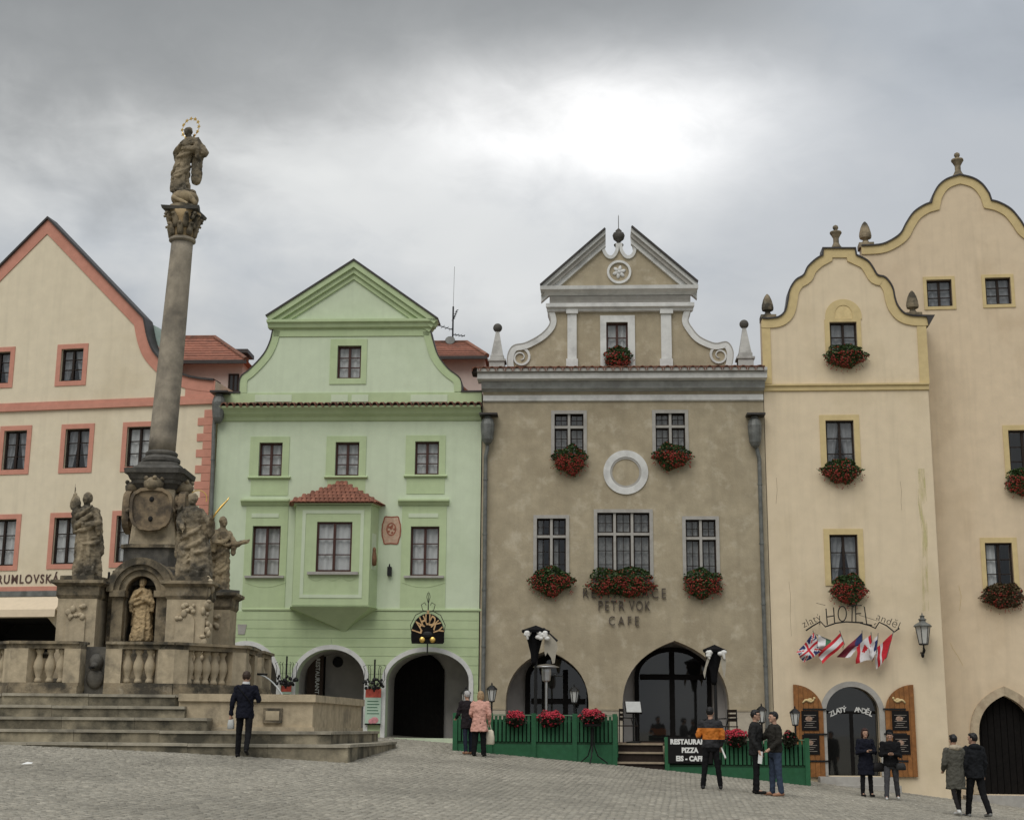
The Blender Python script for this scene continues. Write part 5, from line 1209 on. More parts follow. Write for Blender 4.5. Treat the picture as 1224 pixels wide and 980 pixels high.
def build_column():
    zb = .655; t = thing('plague_column', 'tall weathered stone column with Corinthian capital on a niche pedestal', 'column', (MX, MY, zb))
    def Z(z): return z - zb
    def sq(h, cx=0, cy=0): return [(cx - h, cy - h), (cx + h, cy - h), (cx + h, cy + h), (cx - h, cy + h)]
    def cham(h, c): return oct_loop(0, 0, h, c)
    W = 1.33; zc = 3.27
    # core block with the niche in its front face
    nu0, nu1, nz0, nzs, nzt = -.36, .36, 1.22, 2.40, 2.78; off = .06
    hole = arch_loop(nu0 + off, nu1 + off, nz0, nzs, nzt)
    mb = MB(); mb.prism([arch_loop(-.80 + off, .80 + off, 0, nzs, nzt + .41), hole], -W + .1, -W + .55); mb.prism([rloop(-.98, .98, 0, Z(zc) - .02)], -W + .56, W - .1); mb.box(-W + .1, W - .1, -W + .75, W - .3, 0, Z(zc) - .03)
    mb.build('core', M_stone, t)
    oi = arch_loop(nu0 + off - .02, nu1 + off + .02, nz0, nzs, nzt + .02)[1:-1]
    for k, (w0, w1, d) in enumerate(((.0, .14, .16), (.14, .26, .24), (.26, .42, .32))):
        o_ = arch_loop(nu0 + off - w1, nu1 + off + w1, nz0, nzs, nzt + w1)[1:-1]; i_ = arch_loop(nu0 + off - w0, nu1 + off + w0, nz0, nzs, nzt + w0)[1:-1]
        MB().strip(o_, i_, -W + .1 - d, -W + .2).build('arch_moulding', M_stone, t)
    for s in (-1, 1):
        u = off + s * .52; pl = MB().box(u - .13, u + .13, -W - .1, -W + .2, 0, nzs - .12).build('niche_pilaster', M_stone, t); MB().box(u - .18, u + .18, -W - .2, -W + .2, nzs - .12, nzs + .03).build('impost', M_stone, pl)
    # wall over the niche, curved up to the dark die
    MB().hprism(sq(1.0), Z(zc) - .02, Z(zc) + .1).build('ledge', M_stone_d, t)
    # four corner pedestals
    for sx, sy in ((-1, -1), (1, -1), (1, 1), (-1, 1)):
        cx, cy = sx * 1.26, sy * 1.45
        p = MB().hprism([(cx - .45, cy - .45), (cx + .45, cy - .45), (cx + .45, cy + .45), (cx - .45, cy + .45)], 0, Z(zc) - .42).build('pedestal', M_stone_l, t)
        q = lambda h: [(cx - h, cy - h), (cx + h, cy - h), (cx + h, cy + h), (cx - h, cy + h)]
        mb = MB(); mb.hprism(q(.5), 0, .3); mb.hprism(q(.5), .3, .38, q(.455)); mb.build('pedestal_base', M_stone, p)
        mb = MB(); mb.hprism(q(.455), Z(zc) - .42, Z(zc) - .34, q(.5)); mb.hprism(q(.49), Z(zc) - .34, Z(zc) - .14); mb.hprism(q(.5), Z(zc) - .14, Z(zc) - .07, q(.6)); mb.hprism(q(.61), Z(zc) - .07, Z(zc)); mb.build('pedestal_cap', M_stone, p)
        y = cy - .45
        pts = [(cx - .22, .55), (cx + .22, .55)] + [(cx + .22 * math.cos(a), Z(zc) - .95 + .22 * math.sin(a)) for a in [PI * k / 10 for k in range(11)]] + [(cx - .22, .55)]
        MB().prism([pts[:-1]], y - .04, y + .02).build('relief_panel', M_stone_l, p)
        rnd = random.Random(sx * 3 + sy)
        mb = MB()
        for k in range(9): mb.ball((cx + rnd.uniform(-.2, .2), y - .05, Z(zc) - .75 + rnd.uniform(-.12, .2)), (rnd.uniform(.04, .09), .04, rnd.uniform(.04, .1)), 7, 5)
        mb.build('relief_carving', M_stone_l, p, smooth=True)
        if sx == 1 and sy == -1:   # putti tumbling down the right edge
            mb = MB()
            for k in range(34): mb.ball((cx + .45 + rnd.uniform(-.06, .1), cy - .36 + rnd.uniform(-.1, .1), .25 + k * .073), (rnd.uniform(.05, .1), rnd.uniform(.05, .1), rnd.uniform(.05, .13)), 7, 5)
            mb.build('edge_carving', M_stone_l, p, smooth=True)
    # stepped base and die carrying the column
    z = zc + .1
    lv = [(.86, .84, .26), (.76, .72, .10), (.66, .66, .46), (.72, .72, .08)]
    for a, b_, h in lv:
        MB().hprism(cham(a, .18), Z(z), Z(z + h), cham(b_, .18)).build('plinth_block', M_stone_d if h > .2 else M_stone, t); z += h + .001
    zd0 = z; zd1 = 5.67
    MB().hprism(cham(.56, .14), Z(zd0), Z(zd1), cham(.45, .12)).build('die', M_stone_l, t)
    z = zd1
    for a, b_, h in ((.46, .54, .12), (.57, .60, .10), (.62, .68, .14), (.73, .75, .12), (.64, .54, .10), (.50, .47, .10)):
        MB().hprism(oct_loop(0, 0, a, .12), Z(z + .001), Z(z + h), oct_loop(0, 0, b_, .12)).build('black_cornice', M_stone_d, t); z += h
    # shields on the die
    M_shield = mat('brown_sandstone', (.25, .19, .12), .95, 6, .2, .5, 30, stain=(.06, .05, .04), s_amt=.85, s_scale=2.2, s_lo=.45, s_hi=.62)
    for ang, m in ((0, M_shield), (-90, M_shield), (90, M_shield)):
        mb = MB(); pts = [(.50 * math.copysign(abs(math.cos(a)) ** .42, math.cos(a)) * (1 + .05 * math.cos(4 * a)) * (1.06 + .1 * math.sin(a)), .50 * math.copysign(abs(math.sin(a)) ** .5, math.sin(a)) * (1 - .06 * math.cos(6 * a))) for a in [2 * PI * k / 28 for k in range(28)]]
        mb.prism([pts], -.1, .1); st = len(mb.v)
        mb.strip(pts, offset(pts, .09, True), -.16, 0, True)
        for k in range(18): a = 2 * PI * k / 18 + .3; mb.ball((.56 * math.cos(a), .0, .53 * math.sin(a)), (.06 + .05 * (k % 3), .09, .06 + .04 * (k % 2)), 7, 5)
        mb.xf(Matrix.Rotation(R(ang), 4, 'Z') @ Matrix.Translation((0, -.60, Z(5.13))) @ Matrix.Diagonal((.80, 1, .86, 1))); sh = mb.build('shield', m, t, smooth=False)
        cr = MB(); cr.lathe([(.2, 0), (.24, .08), (.25, .18), (.18, .26), (.1, .3)], 10)
        for k in range(5): cr.ball((.2 * math.cos(k * 1.26), .2 * math.sin(k * 1.26), .27), .06, 6, 4)
        cr.xf(Matrix.Rotation(R(ang), 4, 'Z') @ Matrix.Translation((0, -.6, Z(5.62)))); cr.build('crown', M_stone, sh, smooth=True)
        if ang == 0:
            for dz in (.30, -.30): MB().ball((0, -.70, Z(5.13) + dz * .8), (.06, .05, .07), 8, 5).build('shield_hole', M_dark, sh)
    # shaft: slight lean, entasis, attic base, necking
    ze0 = z; top = 12.18; tiltx = .19
    def at_t(f): return tiltx * f
    prof = [(.43, 0), (.47, .05), (.47, .12), (.42, .16), (.38, .2), (.40, .24), (.40, .28), (.335, .33)]
    mb = MB(); mb.lathe([(r, Z(ze0) + q) for r, q in prof], 28); mb.build('shaft_base', M_stone_d, t, smooth=False)
    n = 16; rs = []
    for k in range(n + 1):
        f = k / n; zz = ze0 + .33 + (top - ze0 - .33) * f; r = .335 - .060 * f ** 1.3
        rs.append([(at_t(f) + r * math.cos(2 * PI * j / 32), r * math.sin(2 * PI * j / 32), Z(zz)) for j in range(32)])
    m_sh = mat('grey_shaft_stone', (.31, .27, .21), .93, 4, .22, .4, 25, stain=(.11, .10, .085), s_amt=.75, s_scale=1.3, s_lo=.44, s_hi=.66, streak=.5)
    MB().rings(rs).build('shaft', m_sh, t, smooth=True)
    MB().lathe([(.29, Z(top)), (.34, Z(top) + .03), (.34, Z(top) + .09), (.29, Z(top) + .12)], 24, (tiltx, 0, 0)).build('necking', m_sh, t)
    # Corinthian capital
    cz = top + .12; H = .72
    mb = MB(); mb.lathe([(.28, Z(cz)), (.29, Z(cz) + .3), (.34, Z(cz) + .5), (.44, Z(cz) + H - .06)], 20, (tiltx, 0, 0)); cap = mb.build('capital', M_stone_w, t, smooth=True)
    for row, (nn, z0, h, r0, lean) in enumerate(((8, .02, .3, .29, .1), (8, .22, .34, .30, .14))):
        for k in range(nn):
            a = 2 * PI * (k + .5 * row) / nn; pts = [Vector((r0 + lean * q ** 2.2, 0, Z(cz) + z0 + h * q)) for q in (0, .3, .6, .85, 1)] + [Vector((r0 + lean + .07, 0, Z(cz) + z0 + h * .9))]
            Rm = Matrix.Rotation(a, 3, 'Z'); mb = MB(); mb.tube([Rm @ p + Vector((tiltx, 0, 0)) for p in pts], [.075, .085, .08, .065, .05, .03], 6); mb.build('acanthus_leaf', M_stone, cap, smooth=True)
    for k in range(4):
        a = PI / 4 + k * PI / 2; Rm = Matrix.Rotation(a, 3, 'Z')
        sp = [Vector((.42 + .13 * (1 - q * .7) * math.cos(5 * q * 1.6), 0, Z(cz) + .52 + .11 * (1 - q * .7) * math.sin(5 * q * 1.6))) for q in [j / 14 for j in range(15)]]
        MB().tube([Rm @ p + Vector((tiltx, 0, 0)) for p in sp], .04, 6).build('volute', M_stone, cap, smooth=True)
    ab = []
    for k in range(4):
        a0 = PI / 4 + k * PI / 2
        for q in range(6):
            f = q / 6; a = a0 + f * PI / 2; r = .66 - .26 * math.sin(PI * f) ** .8; ab.append((tiltx + r * math.cos(a), r * math.sin(a)))
    MB().hprism(ab, Z(cz) + H - .06, Z(cz) + H + .02, [(tiltx + (x - tiltx) * 1.06, y * 1.06) for x, y in ab]).build('abacus', M_stone_d, t)
    MB().lathe([(.40, Z(cz) + H + .02), (.40, Z(cz) + H + .12), (.3, Z(cz) + H + .16)], 16, (tiltx, 0, 0)).build('statue_base', M_stone, t)
    return cz + H + .16, tiltx
STATUE_Z, STATUE_DX = build_column()

# ------------------------------------------------------------------ carved saints
def saint(name, label, loc, h, rz, m, seed, arms, extra=None, lean=.0, sway=.06, widen=1.0, group='stone saints of the column'):
    """robed figure: fold-carved robe, shoulders, cloak, arms and head fused into one carved surface; arms: list of (elbow, hand) in units of height"""
    rnd = random.Random(seed); mb = MB(); n = 40; rs = []
    prof = [(0, .145, .12), (.06, .15, .125), (.2, .135, .11), (.38, .125, .10), (.52, .115, .095), (.60, .10, .085), (.70, .115, .09), (.78, .125, .085), (.815, .10, .07), (.84, .05, .045)]
    ph = [rnd.random() * 6 for _ in range(4)]
    def cxy(t): return sway * math.sin(t * 3.6 + ph[0]), sway * .5 * math.sin(t * 2.4 + ph[1])
    zz = 0
    for k in range(26):
        t = .84 * k / 25
        j = max(i for i in range(len(prof)) if prof[i][0] <= t + 1e-9); j = min(j, len(prof) - 2); f = (t - prof[j][0]) / (prof[j + 1][0] - prof[j][0])
        rx = prof[j][1] + (prof[j + 1][1] - prof[j][1]) * f; ry = prof[j][2] + (prof[j + 1][2] - prof[j][2]) * f
        cx, cy = cxy(t); fold = .24 * max(0, 1 - t / .8)
        ring = []
        for i in range(n):
            a = 2 * PI * i / n
            w = 1 + fold * (math.sin(7 * a + ph[2] + 3 * t) * .6 + math.sin(11 * a + ph[3] - 5 * t) * .4)
            ring.append((h * (cx + rx * widen * w * math.cos(a)), h * (cy + ry * widen * w * math.sin(a)), h * t))
        rs.append(ring)
    mb.rings(rs)
    sx, sy = cxy(.8); S = lambda p: Vector((p[0] * h, p[1] * h, p[2] * h))
    # diagonal drapery rolls
    for q in range(12):
        z0 = rnd.uniform(.12, .76); a0 = rnd.uniform(0, 6.28); pts = []
        for k in range(9):
            f = k / 8; a = a0 + f * 2.6; z = z0 + .16 * (f - .5) - .05 * math.sin(PI * f); c = cxy(z); pts.append(S((c[0] + .125 * widen * math.cos(a), c[1] + .105 * widen * math.sin(a), z)))
        mb.tube(pts, [.012 * h + .02 * h * math.sin(PI * k / 8) for k in range(9)], 8)
    # cloak hanging behind
    for s in (-1, 1): mb.cap(S((sx + s * .1, sy + .05, .78)), S((sx + s * .11 * widen, .09, .25 + .1 * rnd.random())), .045 * h, .055 * h)
    hx, hy = sx + lean, sy - .02
    mb.cap(S((sx, sy, .80)), S((hx, hy, .89)), .04 * h, .036 * h)
    mb.ball(S((hx, hy, .925)), (.052 * h, .058 * h, .07 * h), 14, 10)
    mb.ball(S((hx, hy - .055, .915)), (.012 * h, .016 * h, .016 * h), 8, 5)      # nose
    mb.ball(S((hx, hy + .015, .94)), (.06 * h, .058 * h, .066 * h), 12, 8)       # hair
    mb.ball(S((hx, hy - .03, .885)), (.03 * h, .03 * h, .03 * h), 8, 6)          # beard / chin
    for s, (el, hd) in zip((-1, 1), arms):
        sh = (sx + s * .10, sy, .775); mb.cap(S(sh), S(el), .048 * h, .043 * h); mb.cap(S(el), S(hd), .045 * h, .028 * h)
        mb.cap(S(el), S((el[0], el[1] + .02, el[2] - .12)), .04 * h, .03 * h)     # sleeve fall
        d = (Vector(hd) - Vector(el)).normalized()
        for f in range(4): mb.cap(S(Vector(hd) + d * .01 + Vector((0, 0, .012 * (f - 1.5)))), S(Vector(hd) + d * .05 + Vector((.004 * (f - 1.5), 0, .014 * (f - 1.5)))), .008 * h, .007 * h, 6)
        mb.cap(S(Vector(hd)), S(Vector(hd) + d * .025 + Vector((0, -.02, .02))), .009 * h, .008 * h, 6)
    if extra: extra(mb, S)
    for k in range(8): a = k * .8; mb.ball(S((.11 * math.cos(a), .09 * math.sin(a), .0)), (.07 * h, .06 * h, .035 * h), 8, 5)   # rocky foot
    me = remeshed(mb, .016 * h / 2, 1, .020 * h / 2, .05 * h, seed)
    me.materials.append(m); t = thing(name, label, 'statue', loc, rz, group)
    link('figure', me, t); return t
M_stone_w2 = mat('globe_sandstone', (.33, .26, .16), .95, 6, .2, .5, 30, stain=(.09, .075, .055), s_amt=.85, s_scale=2.4, s_lo=.45, s_hi=.62)
def build_saints():
    zc = 3.27
    F = lambda dx, dy, z: (MX + dx, MY + dy, z)
    A = saint('saint_statue', 'weathered saint statue raising a tall bundle on the left pedestal', F(-1.26, -1.45, zc + .12), 2.0, R(-10), M_stone, 3,
          (((-.14, -.08, .66), (-.13, -.1, .82)), ((.16, -.08, .62), (.04, -.14, .60))), lambda mb, S: [mb.cap(S((-.13, -.09, .74)), S((-.165, -.08, .97)), .1, .05), mb.ball(S((-.15, -.08, .86)), (.13, .12, .2)), mb.cap(S((-.165, -.08, .97)), S((-.17, -.08, 1.1)), .03, .012), mb.cap(S((.05, .05, .70)), S((.13, .03, .3)), .16, .14)], sway=.03, widen=1.12)
    MB().box(-.42, .42, -.4, .4, -.125, 0).build('plinth', M_stone, A)
    Bq = saint('saint_statue', 'weathered saint statue holding a gilded palm on the front right pedestal', F(1.26, -1.45, zc + .12), 2.02, R(8), M_stone, 8,
          (((-.17, -.05, .66), (-.13, -.14, .56)), ((.18, -.06, .62), (.20, -.14, .70))), lambda mb, S: [mb.ball(S((-.12, .04, .68)), (.2, .14, .25)), mb.ball(S((.15, .02, .60)), (.17, .14, .3)), mb.cap(S((.1, -.05, .3)), S((.16, -.05, .02)), .14, .15), mb.cap(S((-.12, -.02, .35)), S((-.13, -.03, .02)), .13, .14)], sway=.05, widen=1.2)
    MB().box(-.42, .42, -.4, .4, -.125, 0).build('plinth', M_stone, Bq)
    mb = MB(); mb.rings([[(p[0] + w * math.cos(a), p[1] + .02 * math.sin(a), p[2]) for a in [2 * PI * k / 8 for k in range(8)]] for p, w in (((.42, -.3, 1.38), .02), ((.5, -.3, 1.52), .03), ((.62, -.3, 1.68), .035), ((.74, -.3, 1.82), .02), ((.78, -.3, 1.9), .005))])
    mb.build('gilded_palm', M_gold, Bq, smooth=True)
    mb = MB(); mb.tube([(.03 + .2 * math.cos(a), .1, 1.9 + .2 * math.sin(a)) for a in [R(-20) + R(220) * k / 16 for k in range(17)]], .012, 5); mb.build('halo', M_gold, Bq)
    Cq = saint('saint_statue', 'slim robed saint statue reaching out one arm on the rear right pedestal', F(1.30, 1.45, zc + .1), 1.9, R(38), M_stone_w2, 15,
          (((-.13, -.07, .64), (-.05, -.14, .62)), ((.15, -.1, .62), (.27, -.2, .66))), None, sway=.035, widen=.92)
    MB().box(-.4, .4, -.4, .4, -.105, 0).build('plinth', M_stone_d, Cq)
    N_ = saint('saint_statue', 'pale sandstone saint statue standing inside the arched niche', F(.06, -1.16, .66 + 1.28), 1.46, 0, M_stone_w, 21,
          (((-.17, -.05, .60), (-.03, -.14, .66)), ((.17, -.05, .60), (.03, -.14, .66))), None, sway=.02, widen=1.1)
    V = saint('madonna_statue', 'Madonna statue on a globe crowning the tall column', F(STATUE_DX, 0, STATUE_Z + .36), 1.84, R(-25), M_stone, 27,
          (((-.16, -.06, .62), (-.02, -.15, .68)), ((.17, -.02, .64), (.06, -.14, .62))), lambda mb, S: [mb.cap(S((.05, .08, .78)), S((.2, .1, .62)), .16, .14), mb.cap(S((.1, .1, .6)), S((.13, .06, .2)), .15, .14), mb.cap(S((-.08, -.02, .52)), S((-.15, .02, .50)), .09, .05)], lean=-.035, sway=.075, widen=.95, group=None)
    g = MB(); g.ball((0, 0, -.16), (.36, .35, .24), 18, 12); g.cap((.2, -.15, -.12), (.38, -.05, -.35), .1, .07); g.cap((-.1, -.3, -.2), (.25, -.25, -.4), .07, .05); g.build('globe', M_stone_w2, V, smooth=True)
    mb = MB(); c = (-.03, .1, 1.86)
    mb.tube([(c[0] + .27 * math.cos(a), c[1], c[2] + .27 * math.sin(a)) for a in [2 * PI * k / 32 for k in range(33)]], .008, 5); hl = mb.build('halo', M_gold, V)
    for k in range(12):
        a = R(-60) + 2 * PI * k / 12; q = MB(); pts = []
        for j in range(10): rr = .055 if j % 2 == 0 else .024; pts.append((rr * math.cos(2 * PI * j / 10), rr * math.sin(2 * PI * j / 10)))
        q.prism([pts], -.01, .01); q.build('star', M_gold, hl, loc=(c[0] + .27 * math.cos(a), c[1] - .012, c[2] + .27 * math.sin(a)))
    # pigeon resting on the ledge
    p = thing('pigeon', 'small dark pigeon perched beside the niche arch', 'pigeon', F(-.78, -1.05, zc + .02))
    mb = MB(); mb.ball((0, 0, .1), (.06, .13, .07), 10, 7, Matrix.Rotation(R(-20), 3, 'X')); mb.cap((0, -.09, .14), (0, -.11, .2), .04, .03); mb.ball((0, -.12, .23), (.032, .04, .034)); mb.cap((0, -.15, .225), (0, -.18, .22), .01, .004); mb.cap((0, .1, .08), (0, .22, .05), .035, .02)
    for s in (-1, 1): mb.cap((s * .025, -.01, .05), (s * .025, -.015, 0), .008, .008)
    me = remeshed(mb, .012, 2); me.materials.append(M_stone_d); link('body', me, p)
build_saints()
# ------------------------------------------------------------------ flower boxes
def blossoms_and_leaves(w, up, down, out, seed, dens=1.0, leaf_m=M_leaf, red_m=M_red, red_low=.0, both=True, fl=1.0, top_red=False):
    rnd = random.Random(seed); lf = MB(); bl = MB()
    def leaf(mb, p, s):
        a, b, c = rnd.uniform(0, 6.28), rnd.uniform(-.9, .9), rnd.uniform(-.9, .9); M = Euler((b, c, a)).to_matrix()
        q = [Vector((-.5, 0, 0)), Vector((0, -.42, .1)), Vector((.55, 0, 0)), Vector((0, .42, .1))]
        mb.add([Vector(p) + M @ (v * s) for v in q], [(0, 1, 2, 3)])
    def blossom(mb, p, s):
        o = [Vector((s, 0, 0)), Vector((-s, 0, 0)), Vector((0, s, 0)), Vector((0, -s, 0)), Vector((0, 0, s * .7)), Vector((0, 0, -s * .7))]; M = Euler((rnd.uniform(0, 3), rnd.uniform(0, 3), 0)).to_matrix()
        mb.add([Vector(p) + M @ v for v in o], [(0, 2, 4), (2, 1, 4), (1, 3, 4), (3, 0, 4), (2, 0, 5), (1, 2, 5), (3, 1, 5), (0, 3, 5)])
    H = (up + down) / 2; zc0 = (up - down) / 2; ph = [rnd.uniform(0, 6.28) for _ in range(4)]
    cl = [(rnd.uniform(-.5, .5) * w, rnd.uniform(-1, .3), rnd.uniform(.10, .22)) for _ in range(int(5 + 7 * w))]   # where the flower heads gather
    n = int(1700 * w * dens * max(.7, H / .35))
    for k in range(n):
        v = rnd.uniform(-1, 1); Wv = w / 2 * max(.12, 1 - abs(v) ** 2.6) ** .5 * (1 + .10 * math.sin(5 * v + ph[0]) + .07 * math.sin(11 * v + ph[1]))
        if v < 0: Wv *= 1 - .22 * v * v
        x = rnd.uniform(-1, 1) * Wv * (1.08 if rnd.random() < .1 else 1)
        z = zc0 + v * H * (1 + .10 * math.sin(7 * x / w + ph[2]) + .10 * math.sin(13 * x / w + ph[3]))
        y = -out * math.sqrt(max(.05, 1 - v * v)) * math.sqrt(max(.15, 1 - .75 * (x / max(Wv, .01)) ** 2)) * rnd.uniform(.2, 1) ** .4
        near = max([math.exp(-(((x - a) / c) ** 2 + ((v - b) / .4) ** 2)) for a, b, c in cl])
        pr = (.03 if v > .40 else .06 + .34 * near) * fl
        if top_red: pr = (.62 if v > .15 else .05) * fl
        if rnd.random() < pr: blossom(bl, (x, y - .025, z), rnd.uniform(.016, .033))
        else: leaf(lf, (x, y, z), rnd.uniform(.045, .095))
    for k in range(0 if top_red else int(14 * w) + 5):        # trailing sprigs
        a = rnd.uniform(PI * .95, PI * 2.05); x, z = w / 2 * .9 * math.cos(a), zc0 + H * .85 * math.sin(a); ln = rnd.uniform(.05, .16)
        for q in range(5):
            p = (x + math.cos(a) * ln * q / 4 + rnd.uniform(-.01, .01), -out * rnd.uniform(.3, .8), z + math.sin(a) * ln * q / 4 - .02 * q)
            if q > 2 and rnd.random() < .7: blossom(bl, p, rnd.uniform(.014, .024))
            else: leaf(lf, p, rnd.uniform(.03, .05))
    return lf, bl
FB = [0]
def flower_box(F, r, d, label, planter=True, red=M_red, group='flower boxes at the windows', leafm=M_leaf, out=.24, fl=1.0, dens=1.0, pl_h=.17, top_red=False):
    FB[0] += 1; x0, y0, x1, y1 = r
    u0, u1, z0, z1 = F.rect(r, d + .12); w = u1 - u0; h = z1 - z0; uc = (u0 + u1) / 2; zc = z1 - .36 * h
    t = thing('flower_box', label, 'flower box', F.world(uc, d, zc - .0), -F.a, group)
    if planter: MB().box(-w * .42, w * .42, -.2, -.012, -pl_h, .0).build('planter', M_planter, t)
    lf, bl = blossoms_and_leaves(w, .36 * h, .64 * h, out, FB[0], dens, red_m=red, fl=fl, top_red=top_red)
    lf.xf(Matrix.Translation((0, -.05, 0))); bl.xf(Matrix.Translation((0, -.05, 0)))
    stuff(lf.build('foliage', leafm, t, recalc=False)); stuff(bl.build('blossoms', red, t, recalc=False))
    return t
flower_box(B_, (723, 413, 754, 446), .0, 'round mass of red geraniums under the small white framed gable window', fl=1.35, out=.3)
flower_box(B_, (661, 533, 701, 566), .03, 'drooping red geranium box under the left cross window above the ring', fl=1.2)
flower_box(B_, (781, 531, 826, 560), .03, 'red geranium box under the right cross window above the ring', fl=1.1)
flower_box(B_, (634, 678, 685, 711), .03, 'red geranium box under the window left of the lettering', fl=1.0)
flower_box(B_, (703, 678, 782, 713), .03, 'widest red geranium box under the triple window over the lettering', fl=.95)
flower_box(B_, (817.5, 680, 863, 714), .03, 'red geranium box under the window right of the lettering', fl=.9)
flower_box(H_, (987, 411, 1035, 440), .03, 'small red geranium box in the hotel gable window', fl=.75)
flower_box(H_, (981.5, 549, 1028.5, 577), .03, 'red geranium box under the upper hotel window', fl=.95)
flower_box(H_, (993, 687, 1035.5, 722), .03, 'tall red geranium box above the hotel sign', fl=1.05)
flower_box(T_, (1202, 560, 1246, 592), .03, 'geranium box cut by the right edge of the picture', fl=.8)
flower_box(T_, (1172.5, 697, 1224, 727), .03, 'mostly withered geranium box above the pointed doorway', fl=.35, leafm=mat('brownish_geranium_leaf', (.09, .065, .03), .7, 25, .4, 0))

# ------------------------------------------------------------------ raised terrace with green fences
FT = Facade(541, 38.3, 3.0, root=False, zb=-2.0)
def build_terrace():
    F = FT; zd = F.uv(760, 888)[1]
    t = thing('terrace_platform', 'raised wooden dining terrace with steps in front of the brown house', 'terrace', F.o, -F.a)
    uL = F.uv(543, 870)[0]; uS0 = F.uv(738.5, 890)[0]; uS1 = F.uv(793, 890)[0]; uR = F.uv(966, 910)[0]
    n = 24; y1 = 3.2
    for a, b in ((uL + .05, uS0 - .03), (uS1 + .03, uR - .05)):
        m = 14
        for k in range(m): MB().box(a, b, .06 + (y1 - .06) * k / m, .06 + (y1 - .06) * (k + 1) / m - .012, zd - .06, zd).build('floor_board', mat('deck_boards', (.10, .06, .04), .8, 8, .2, .2, 40, rand=.2), t)
    for k in range(10): MB().box(uS0 - .03, uS1 + .03, .95 + (y1 - .95) * k / 10, .95 + (y1 - .95) * (k + 1) / 10 - .012, zd - .06, zd).build('floor_board', MATS['deck_boards'], t)
    for j, (dz, ya) in enumerate(((-.0, .66), (-.22, .36), (-.47, .06))):
        MB().box(uS0 - .02, uS1 + .02, ya - .03, ya + .32, zd + dz - .05, zd + dz - .004).build('stair_tread', mat('pale_tread', (.30, .24, .17), .8, 8, .15, .2, 40), t)
        MB().box(uS0 - .02, uS1 + .02, ya + .02, ya + .05, zd + dz - .28, zd + dz - .052).build('stair_riser', M_darkwood, t)
    return zd
Z_DECK = build_terrace()
def fence(label, xa, xb, ytop, ymid, nslat, base_y, posts, tilt=0.0, y0=-.05, slat_px=None):
    F = FT; ua = F.uv(xa, 880)[0]; ub = F.uv(xb, 900)[0]; xm = (xa + xb) / 2
    zt = F.uv(xm, ytop)[1]; zm = F.uv(xm, ymid)[1]
    wp = F.world((ua + ub) / 2, 0, 0); g = float(gz(wp.x, wp.y)) + 2.0
    t = thing('terrace_fence', label, 'fence', F.o, -F.a, 'green terrace fences')
    gl = []; n = 10
    for k in range(n + 1):
        u = ua + (ub - ua) * k / n; p = F.world(u, 0, 0); gl.append((u, float(gz(p.x, p.y)) + 2.0 - .03))
    lp = gl + [(ub, zm - .06), (ua, zm - .06)]
    MB().prism([lp], y0 + .02, y0 + .06).build('base_board', M_fence, t)
    MB().box(ua, ub, y0 + .03, y0 + .075, zm - .06, zm - .005).build('lower_rail', mat('dark_green_rail', (.008, .05, .018), .6, 7, .15, .1), t)
    MB().box(ua, ub, y0 + .03, y0 + .07, zt - .16, zt - .11).build('upper_rail', MATS['dark_green_rail'], t)
    MB().box(ua - .03, ub + .03, y0 - .02, y0 + .09, zt, zt + .025).build('top_cap', mat('pale_cap', (.12, .22, .13), .6), t)
    MB().box(ua + .02, ub - .02, y0 + .08, y0 + .09, zm - .05, zt - .1).build('gap_dark_sheet', mat('gap_shade_green', (.008, .018, .010), .9), t)  # dark sheet added behind the slats so the gaps look dark
    if slat_px:
        a, b = F.uv(slat_px[0], 880)[0], F.uv(slat_px[1], 900)[0]
    else: a, b = ua, ub
    pitch = (b - a) / nslat; me = MB().box(-pitch * .33, pitch * .33, y0, y0 + .028, 0, zt - zm - .02).mesh('slat', M_fence)
    for k in range(nslat): link('slat', me, t, (a + pitch * (k + .5), random.uniform(-.004, .004), zm + .01), (0, random.uniform(-.006, .006), 0))
    for px in posts:
        u = F.uv(px, 885)[0]; p = F.world(u, 0, 0); MB().box(u - .06, u + .06, y0 - .03, y0 + .07, float(gz(p.x, p.y)) + 1.95, zt + .06).build('post', M_fence, t)
    return t, zt
fl_, ZF1 = fence('long green slatted terrace fence left of the steps', 542, 737, 855, 886.5, 40, 0, (544, 586, 638, 687, 735))
fr_, ZF2 = fence('shorter green slatted terrace fence at the hotel end', 795, 966, 884, 914, 22, 0, (797, 964), slat_px=(851, 964))
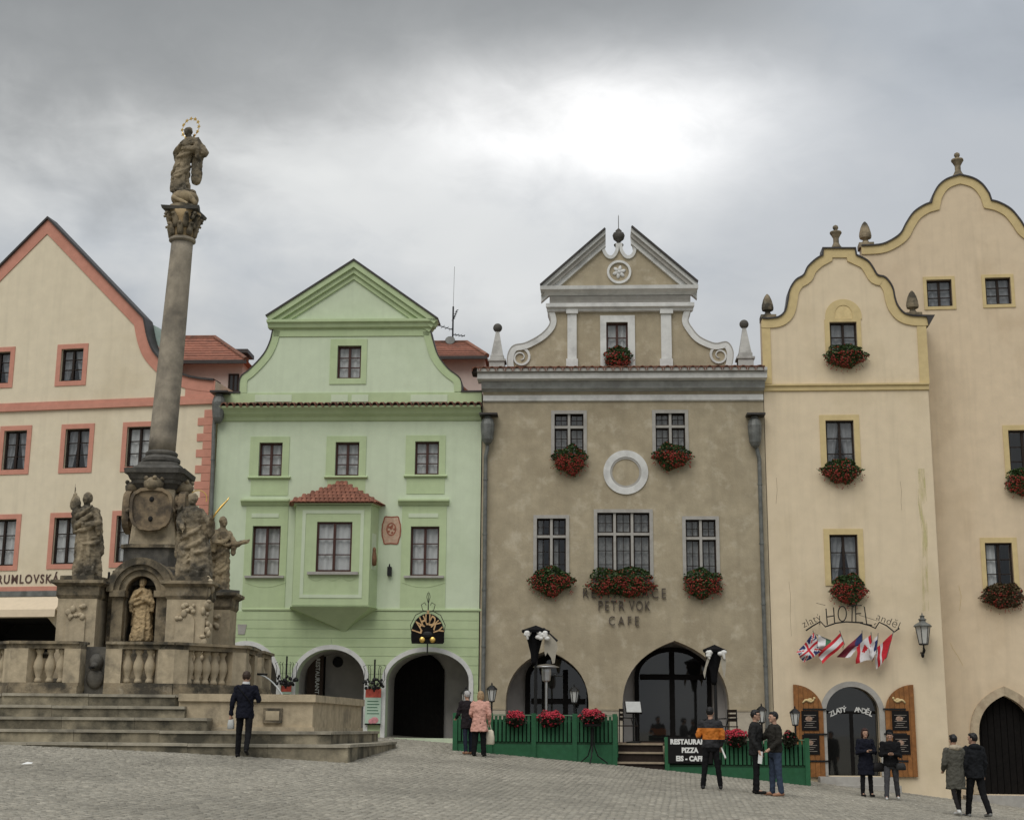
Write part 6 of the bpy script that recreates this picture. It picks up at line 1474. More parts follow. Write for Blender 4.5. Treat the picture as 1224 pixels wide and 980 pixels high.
def fence_extras():
    F = FT
    # return panel beside the steps
    u = F.uv(738, 880)[0]
    for k in range(6): MB().box(u - .02, u + .02, .08 + k * .15, .19 + k * .15, F.uv(738, 905)[1], ZF1).build('slat', M_fence, fl_)
    # signboard
    a = F.rect((798.5, 880.5, 851.5, 912), .1); b = MB().box(a[0], a[1], -.1, -.062, a[2], a[3])
    s = thing('terrace_signboard', 'black board with white restaurant lettering on the green fence', 'sign', F.o, -F.a); b.build('board', M_black, s)
    for tx, y, w in (('RESTAURANT', 886.5, 47), ('PIZZA', 896.5, 20), ('EIS - CAFE', 906.5, 33)):
        me = text_mesh(tx, .17, .003, .010, space=1.05); me.materials.append(M_paper); xs = [v.co.x for v in me.vertices]; p = F.uv(824.5, y, .1)
        k = (F.uv(824 + w / 2, y, .1)[0] - F.uv(824 - w / 2, y, .1)[0]) / (max(xs) - min(xs)); link('lettering', me, s, (p[0], -.105, p[1]), None, (k, 1, 1))
    g = 'flower boxes on the terrace fence'
    for r, l in (((605, 849, 628, 869), 'red flower box at the left of the long green fence'), ((643, 849, 674, 869), 'red flower box in the middle of the long green fence'), ((693, 847, 723, 868), 'pinkish red flower box by the steps on the long green fence'),
                 ((866, 871, 894, 893), 'red flower box on the short fence behind the standing men'), ((935, 874, 953, 893), 'small leafy box at the hotel end of the short fence')):
        flower_box(F, r, .08, l, red=M_rose, group=g, out=.22, fl=(1.0 if r[0] != 935 else .12), dens=1.2, top_red=True, leafm=mat('dark_bedding_leaf', (.025, .032, .016), .6, 25, .4, 0))
    # iron plant stand in front of the fence
    p = F.world(F.uv(708, 880)[0], .45, 0); gz_ = float(gz(p.x, p.y)); t = thing('iron_plant_stand', 'black iron tripod stand in front of the long green fence', 'stand', (p.x, p.y, gz_))
    for a in (.3, 2.4, 4.5): MB().tube([(.04 * math.cos(a), .04 * math.sin(a), .9), (.05 * math.cos(a), .05 * math.sin(a), .45), (.15 * math.cos(a), .15 * math.sin(a), .2), (.42 * math.cos(a), .42 * math.sin(a), 0.015)], .016, 6).build('leg', M_iron, t)
    MB().tube([(0, 0, .3), (0, 0, .95)], .02, 6).build('stem', M_iron, t); MB().lathe([(.02, .93), (.22, .95), (.24, 1.0), (.22, 1.0), (.02, .955)], 16).build('tray', M_iron, t)
fence_extras()
def lantern_post(x, ytop, ybase, d, label, F=FT):
    u, zt = F.uv(x, ytop, d); zb = F.uv(x, ybase, d)[1]; t = thing('lantern_post', label, 'lantern', F.world(u, d, zb), -F.a, 'small lanterns on the terrace')
    h = zt - zb
    MB().tube([(0, 0, -.35), (0, 0, h - .42)], .024, 6).build('post', M_iron, t)
    MB().lathe([(.07, h - .42), (.12, h - .13), (.115, h - .13), (.065, h - .42)], 6).build('glass', M_lampglass, t)
    mb = MB()
    for k in range(6): a = 2 * PI * k / 6; mb.tube([(.072 * math.cos(a), .072 * math.sin(a), h - .42), (.125 * math.cos(a), .125 * math.sin(a), h - .13)], .009, 4)
    mb.lathe([(.03, h - .46), (.085, h - .44), (.075, h - .415)], 6); mb.build('cage', M_iron, t)
    MB().lathe([(.15, h - .13), (.13, h - .09), (.06, h - .03), (.02, h - .01), (.02, h + .03), (.004, h + .06)], 6).build('cap', M_iron, t)
lantern_post(588, 818, 853, .0, 'small black lantern at the left end of the long green fence')
lantern_post(686.5, 820, 853, -1.0, 'small black lantern in front of the left arch')
lantern_post(910, 843, 884, -.3, 'small black lantern beside the brown house rain pipe')
lantern_post(950, 846, 884, .0, 'small black lantern at the hotel end of the short fence')
lantern_post(557, 823, 860, -1.2, 'small black lantern between the green house arch and the rain pipe')

def parasol(x, ytop, d, label, variant, F=FT):
    u, zt = F.uv(x, ytop, d); t = thing('folded_parasol', label, 'parasol', F.world(u, d, Z_DECK), -F.a, 'folded parasols on the terrace')
    h = zt - Z_DECK; k = .0225
    MB().tube([(0, 0, 0), (0, 0, h)], .045, 8).build('pole', M_iron, t); MB().lathe([(.3, 0), (.3, .06), (.08, .09), (.06, .2)], 14).build('foot', M_iron, t)
    n = 6; w = .40 if variant == 0 else .34
    mb = MB(); top = (0, 0, h + .02); pts = [(w * math.cos(2 * PI * j / n + .26), w * math.sin(2 * PI * j / n + .26), h - .12) for j in range(n)]
    mb.add([top] + pts + [(p[0] * .96, p[1] * .96, p[2] - .07) for p in pts] + [(0, 0, h - .1)], [(0, 1 + j, 1 + (j + 1) % n) for j in range(n)] + [(1 + j, 1 + n + j, 1 + n + (j + 1) % n, 1 + (j + 1) % n) for j in range(n)] + [(13, 7 + (j + 1) % n, 7 + j) for j in range(n)])
    mb.build('canopy_top', M_blackcloth, t)
    rs = []
    for z, r in ((h - .12, .22), (h - .3, .2), (h - .5, .15), (h - .75, .10), (h - .95, .085), (h - 1.05, .06)):
        rs.append([(-.03 + r * (1 + .16 * math.sin(4 * a + z * 3)) * math.cos(a), r * (1 + .16 * math.sin(4 * a + z * 3)) * math.sin(a), z) for a in [2 * PI * j / 20 for j in range(20)]])
    MB().rings(rs).build('gathered_canopy', M_blackcloth, t, smooth=True)
    rnd = random.Random(x)
    for sx in (-.24, .12, .27) if variant == 0 else (-.2, .2):
        mb = MB()
        for j in range(4): mb.ball((sx + rnd.uniform(-.07, .07), -.27, h - .2 - .07 * j * rnd.random()), (.08, .05, .06), 8, 6)
        mb.cap((sx, -.28, h - .2), (sx + .03, -.27, h - .36), .05, .03); mb.build('valance_fold', M_whitecloth, t, smooth=True)
    if variant == 0:
        MB().box(-.02, .5, -.02, .02, -.03, .03).build('loose_rib', M_iron, t, loc=(.22, -.1, h - .08), rot=(0, R(42), 0))
        lp = [(.24, h - .25), (.38, h - .24), (.56, h - .42), (.60, h - .55), (.56, h - .72), (.52, h - 1.0), (.46, h - 1.02), (.42, h - .86), (.32, h - .72), (.27, h - .82), (.24, h - .72)]
        MB().prism([lp], -.16, -.145).build('loose_cloth', M_greycloth, t)
    else:
        for s, l in ((-1, [(-.20, -.28), (-.34, -.75), (-.30, -.9), (-.24, -.6), (-.12, -.3)]), (1, [(.14, -.3), (.28, -.4), (.26, -.7), (.22, -.9), (.16, -.6)])):
            MB().prism([[(a, h + b) for a, b in l]], -.24, -.225).build('loose_cloth', M_greycloth, t)
parasol(640.5, 748, -1.1, 'black folded parasol with hanging grey cloth before the left arch', 0)
parasol(854, 771, -1.0, 'black folded parasol with white ruffles before the right arch', 1)
def heater():
    F = FT; d = -1.3; u, zt = F.uv(653, 793.5, d); t = thing('patio_heater', 'steel mushroom patio heater on the terrace', 'heater', F.world(u, d, Z_DECK), -F.a); h = zt - Z_DECK
    MB().tube([(0, 0, .1), (0, 0, h - .45)], .035, 10).build('pole', M_steel, t); MB().lathe([(.24, 0), (.24, .6), (.2, .68), (.05, .72)], 16).build('gas_drum', M_steel, t)
    MB().lathe([(.05, h - .48), (.11, h - .44), (.13, h - .2), (.12, h - .12), (.05, h - .1)], 14).build('burner', M_steel, t)
    MB().lathe([(.36, h - .09), (.35, h - .07), (.2, h - .02), (.05, h), (.01, h + .005)], 24).build('reflector', M_steel, t, smooth=True)
heater()
def terrace_furniture():
    F = FT; d = -.9; u, z = F.uv(757, 845, d); t = thing('menu_lectern', 'small lectern with a white menu sheet before the right arch', 'lectern', F.world(u, d, Z_DECK), -F.a); h = z - Z_DECK
    MB().tube([(0, 0, 0), (0, 0, h)], .025, 8).build('post', M_iron, t); MB().lathe([(.2, 0), (.2, .03), (.03, .05)], 12).build('foot', M_iron, t)
    MB().box(-.2, .2, -.02, 0, -.17, .17).build('sheet', mat('grey_menu_sheet', (.42, .42, .40), .6), t, loc=(.0, -.03, h), rot=(R(-35), 0, R(8))); MB().box(-.22, .22, .004, .03, -.19, .19).build('rest', M_blackwood, t, loc=(.0, -.03, h), rot=(R(-35), 0, R(8)))
    def chair(x, d, rz, label):
        u = F.uv(x, 880, d)[0]; c = thing('terrace_chair', label, 'chair', F.world(u, d, Z_DECK), rz, 'terrace chairs')
        for a in (-1, 1):
            for b in (-1, 1): MB().tube([(a * .2, b * .2, 0), (a * .19, b * .19, .44 if b < 0 else .9)], .016, 6).build('leg', M_iron, c)
        MB().box(-.22, .22, -.22, .22, .43, .46).build('seat', M_darkwood, c)
        for k in range(3): MB().box(-.2, .2, .18, .2, .58 + .12 * k, .66 + .12 * k).build('back_slat', M_darkwood, c)
        for a in (-1, 1): MB().tube([(a * .23, .18, .66), (a * .24, -.15, .65), (a * .22, -.2, .45)], .016, 6).build('armrest', M_iron, c)
    chair(751, -1.5, R(70), 'dark terrace chair behind the menu lectern'); chair(869, -1.6, R(-60), 'dark terrace chair at the right jamb of the right arch')
terrace_furniture()

# ------------------------------------------------------------------ things on the green house
def wrought_lamp(x, y, label):
    F = G; d = .3; u, z = F.uv(x, y, d); t = thing('wrought_iron_basket', label, 'iron basket', F.world(u, 0, z), -F.a, 'wrought iron baskets between the arches')
    MB().tube([(0, 0, -.1), (0, -d, -.1)], .02, 6).build('bracket', M_iron, t); MB().tube([(0, -d, -.3), (0, -d, .62)], .025, 6).build('spike', M_iron, t)
    for k in range(6):
        a = 2 * PI * k / 6
        MB().tube([(.03 * math.cos(a), -d + .03 * math.sin(a), -.25), (.2 * math.cos(a), -d + .15 * math.sin(a), -.1), (.3 * math.cos(a), -d + .2 * math.sin(a), .05), (.28 * math.cos(a), -d + .2 * math.sin(a), .3), (.33 * math.cos(a), -d + .2 * math.sin(a), .42), (.26 * math.cos(a), -d + .2 * math.sin(a), .45)], .009, 5).build('scroll', M_iron, t)
    mb = MB(); rnd = random.Random(x)
    for k in range(26): a = rnd.uniform(0, 6.3); mb.ball((.3 * math.cos(a) * rnd.uniform(.5, 1.1), -d + .2 * math.sin(a), rnd.uniform(-.2, .05)), rnd.uniform(.035, .06), 6, 4)
    stuff(mb.build('iron_leaves', M_iron, t))
wrought_lamp(342, 810, 'black wrought iron basket left of the middle arch, half behind the balustrade'); wrought_lamp(447.5, 814, 'black wrought iron basket between the two right arches of the green house')
def poster(r, label, sgn):
    F = G; a = F.rect(r, .12); t = thing('advertising_board', label, 'board', F.world((a[0] + a[1]) / 2, .12, a[2]), -F.a, 'ice cream boards at the green house'); w = (a[1] - a[0]) / 2; h = a[3] - a[2]
    MB().box(-w, w, -.015, .02, 0, h).build('board', mat('mint_print', (.45, .58, .46), .6, 6, .05, 0), t)
    MB().box(-w, w, -.019, -.0155, h * .76, h).build('red_header', mat('red_print', (.50, .09, .06), .6, 10, .3, 0), t)
    for k in range(5): MB().box(-w * .75, w * (.8 - .12 * (k % 3)), -.018, -.0155, h * (.3 + .085 * k), h * (.3 + .085 * k) + .025).build('print_line', mat('dark_green_print', (.05, .14, .08), .6), t)
    mb = MB(); mb.ball((w * .25, -.018, h * .13), (w * .5, .004, h * .09), 12, 6); mb.ball((-w * .2, -.018, h * .1), (w * .35, .003, h * .07), 12, 6); mb.build('sundae_picture', mat('pink_print', (.60, .25, .27), .6, 12, .3, 0), t)
    MB().box(-w, w, -.017, -.0152, 0, h * .04).build('foot_strip', M_black, t)
poster((436.6, 823, 455.3, 866), 'mint green ice cream board with red top below the iron basket', 1); poster((336, 819, 348, 850), 'small red topped ice cream board behind the basin', -1)
def deli_sign():
    F = G; d = .6; u, z = F.uv(511, 768, d); t = thing('deli_sign', 'black fan shaped wrought iron shop sign with gold letters on the green house', 'sign', F.world(u, d, z), -F.a)
    k = 41.5 / FPX; W = 18.5 * k; H = 33 * k
    lp = [(W, 0), (W, .16 * H)] + [(W * math.cos(a), .30 * H + .70 * H * math.sin(a)) for a in [PI * j / 18 for j in range(19)]] + [(-W, .16 * H), (-W, 0)]
    b = MB().prism([lp], -.03, .03).build('board', M_blackwood, t)
    MB().tube([(p[0], 0, p[1]) for p in lp + [lp[0]]], .028, 5).build('rim', M_iron, t)
    for i, ch in enumerate('LAH\u016eDKY'):
        f = (i + .5) / 7; a = PI * (1 - f) * .92 + PI * .04; me = text_mesh(ch, .30, .006, .006); me.materials.append(mat('gold_letter', (.62, .40, .20), .4, 8, .15, 0, metal=.3))
        link('letter', me, b, (W * .68 * math.cos(a), -.036, .24 * H + .55 * H * math.sin(a)), (0, PI / 2 - a, 0), (.8, 1, 1.35))
    MB().ball((0, -.03, .28 * H), (.16, .05, .1), 10, 6).build('boss', M_iron, t)
    for s in (-1, 1): MB().ball((s * .15, -.05, .1 * H), (.085, .04, .085), 12, 7).build('gold_rosette', M_gold, t)
    MB().tube([(0, 0, 0), (0, 0, -.3)], .02, 6).build('lower_rod', M_iron, t); MB().tube([(0, 0, H), (0, 0, H + .66)], [.02, .004], 6).build('spike', M_iron, t)
    MB().tube([(0, 0, H * .9), (0, d, H * .9)], .025, 6).build('wall_arm', M_iron, t)
    for s in (-1, 1):
        MB().tube([(0, 0, H + .05), (s * .16, 0, H + .12), (s * .2, 0, H + .28), (s * .1, 0, H + .34), (s * .06, 0, H + .26)], .011, 5).build('scroll', M_iron, t)
        MB().tube([(0, 0, H + .3), (s * .05, 0, H + .5), (s * .02, 0, H + .62)], .009, 5).build('scroll', M_iron, t)
        MB().tube([(s * .12, 0, H + .1), (s * .36, 0, H - .02), (s * .50, 0, H * .62), (s * .46, 0, H * .3)], .011, 5).build('scroll', M_iron, t)
deli_sign()

# ------------------------------------------------------------------ things on the hotel
def hotel_sign():
    F = H_; d = .25; t = thing('hotel_sign', 'black wire lettering sign above the hotel flags', 'sign', F.o, -F.a)
    def P(x, y): u, z = F.uv(940 + x / 6.442, 710 + y / 6.442, d); return (u, -d, z)
    def st(pts, r=.016, nm='letter', par=t): return MB().tube([P(*p) for p in pts], r, 6).build(nm, M_iron, par)
    arc = [(150, 280), (200, 245), (262, 210), (300, 250), (380, 222), (460, 212), (560, 218), (640, 240), (685, 262), (715, 215), (770, 240), (830, 290), (870, 262)]
    MB().tube([P(*p) for p in arc], .02, 6).build('bar', M_iron, t)
    st([(305, 110), (315, 235)]); st([(362, 100), (372, 225)]); st([(308, 175), (368, 165)])                                  # H
    st([(430 + 32 * math.cos(a), 150 + 58 * math.sin(a)) for a in [2 * PI * k / 18 for k in range(19)]])                   # O
    st([(470, 90), (545, 84)]); st([(507, 87), (505, 210)])                                                                 # T
    st([(580, 86), (532, 88), (535, 212), (590, 218)]); st([(534, 150), (575, 148)])                                          # E
    st([(600, 95), (618, 228), (660, 238)])                                                                                 # L
    for s, p, rot, sz in (('zlat\u00fd', (193, 205), R(-24), .30), ('and\u011bl', (785, 208), R(24), .30)):
        me = text_mesh(s, sz, .008, -.004, space=1.05); me.materials.append(M_iron); q = P(*p); link('small_lettering', me, t, q, (0, rot, 0))
    for x in (262, 690): MB().tube([P(x, 225), (P(x, 225)[0], 0, P(x, 225)[2])], .012, 5).build('fixing', M_iron, t)
    st([(230, 68), (300, 85)], .006, 'wire'); st([(560, 160), (700, 205)], .006, 'wire')
hotel_sign()
def flags():
    F = H_
    red = mat('flag_red', (.50, .02, .03), .8, 20, .15, .1); wh = mat('flag_white', (.62, .60, .60), .8, 20, .1, .1); nv = mat('flag_navy', (.02, .03, .11), .8, 20, .2, .1); dk = mat('flag_maroon', (.16, .015, .03), .8, 20, .2, .1); gr = mat('flag_green', (.05, .16, .08), .8, 20, .2, .1)
    MS = [red, wh, nv, dk, gr]
    def uk(s, t):
        x, y = s - .5, t - .5
        if abs(x) < .06 or abs(y) < .09: return 0
        if abs(x) < .11 or abs(y) < .16: return 1
        k = min(abs(x - y), abs(x + y)); return 0 if k < .045 else (1 if k < .11 else 2)
    specs = [((205, 305), (265, 430), (140, 512), (92, 445), uk, 'union pattern flag in red, white and navy at the left end of the row'),
             ((250, 318), (335, 355), (318, 440), (245, 400), lambda s, t: (1 if t < .6 else 4), 'mostly white flag with a green edge behind the union pattern flag'),
             ((405, 305), (432, 385), (290, 518), (258, 450), lambda s, t: 1 if .33 < t < .67 else 0, 'red, white and red striped flag hanging diagonally'),
             ((572, 302), (575, 380), (490, 475), (405, 468), lambda s, t: 2 if s < .42 - abs(t - .5) * .5 else (1 if t > .62 else 3), 'navy and dark red flag in the middle of the row'),
             ((645, 318), (662, 485), (543, 518), (556, 395), lambda s, t: 0 if (s < .2 or s > .78) else (0 if abs(t - .45) + abs(s - .5) < .2 else 1), 'white flag with red ends right of the middle'),
             ((700, 322), (690, 440), (650, 500), (640, 400), lambda s, t: 2 if s < .38 and .2 < t < .8 else 1, 'pale flag with a navy corner near the right end'),
             ((808, 312), (770, 470), (700, 562), (688, 425), lambda s, t: 1 if (abs(s - .62) < .07 or s > .86) else 0, 'red flag with white stripe at the right end of the row')]
    for i, (A, Bq, C, D, fn, lab) in enumerate(specs):
        d = .34 + .06 * (i % 3); W = lambda p, dd=d: Vector((F.uv(940 + p[0] / 6.442, 710 + p[1] / 6.442, dd)[0], -dd, F.uv(940 + p[0] / 6.442, 710 + p[1] / 6.442, dd)[1]))
        cm = ((A[0] + Bq[0] + C[0] + D[0]) / 4, (A[1] + Bq[1] + C[1] + D[1]) / 4); gro = lambda q: (cm[0] + (q[0] - cm[0]) * 1.18, cm[1] + 4 + (q[1] - cm[1]) * 1.12)
        a, b, c, e = W(gro(A)), W(gro(Bq)), W(gro(C)), W(gro(D)); base = F.world(a.x, 0, 0); t = thing('flag', lab, 'flag', F.world(a.x, d, a.z), -F.a, 'flags under the hotel sign'); o = Vector((a.x, -d, a.z))
        n, m = 22, 16; mb = MB(); V = []
        for j in range(m + 1):
            for k in range(n + 1):
                s, q = k / n, j / m; p = (a * (1 - s) + e * s) * (1 - q) + (b * (1 - s) + c * s) * q
                p = p + Vector((.012 * math.sin(9 * q + i), -.05 * math.sin(s * 7 + q * 5 + i) * (.2 + s), .012 * math.sin(s * 8 + i))); V.append(p - o)
        fs = []; mi = []
        for j in range(m):
            for k in range(n): fs.append((j * (n + 1) + k, j * (n + 1) + k + 1, (j + 1) * (n + 1) + k + 1, (j + 1) * (n + 1) + k)); mi.append(fn((k + .5) / n, (j + .5) / m))
        mb.add(V, fs); mb.mi = mi; mb.build('cloth', MS, t, smooth=True, recalc=False)
        top = (a - o); dirv = (a - b).normalized()
        MB().tube([top + dirv * .06, top, (b - o), Vector(((b - o).x + .02, d, (b - o).z - .05))], .011, 6).build('pole', M_zinc, t)
flags()
def wall_lantern():
    F = H_; d = .4; k = 41 / FPX; u, z = F.uv(1104, 769.5, d); t = thing('wall_lantern', 'large dark six sided street lantern on the hotel wall', 'lantern', F.world(u, d, z), -F.a); t.scale = (.74, 1, .66)
    MB().lathe([(.16, 0), (.27, .72), (.26, .72), (.15, 0)], 6).build('glass', M_lampglass, t)
    mb = MB()
    for j in range(6): a = 2 * PI * j / 6; mb.tube([(.165 * math.cos(a), .165 * math.sin(a), -.01), (.275 * math.cos(a), .275 * math.sin(a), .73)], .016, 5)
    mb.lathe([(.1, -.05), (.18, -.03), (.165, .02)], 6); mb.build('cage', M_iron, t)
    MB().lathe([(.34, .72), (.35, .76), (.28, .84), (.13, .93), (.12, 1.0), (.16, 1.02), (.16, 1.05), (.09, 1.08), (.08, 1.16), (.11, 1.18), (.03, 1.23), (.008, 1.34)], 6).build('roof', M_zinc, t)
    MB().tube([(0, 0, -.03), (0, .02, -.2), (.0, d * .4, -.38), (0, d, -.34)], [.03, .03, .035, .04], 7).build('bracket', M_iron, t)
    mb = MB(); mb.tube([(0, .05, -.15), (.06, .1, -.25), (.04, .15, -.36), (-.03, .15, -.42), (-.04, .14, -.52)], .035, 6); mb.ball((0, .2, -.45), (.06, .1, .12)); mb.build('bracket_scroll', M_iron, t, smooth=True)
wall_lantern()
def litter(x, y, Y, s, label):
    p = at(x, y, Y); z = float(gz(p.x, p.y)); o = MB().add([(-s, -s * .6, .02), (s, -s * .5, .03), (s * .9, s * .6, .05), (-s * .8, s * .7, .025), (0, 0, .06)], [(0, 1, 4), (1, 2, 4), (2, 3, 4), (3, 0, 4)]).build('paper_scrap', M_paper, None, loc=(p.x, p.y, z + .01)); tag(o, label, 'litter')
litter(33, 905, 25.0, .09, 'white paper scrap lying on the cobbles at the left')
litter(737, 973, 18.5, .09, 'white paper scrap lying on the cobbles near the bottom edge')
# ------------------------------------------------------------------ people
def fabric(name, c, amt=.12, rough=.9): return mat('cloth_' + name, c, rough, 9, amt, .25, 45, spec=.12)
M_skin = mat('skin', (.45, .27, .19), .6, 12, .08, .05)
def person(label, px, py, Y, H, rz, jacket, trousers, hair, legs=((0, 0), (0, 0)), arms=(None, None), hem=.82, coat_w=1.0, shoe=None, long_hair=False, hood=None, two_tone=None, head_turn=0.0, bow=0.0, bulk=1.0, extra=None, eyes=True, stoop=0.0, tr_w=1.0, splay=.035):
    p0 = at(px, py, Y); g = float(gz(p0.x, p0.y)); s = H / 1.75
    t = thing('person', label, 'person', (p0.x, p0.y, g + .012), rz)
    shoe = shoe or fabric('black_leather', (.012, .011, .011), .2, .5)
    V = Vector
    L = []; low = 9
    for sd, (a, b) in zip((-1, 1), legs):
        hip = V((sd * .09, 0, .91)); kn = hip + .42 * V((0, -math.sin(a), -math.cos(a))); an = kn + .41 * V((0, -math.sin(a - b), -math.cos(a - b)))
        kn.x += sd * splay * .5; an.x += sd * splay
        fp = a - b; toe = an + .17 * V((sd * .03, -math.cos(max(0, -fp) * .9), -math.sin(max(0, -fp) * .9))) + V((0, 0, -.04 * (fp > -.25)))
        L.append((hip, kn, an, toe)); low = min(low, an.z - .075, toe.z - .025)
    dz = V((0, 0, -low)); L = [tuple(q + dz for q in l) for l in L]
    def up(v):   # forward stoop of the upper body
        v = V(v) + dz
        if stoop and v.z > .9: v = V((v.x, v.y - math.sin(stoop) * (v.z - .9), .9 + (v.z - .9) * math.cos(stoop)))
        return v
    A = []
    for sd, a in zip((-1, 1), arms):
        a = a or ((sd * .235, .02, 1.12), (sd * .245, -.05, .87))
        A.append((up((sd * .175 * (.5 + .5 * bulk), 0, 1.41)), up(a[0]), up(a[1])))
    def torso(mb, grow, hem_, flare=1.0, neck=True):
        R_ = [(hem_, .155 * flare, .115 * flare), (.92, .155, .115), (1.02, .145, .108), (1.12, .142, .106), (1.25, .165, .118), (1.36, .175, .11), (1.43, .14, .09), (1.475, .07, .065)]
        if hem_ < .88: R_ = [(hem_, .155 * flare, .12 * flare), (max(hem_ + .08, .80), .16 * (1 + (flare - 1) * .5), .122)] + R_[1:]
        rs = []
        for z, rx, ry in R_:
            c = up((0, 0, z)); rs.append([(c.x + (rx * bulk + grow) * math.cos(q), c.y + (ry * bulk + grow) * math.sin(q), c.z) for q in [2 * PI * k / 24 for k in range(24)]])
        mb.rings(rs)
    hc = up((0, -.015 - bow * .06, 1.63 - bow * .03))
    Rh = Matrix.Rotation(head_turn, 3, 'Z') @ Matrix.Rotation(bow, 3, 'X')
    # body: one continuous surface
    mb = MB(); torso(mb, -.02, .86)
    mb.cap(up((0, .01, 1.42)), hc + V((0, .01, -.08)), .055, .052); mb.ball(hc, (.075, .092, .115), 16, 12, Rh)
    for q, r in (((0, -.095, -.01), (.014, .02, .022)), ((0, -.06, -.075), (.04, .035, .035)), ((-.078, .005, -.01), (.012, .02, .03)), ((.078, .005, -.01), (.012, .02, .03)), ((0, -.08, .035), (.05, .015, .014))): mb.ball(hc + Rh @ V(q), r, 8, 6)
    for (sh, el, wr) in A:
        mb.cap(sh, el, .045, .038); mb.cap(el, wr, .038, .026); d = (wr - el).normalized(); o = V((1, 0, 0)) - d * d.x
        o = o.normalized() if o.length > .2 else V((0, 0, 1)); nn = d.cross(o)
        pc = wr + d * .05; mb.cap(wr, wr + d * .075, .027, .034)
        for k, ln in enumerate((.062, .075, .07, .052)):
            b0 = wr + d * .085 + o * .0185 * (k - 1.5); b1 = b0 + d * ln * .55 + nn * .008; mb.cap(b0, b1, .0092, .0086, 6); mb.cap(b1, b1 + d * ln * .4 + nn * .02, .0086, .0075, 6)
        sgn = -1 if sh.x < 0 else 1
        tb = wr + d * .035 - o * .03 * sgn; mb.cap(tb, tb + d * .03 - o * .02 * sgn + nn * .012, .0115, .0105, 6); mb.cap(tb + d * .03 - o * .02 * sgn + nn * .012, tb + d * .06 - o * .016 * sgn + nn * .025, .0105, .008, 6)
    for (hip, kn, an, toe) in L: mb.cap(hip, kn, .058, .038); mb.cap(kn, an, .038, .03); mb.cap(an, toe, .03, .022)
    me = remeshed(mb, .0095, 2); me.materials.append(M_skin); S = (s, s, s)
    bd = link('body', me, t, scale=S)
    if eyes:
        for sx in (-.03, .03): MB().ball(hc + Rh @ V((sx, -.083, .012)), (.012, .01, .008), 8, 5).build('eye', M_black, bd, smooth=True)
        MB().ball(hc + Rh @ V((0, -.089, -.055)), (.022, .008, .007), 8, 5).build('lips', mat('lips', (.33, .10, .09), .6), bd, smooth=True)
    # trousers
    mb = MB(); torso(mb, .004, .84); mb.v = [v for v in mb.v]
    mb = MB(); c = up((0, 0, .93)); mb.rings([[(rx * math.cos(q), ry * math.sin(q), z + dz.z) for q in [2 * PI * k / 20 for k in range(20)]] for z, rx, ry in ((.80, .15, .11), (.88, .165 * bulk, .125 * bulk), (.96, .16 * bulk, .12 * bulk), (1.02, .15, .11))])
    for (hip, kn, an, toe) in L:
        mb.cap(hip, kn, .088 * tr_w, .068 * tr_w); mb.cap(kn, an + V((0, 0, .01)), .066 * tr_w, .056 * tr_w)
    me = remeshed(mb, .014, 2, .010, .07, px); me.materials.append(trousers); link('trousers', me, t, scale=S)
    # shoes
    for (hip, kn, an, toe) in L:
        mb = MB(); mb.cap(an + V((0, .03, -.035)), toe, .042, .034); mb.cap(an, an + V((0, .01, -.03)), .045, .045); me = remeshed(mb, .012, 2); me.materials.append(shoe); link('shoe', me, t, scale=S)
    # jacket or coat
    mb = MB(); torso(mb, .022, hem, coat_w)
    for (sh, el, wr) in A: mb.cap(sh, el, .066 * bulk, .056 * bulk); mb.cap(el, el.lerp(wr, .93), .055 * bulk, .044)
    mb.lathe([(.085, 0), (.088, .03), (.078, .055)], 16, tuple(up((0, .005, 1.435))))
    me = remeshed(mb, .013, 2, .020, .085, px + 1)
    jm = jacket
    me.materials.append(jm); link('coat' if hem < .75 else 'jacket', me, t, scale=S)
    if hood:
        mb = MB(); c = up((0, .055, 1.46)); mb.ball(c, (.15, .11, .075), 14, 8); me = remeshed(mb, .015, 2, .01, .05, px); me.materials.append(hood); link('hood', me, t, scale=S)
    # hair
    if hair is not None:
        mb = MB(); mb.ball(hc + Rh @ V((0, .022, .028)), (.086, .092, .104), 16, 12, Rh); mb.ball(hc + Rh @ V((0, -.03, .085)), (.07, .06, .035), 12, 8, Rh)
        if long_hair: mb.ball(hc + Rh @ V((0, .05, -.04)), (.092, .07, .13), 14, 10, Rh); [mb.ball(hc + Rh @ V((q, .0, -.03)), (.022, .05, .1), 10, 8, Rh) for q in (-.078, .078)]
        # keep the face free
        me = remeshed(mb, .010, 2, .008, .03, px); bm = bmesh.new(); bm.from_mesh(me); inv = Rh.inverted()
        kill = [v for v in bm.verts if (inv @ (v.co - hc)).y < -.035 and (inv @ (v.co - hc)).z < .055 and abs((inv @ (v.co - hc)).x) < .075]
        bmesh.ops.delete(bm, geom=kill, context='VERTS'); bm.to_mesh(me); bm.free(); me.materials.append(hair); link('hair', me, t, scale=S)
    if extra: extra(t, s, A, up, L)
    return t, A, s
def prop(name, label, cat, parent, local, rz_extra=0.0):
    """something carried: top-level, placed in the world where the hand is"""
    w = Matrix.Translation(parent.location) @ Matrix.Rotation(parent.rotation_euler.z, 4, 'Z') @ Vector(local)
    return thing(name, label, cat, w, parent.rotation_euler.z + rz_extra)
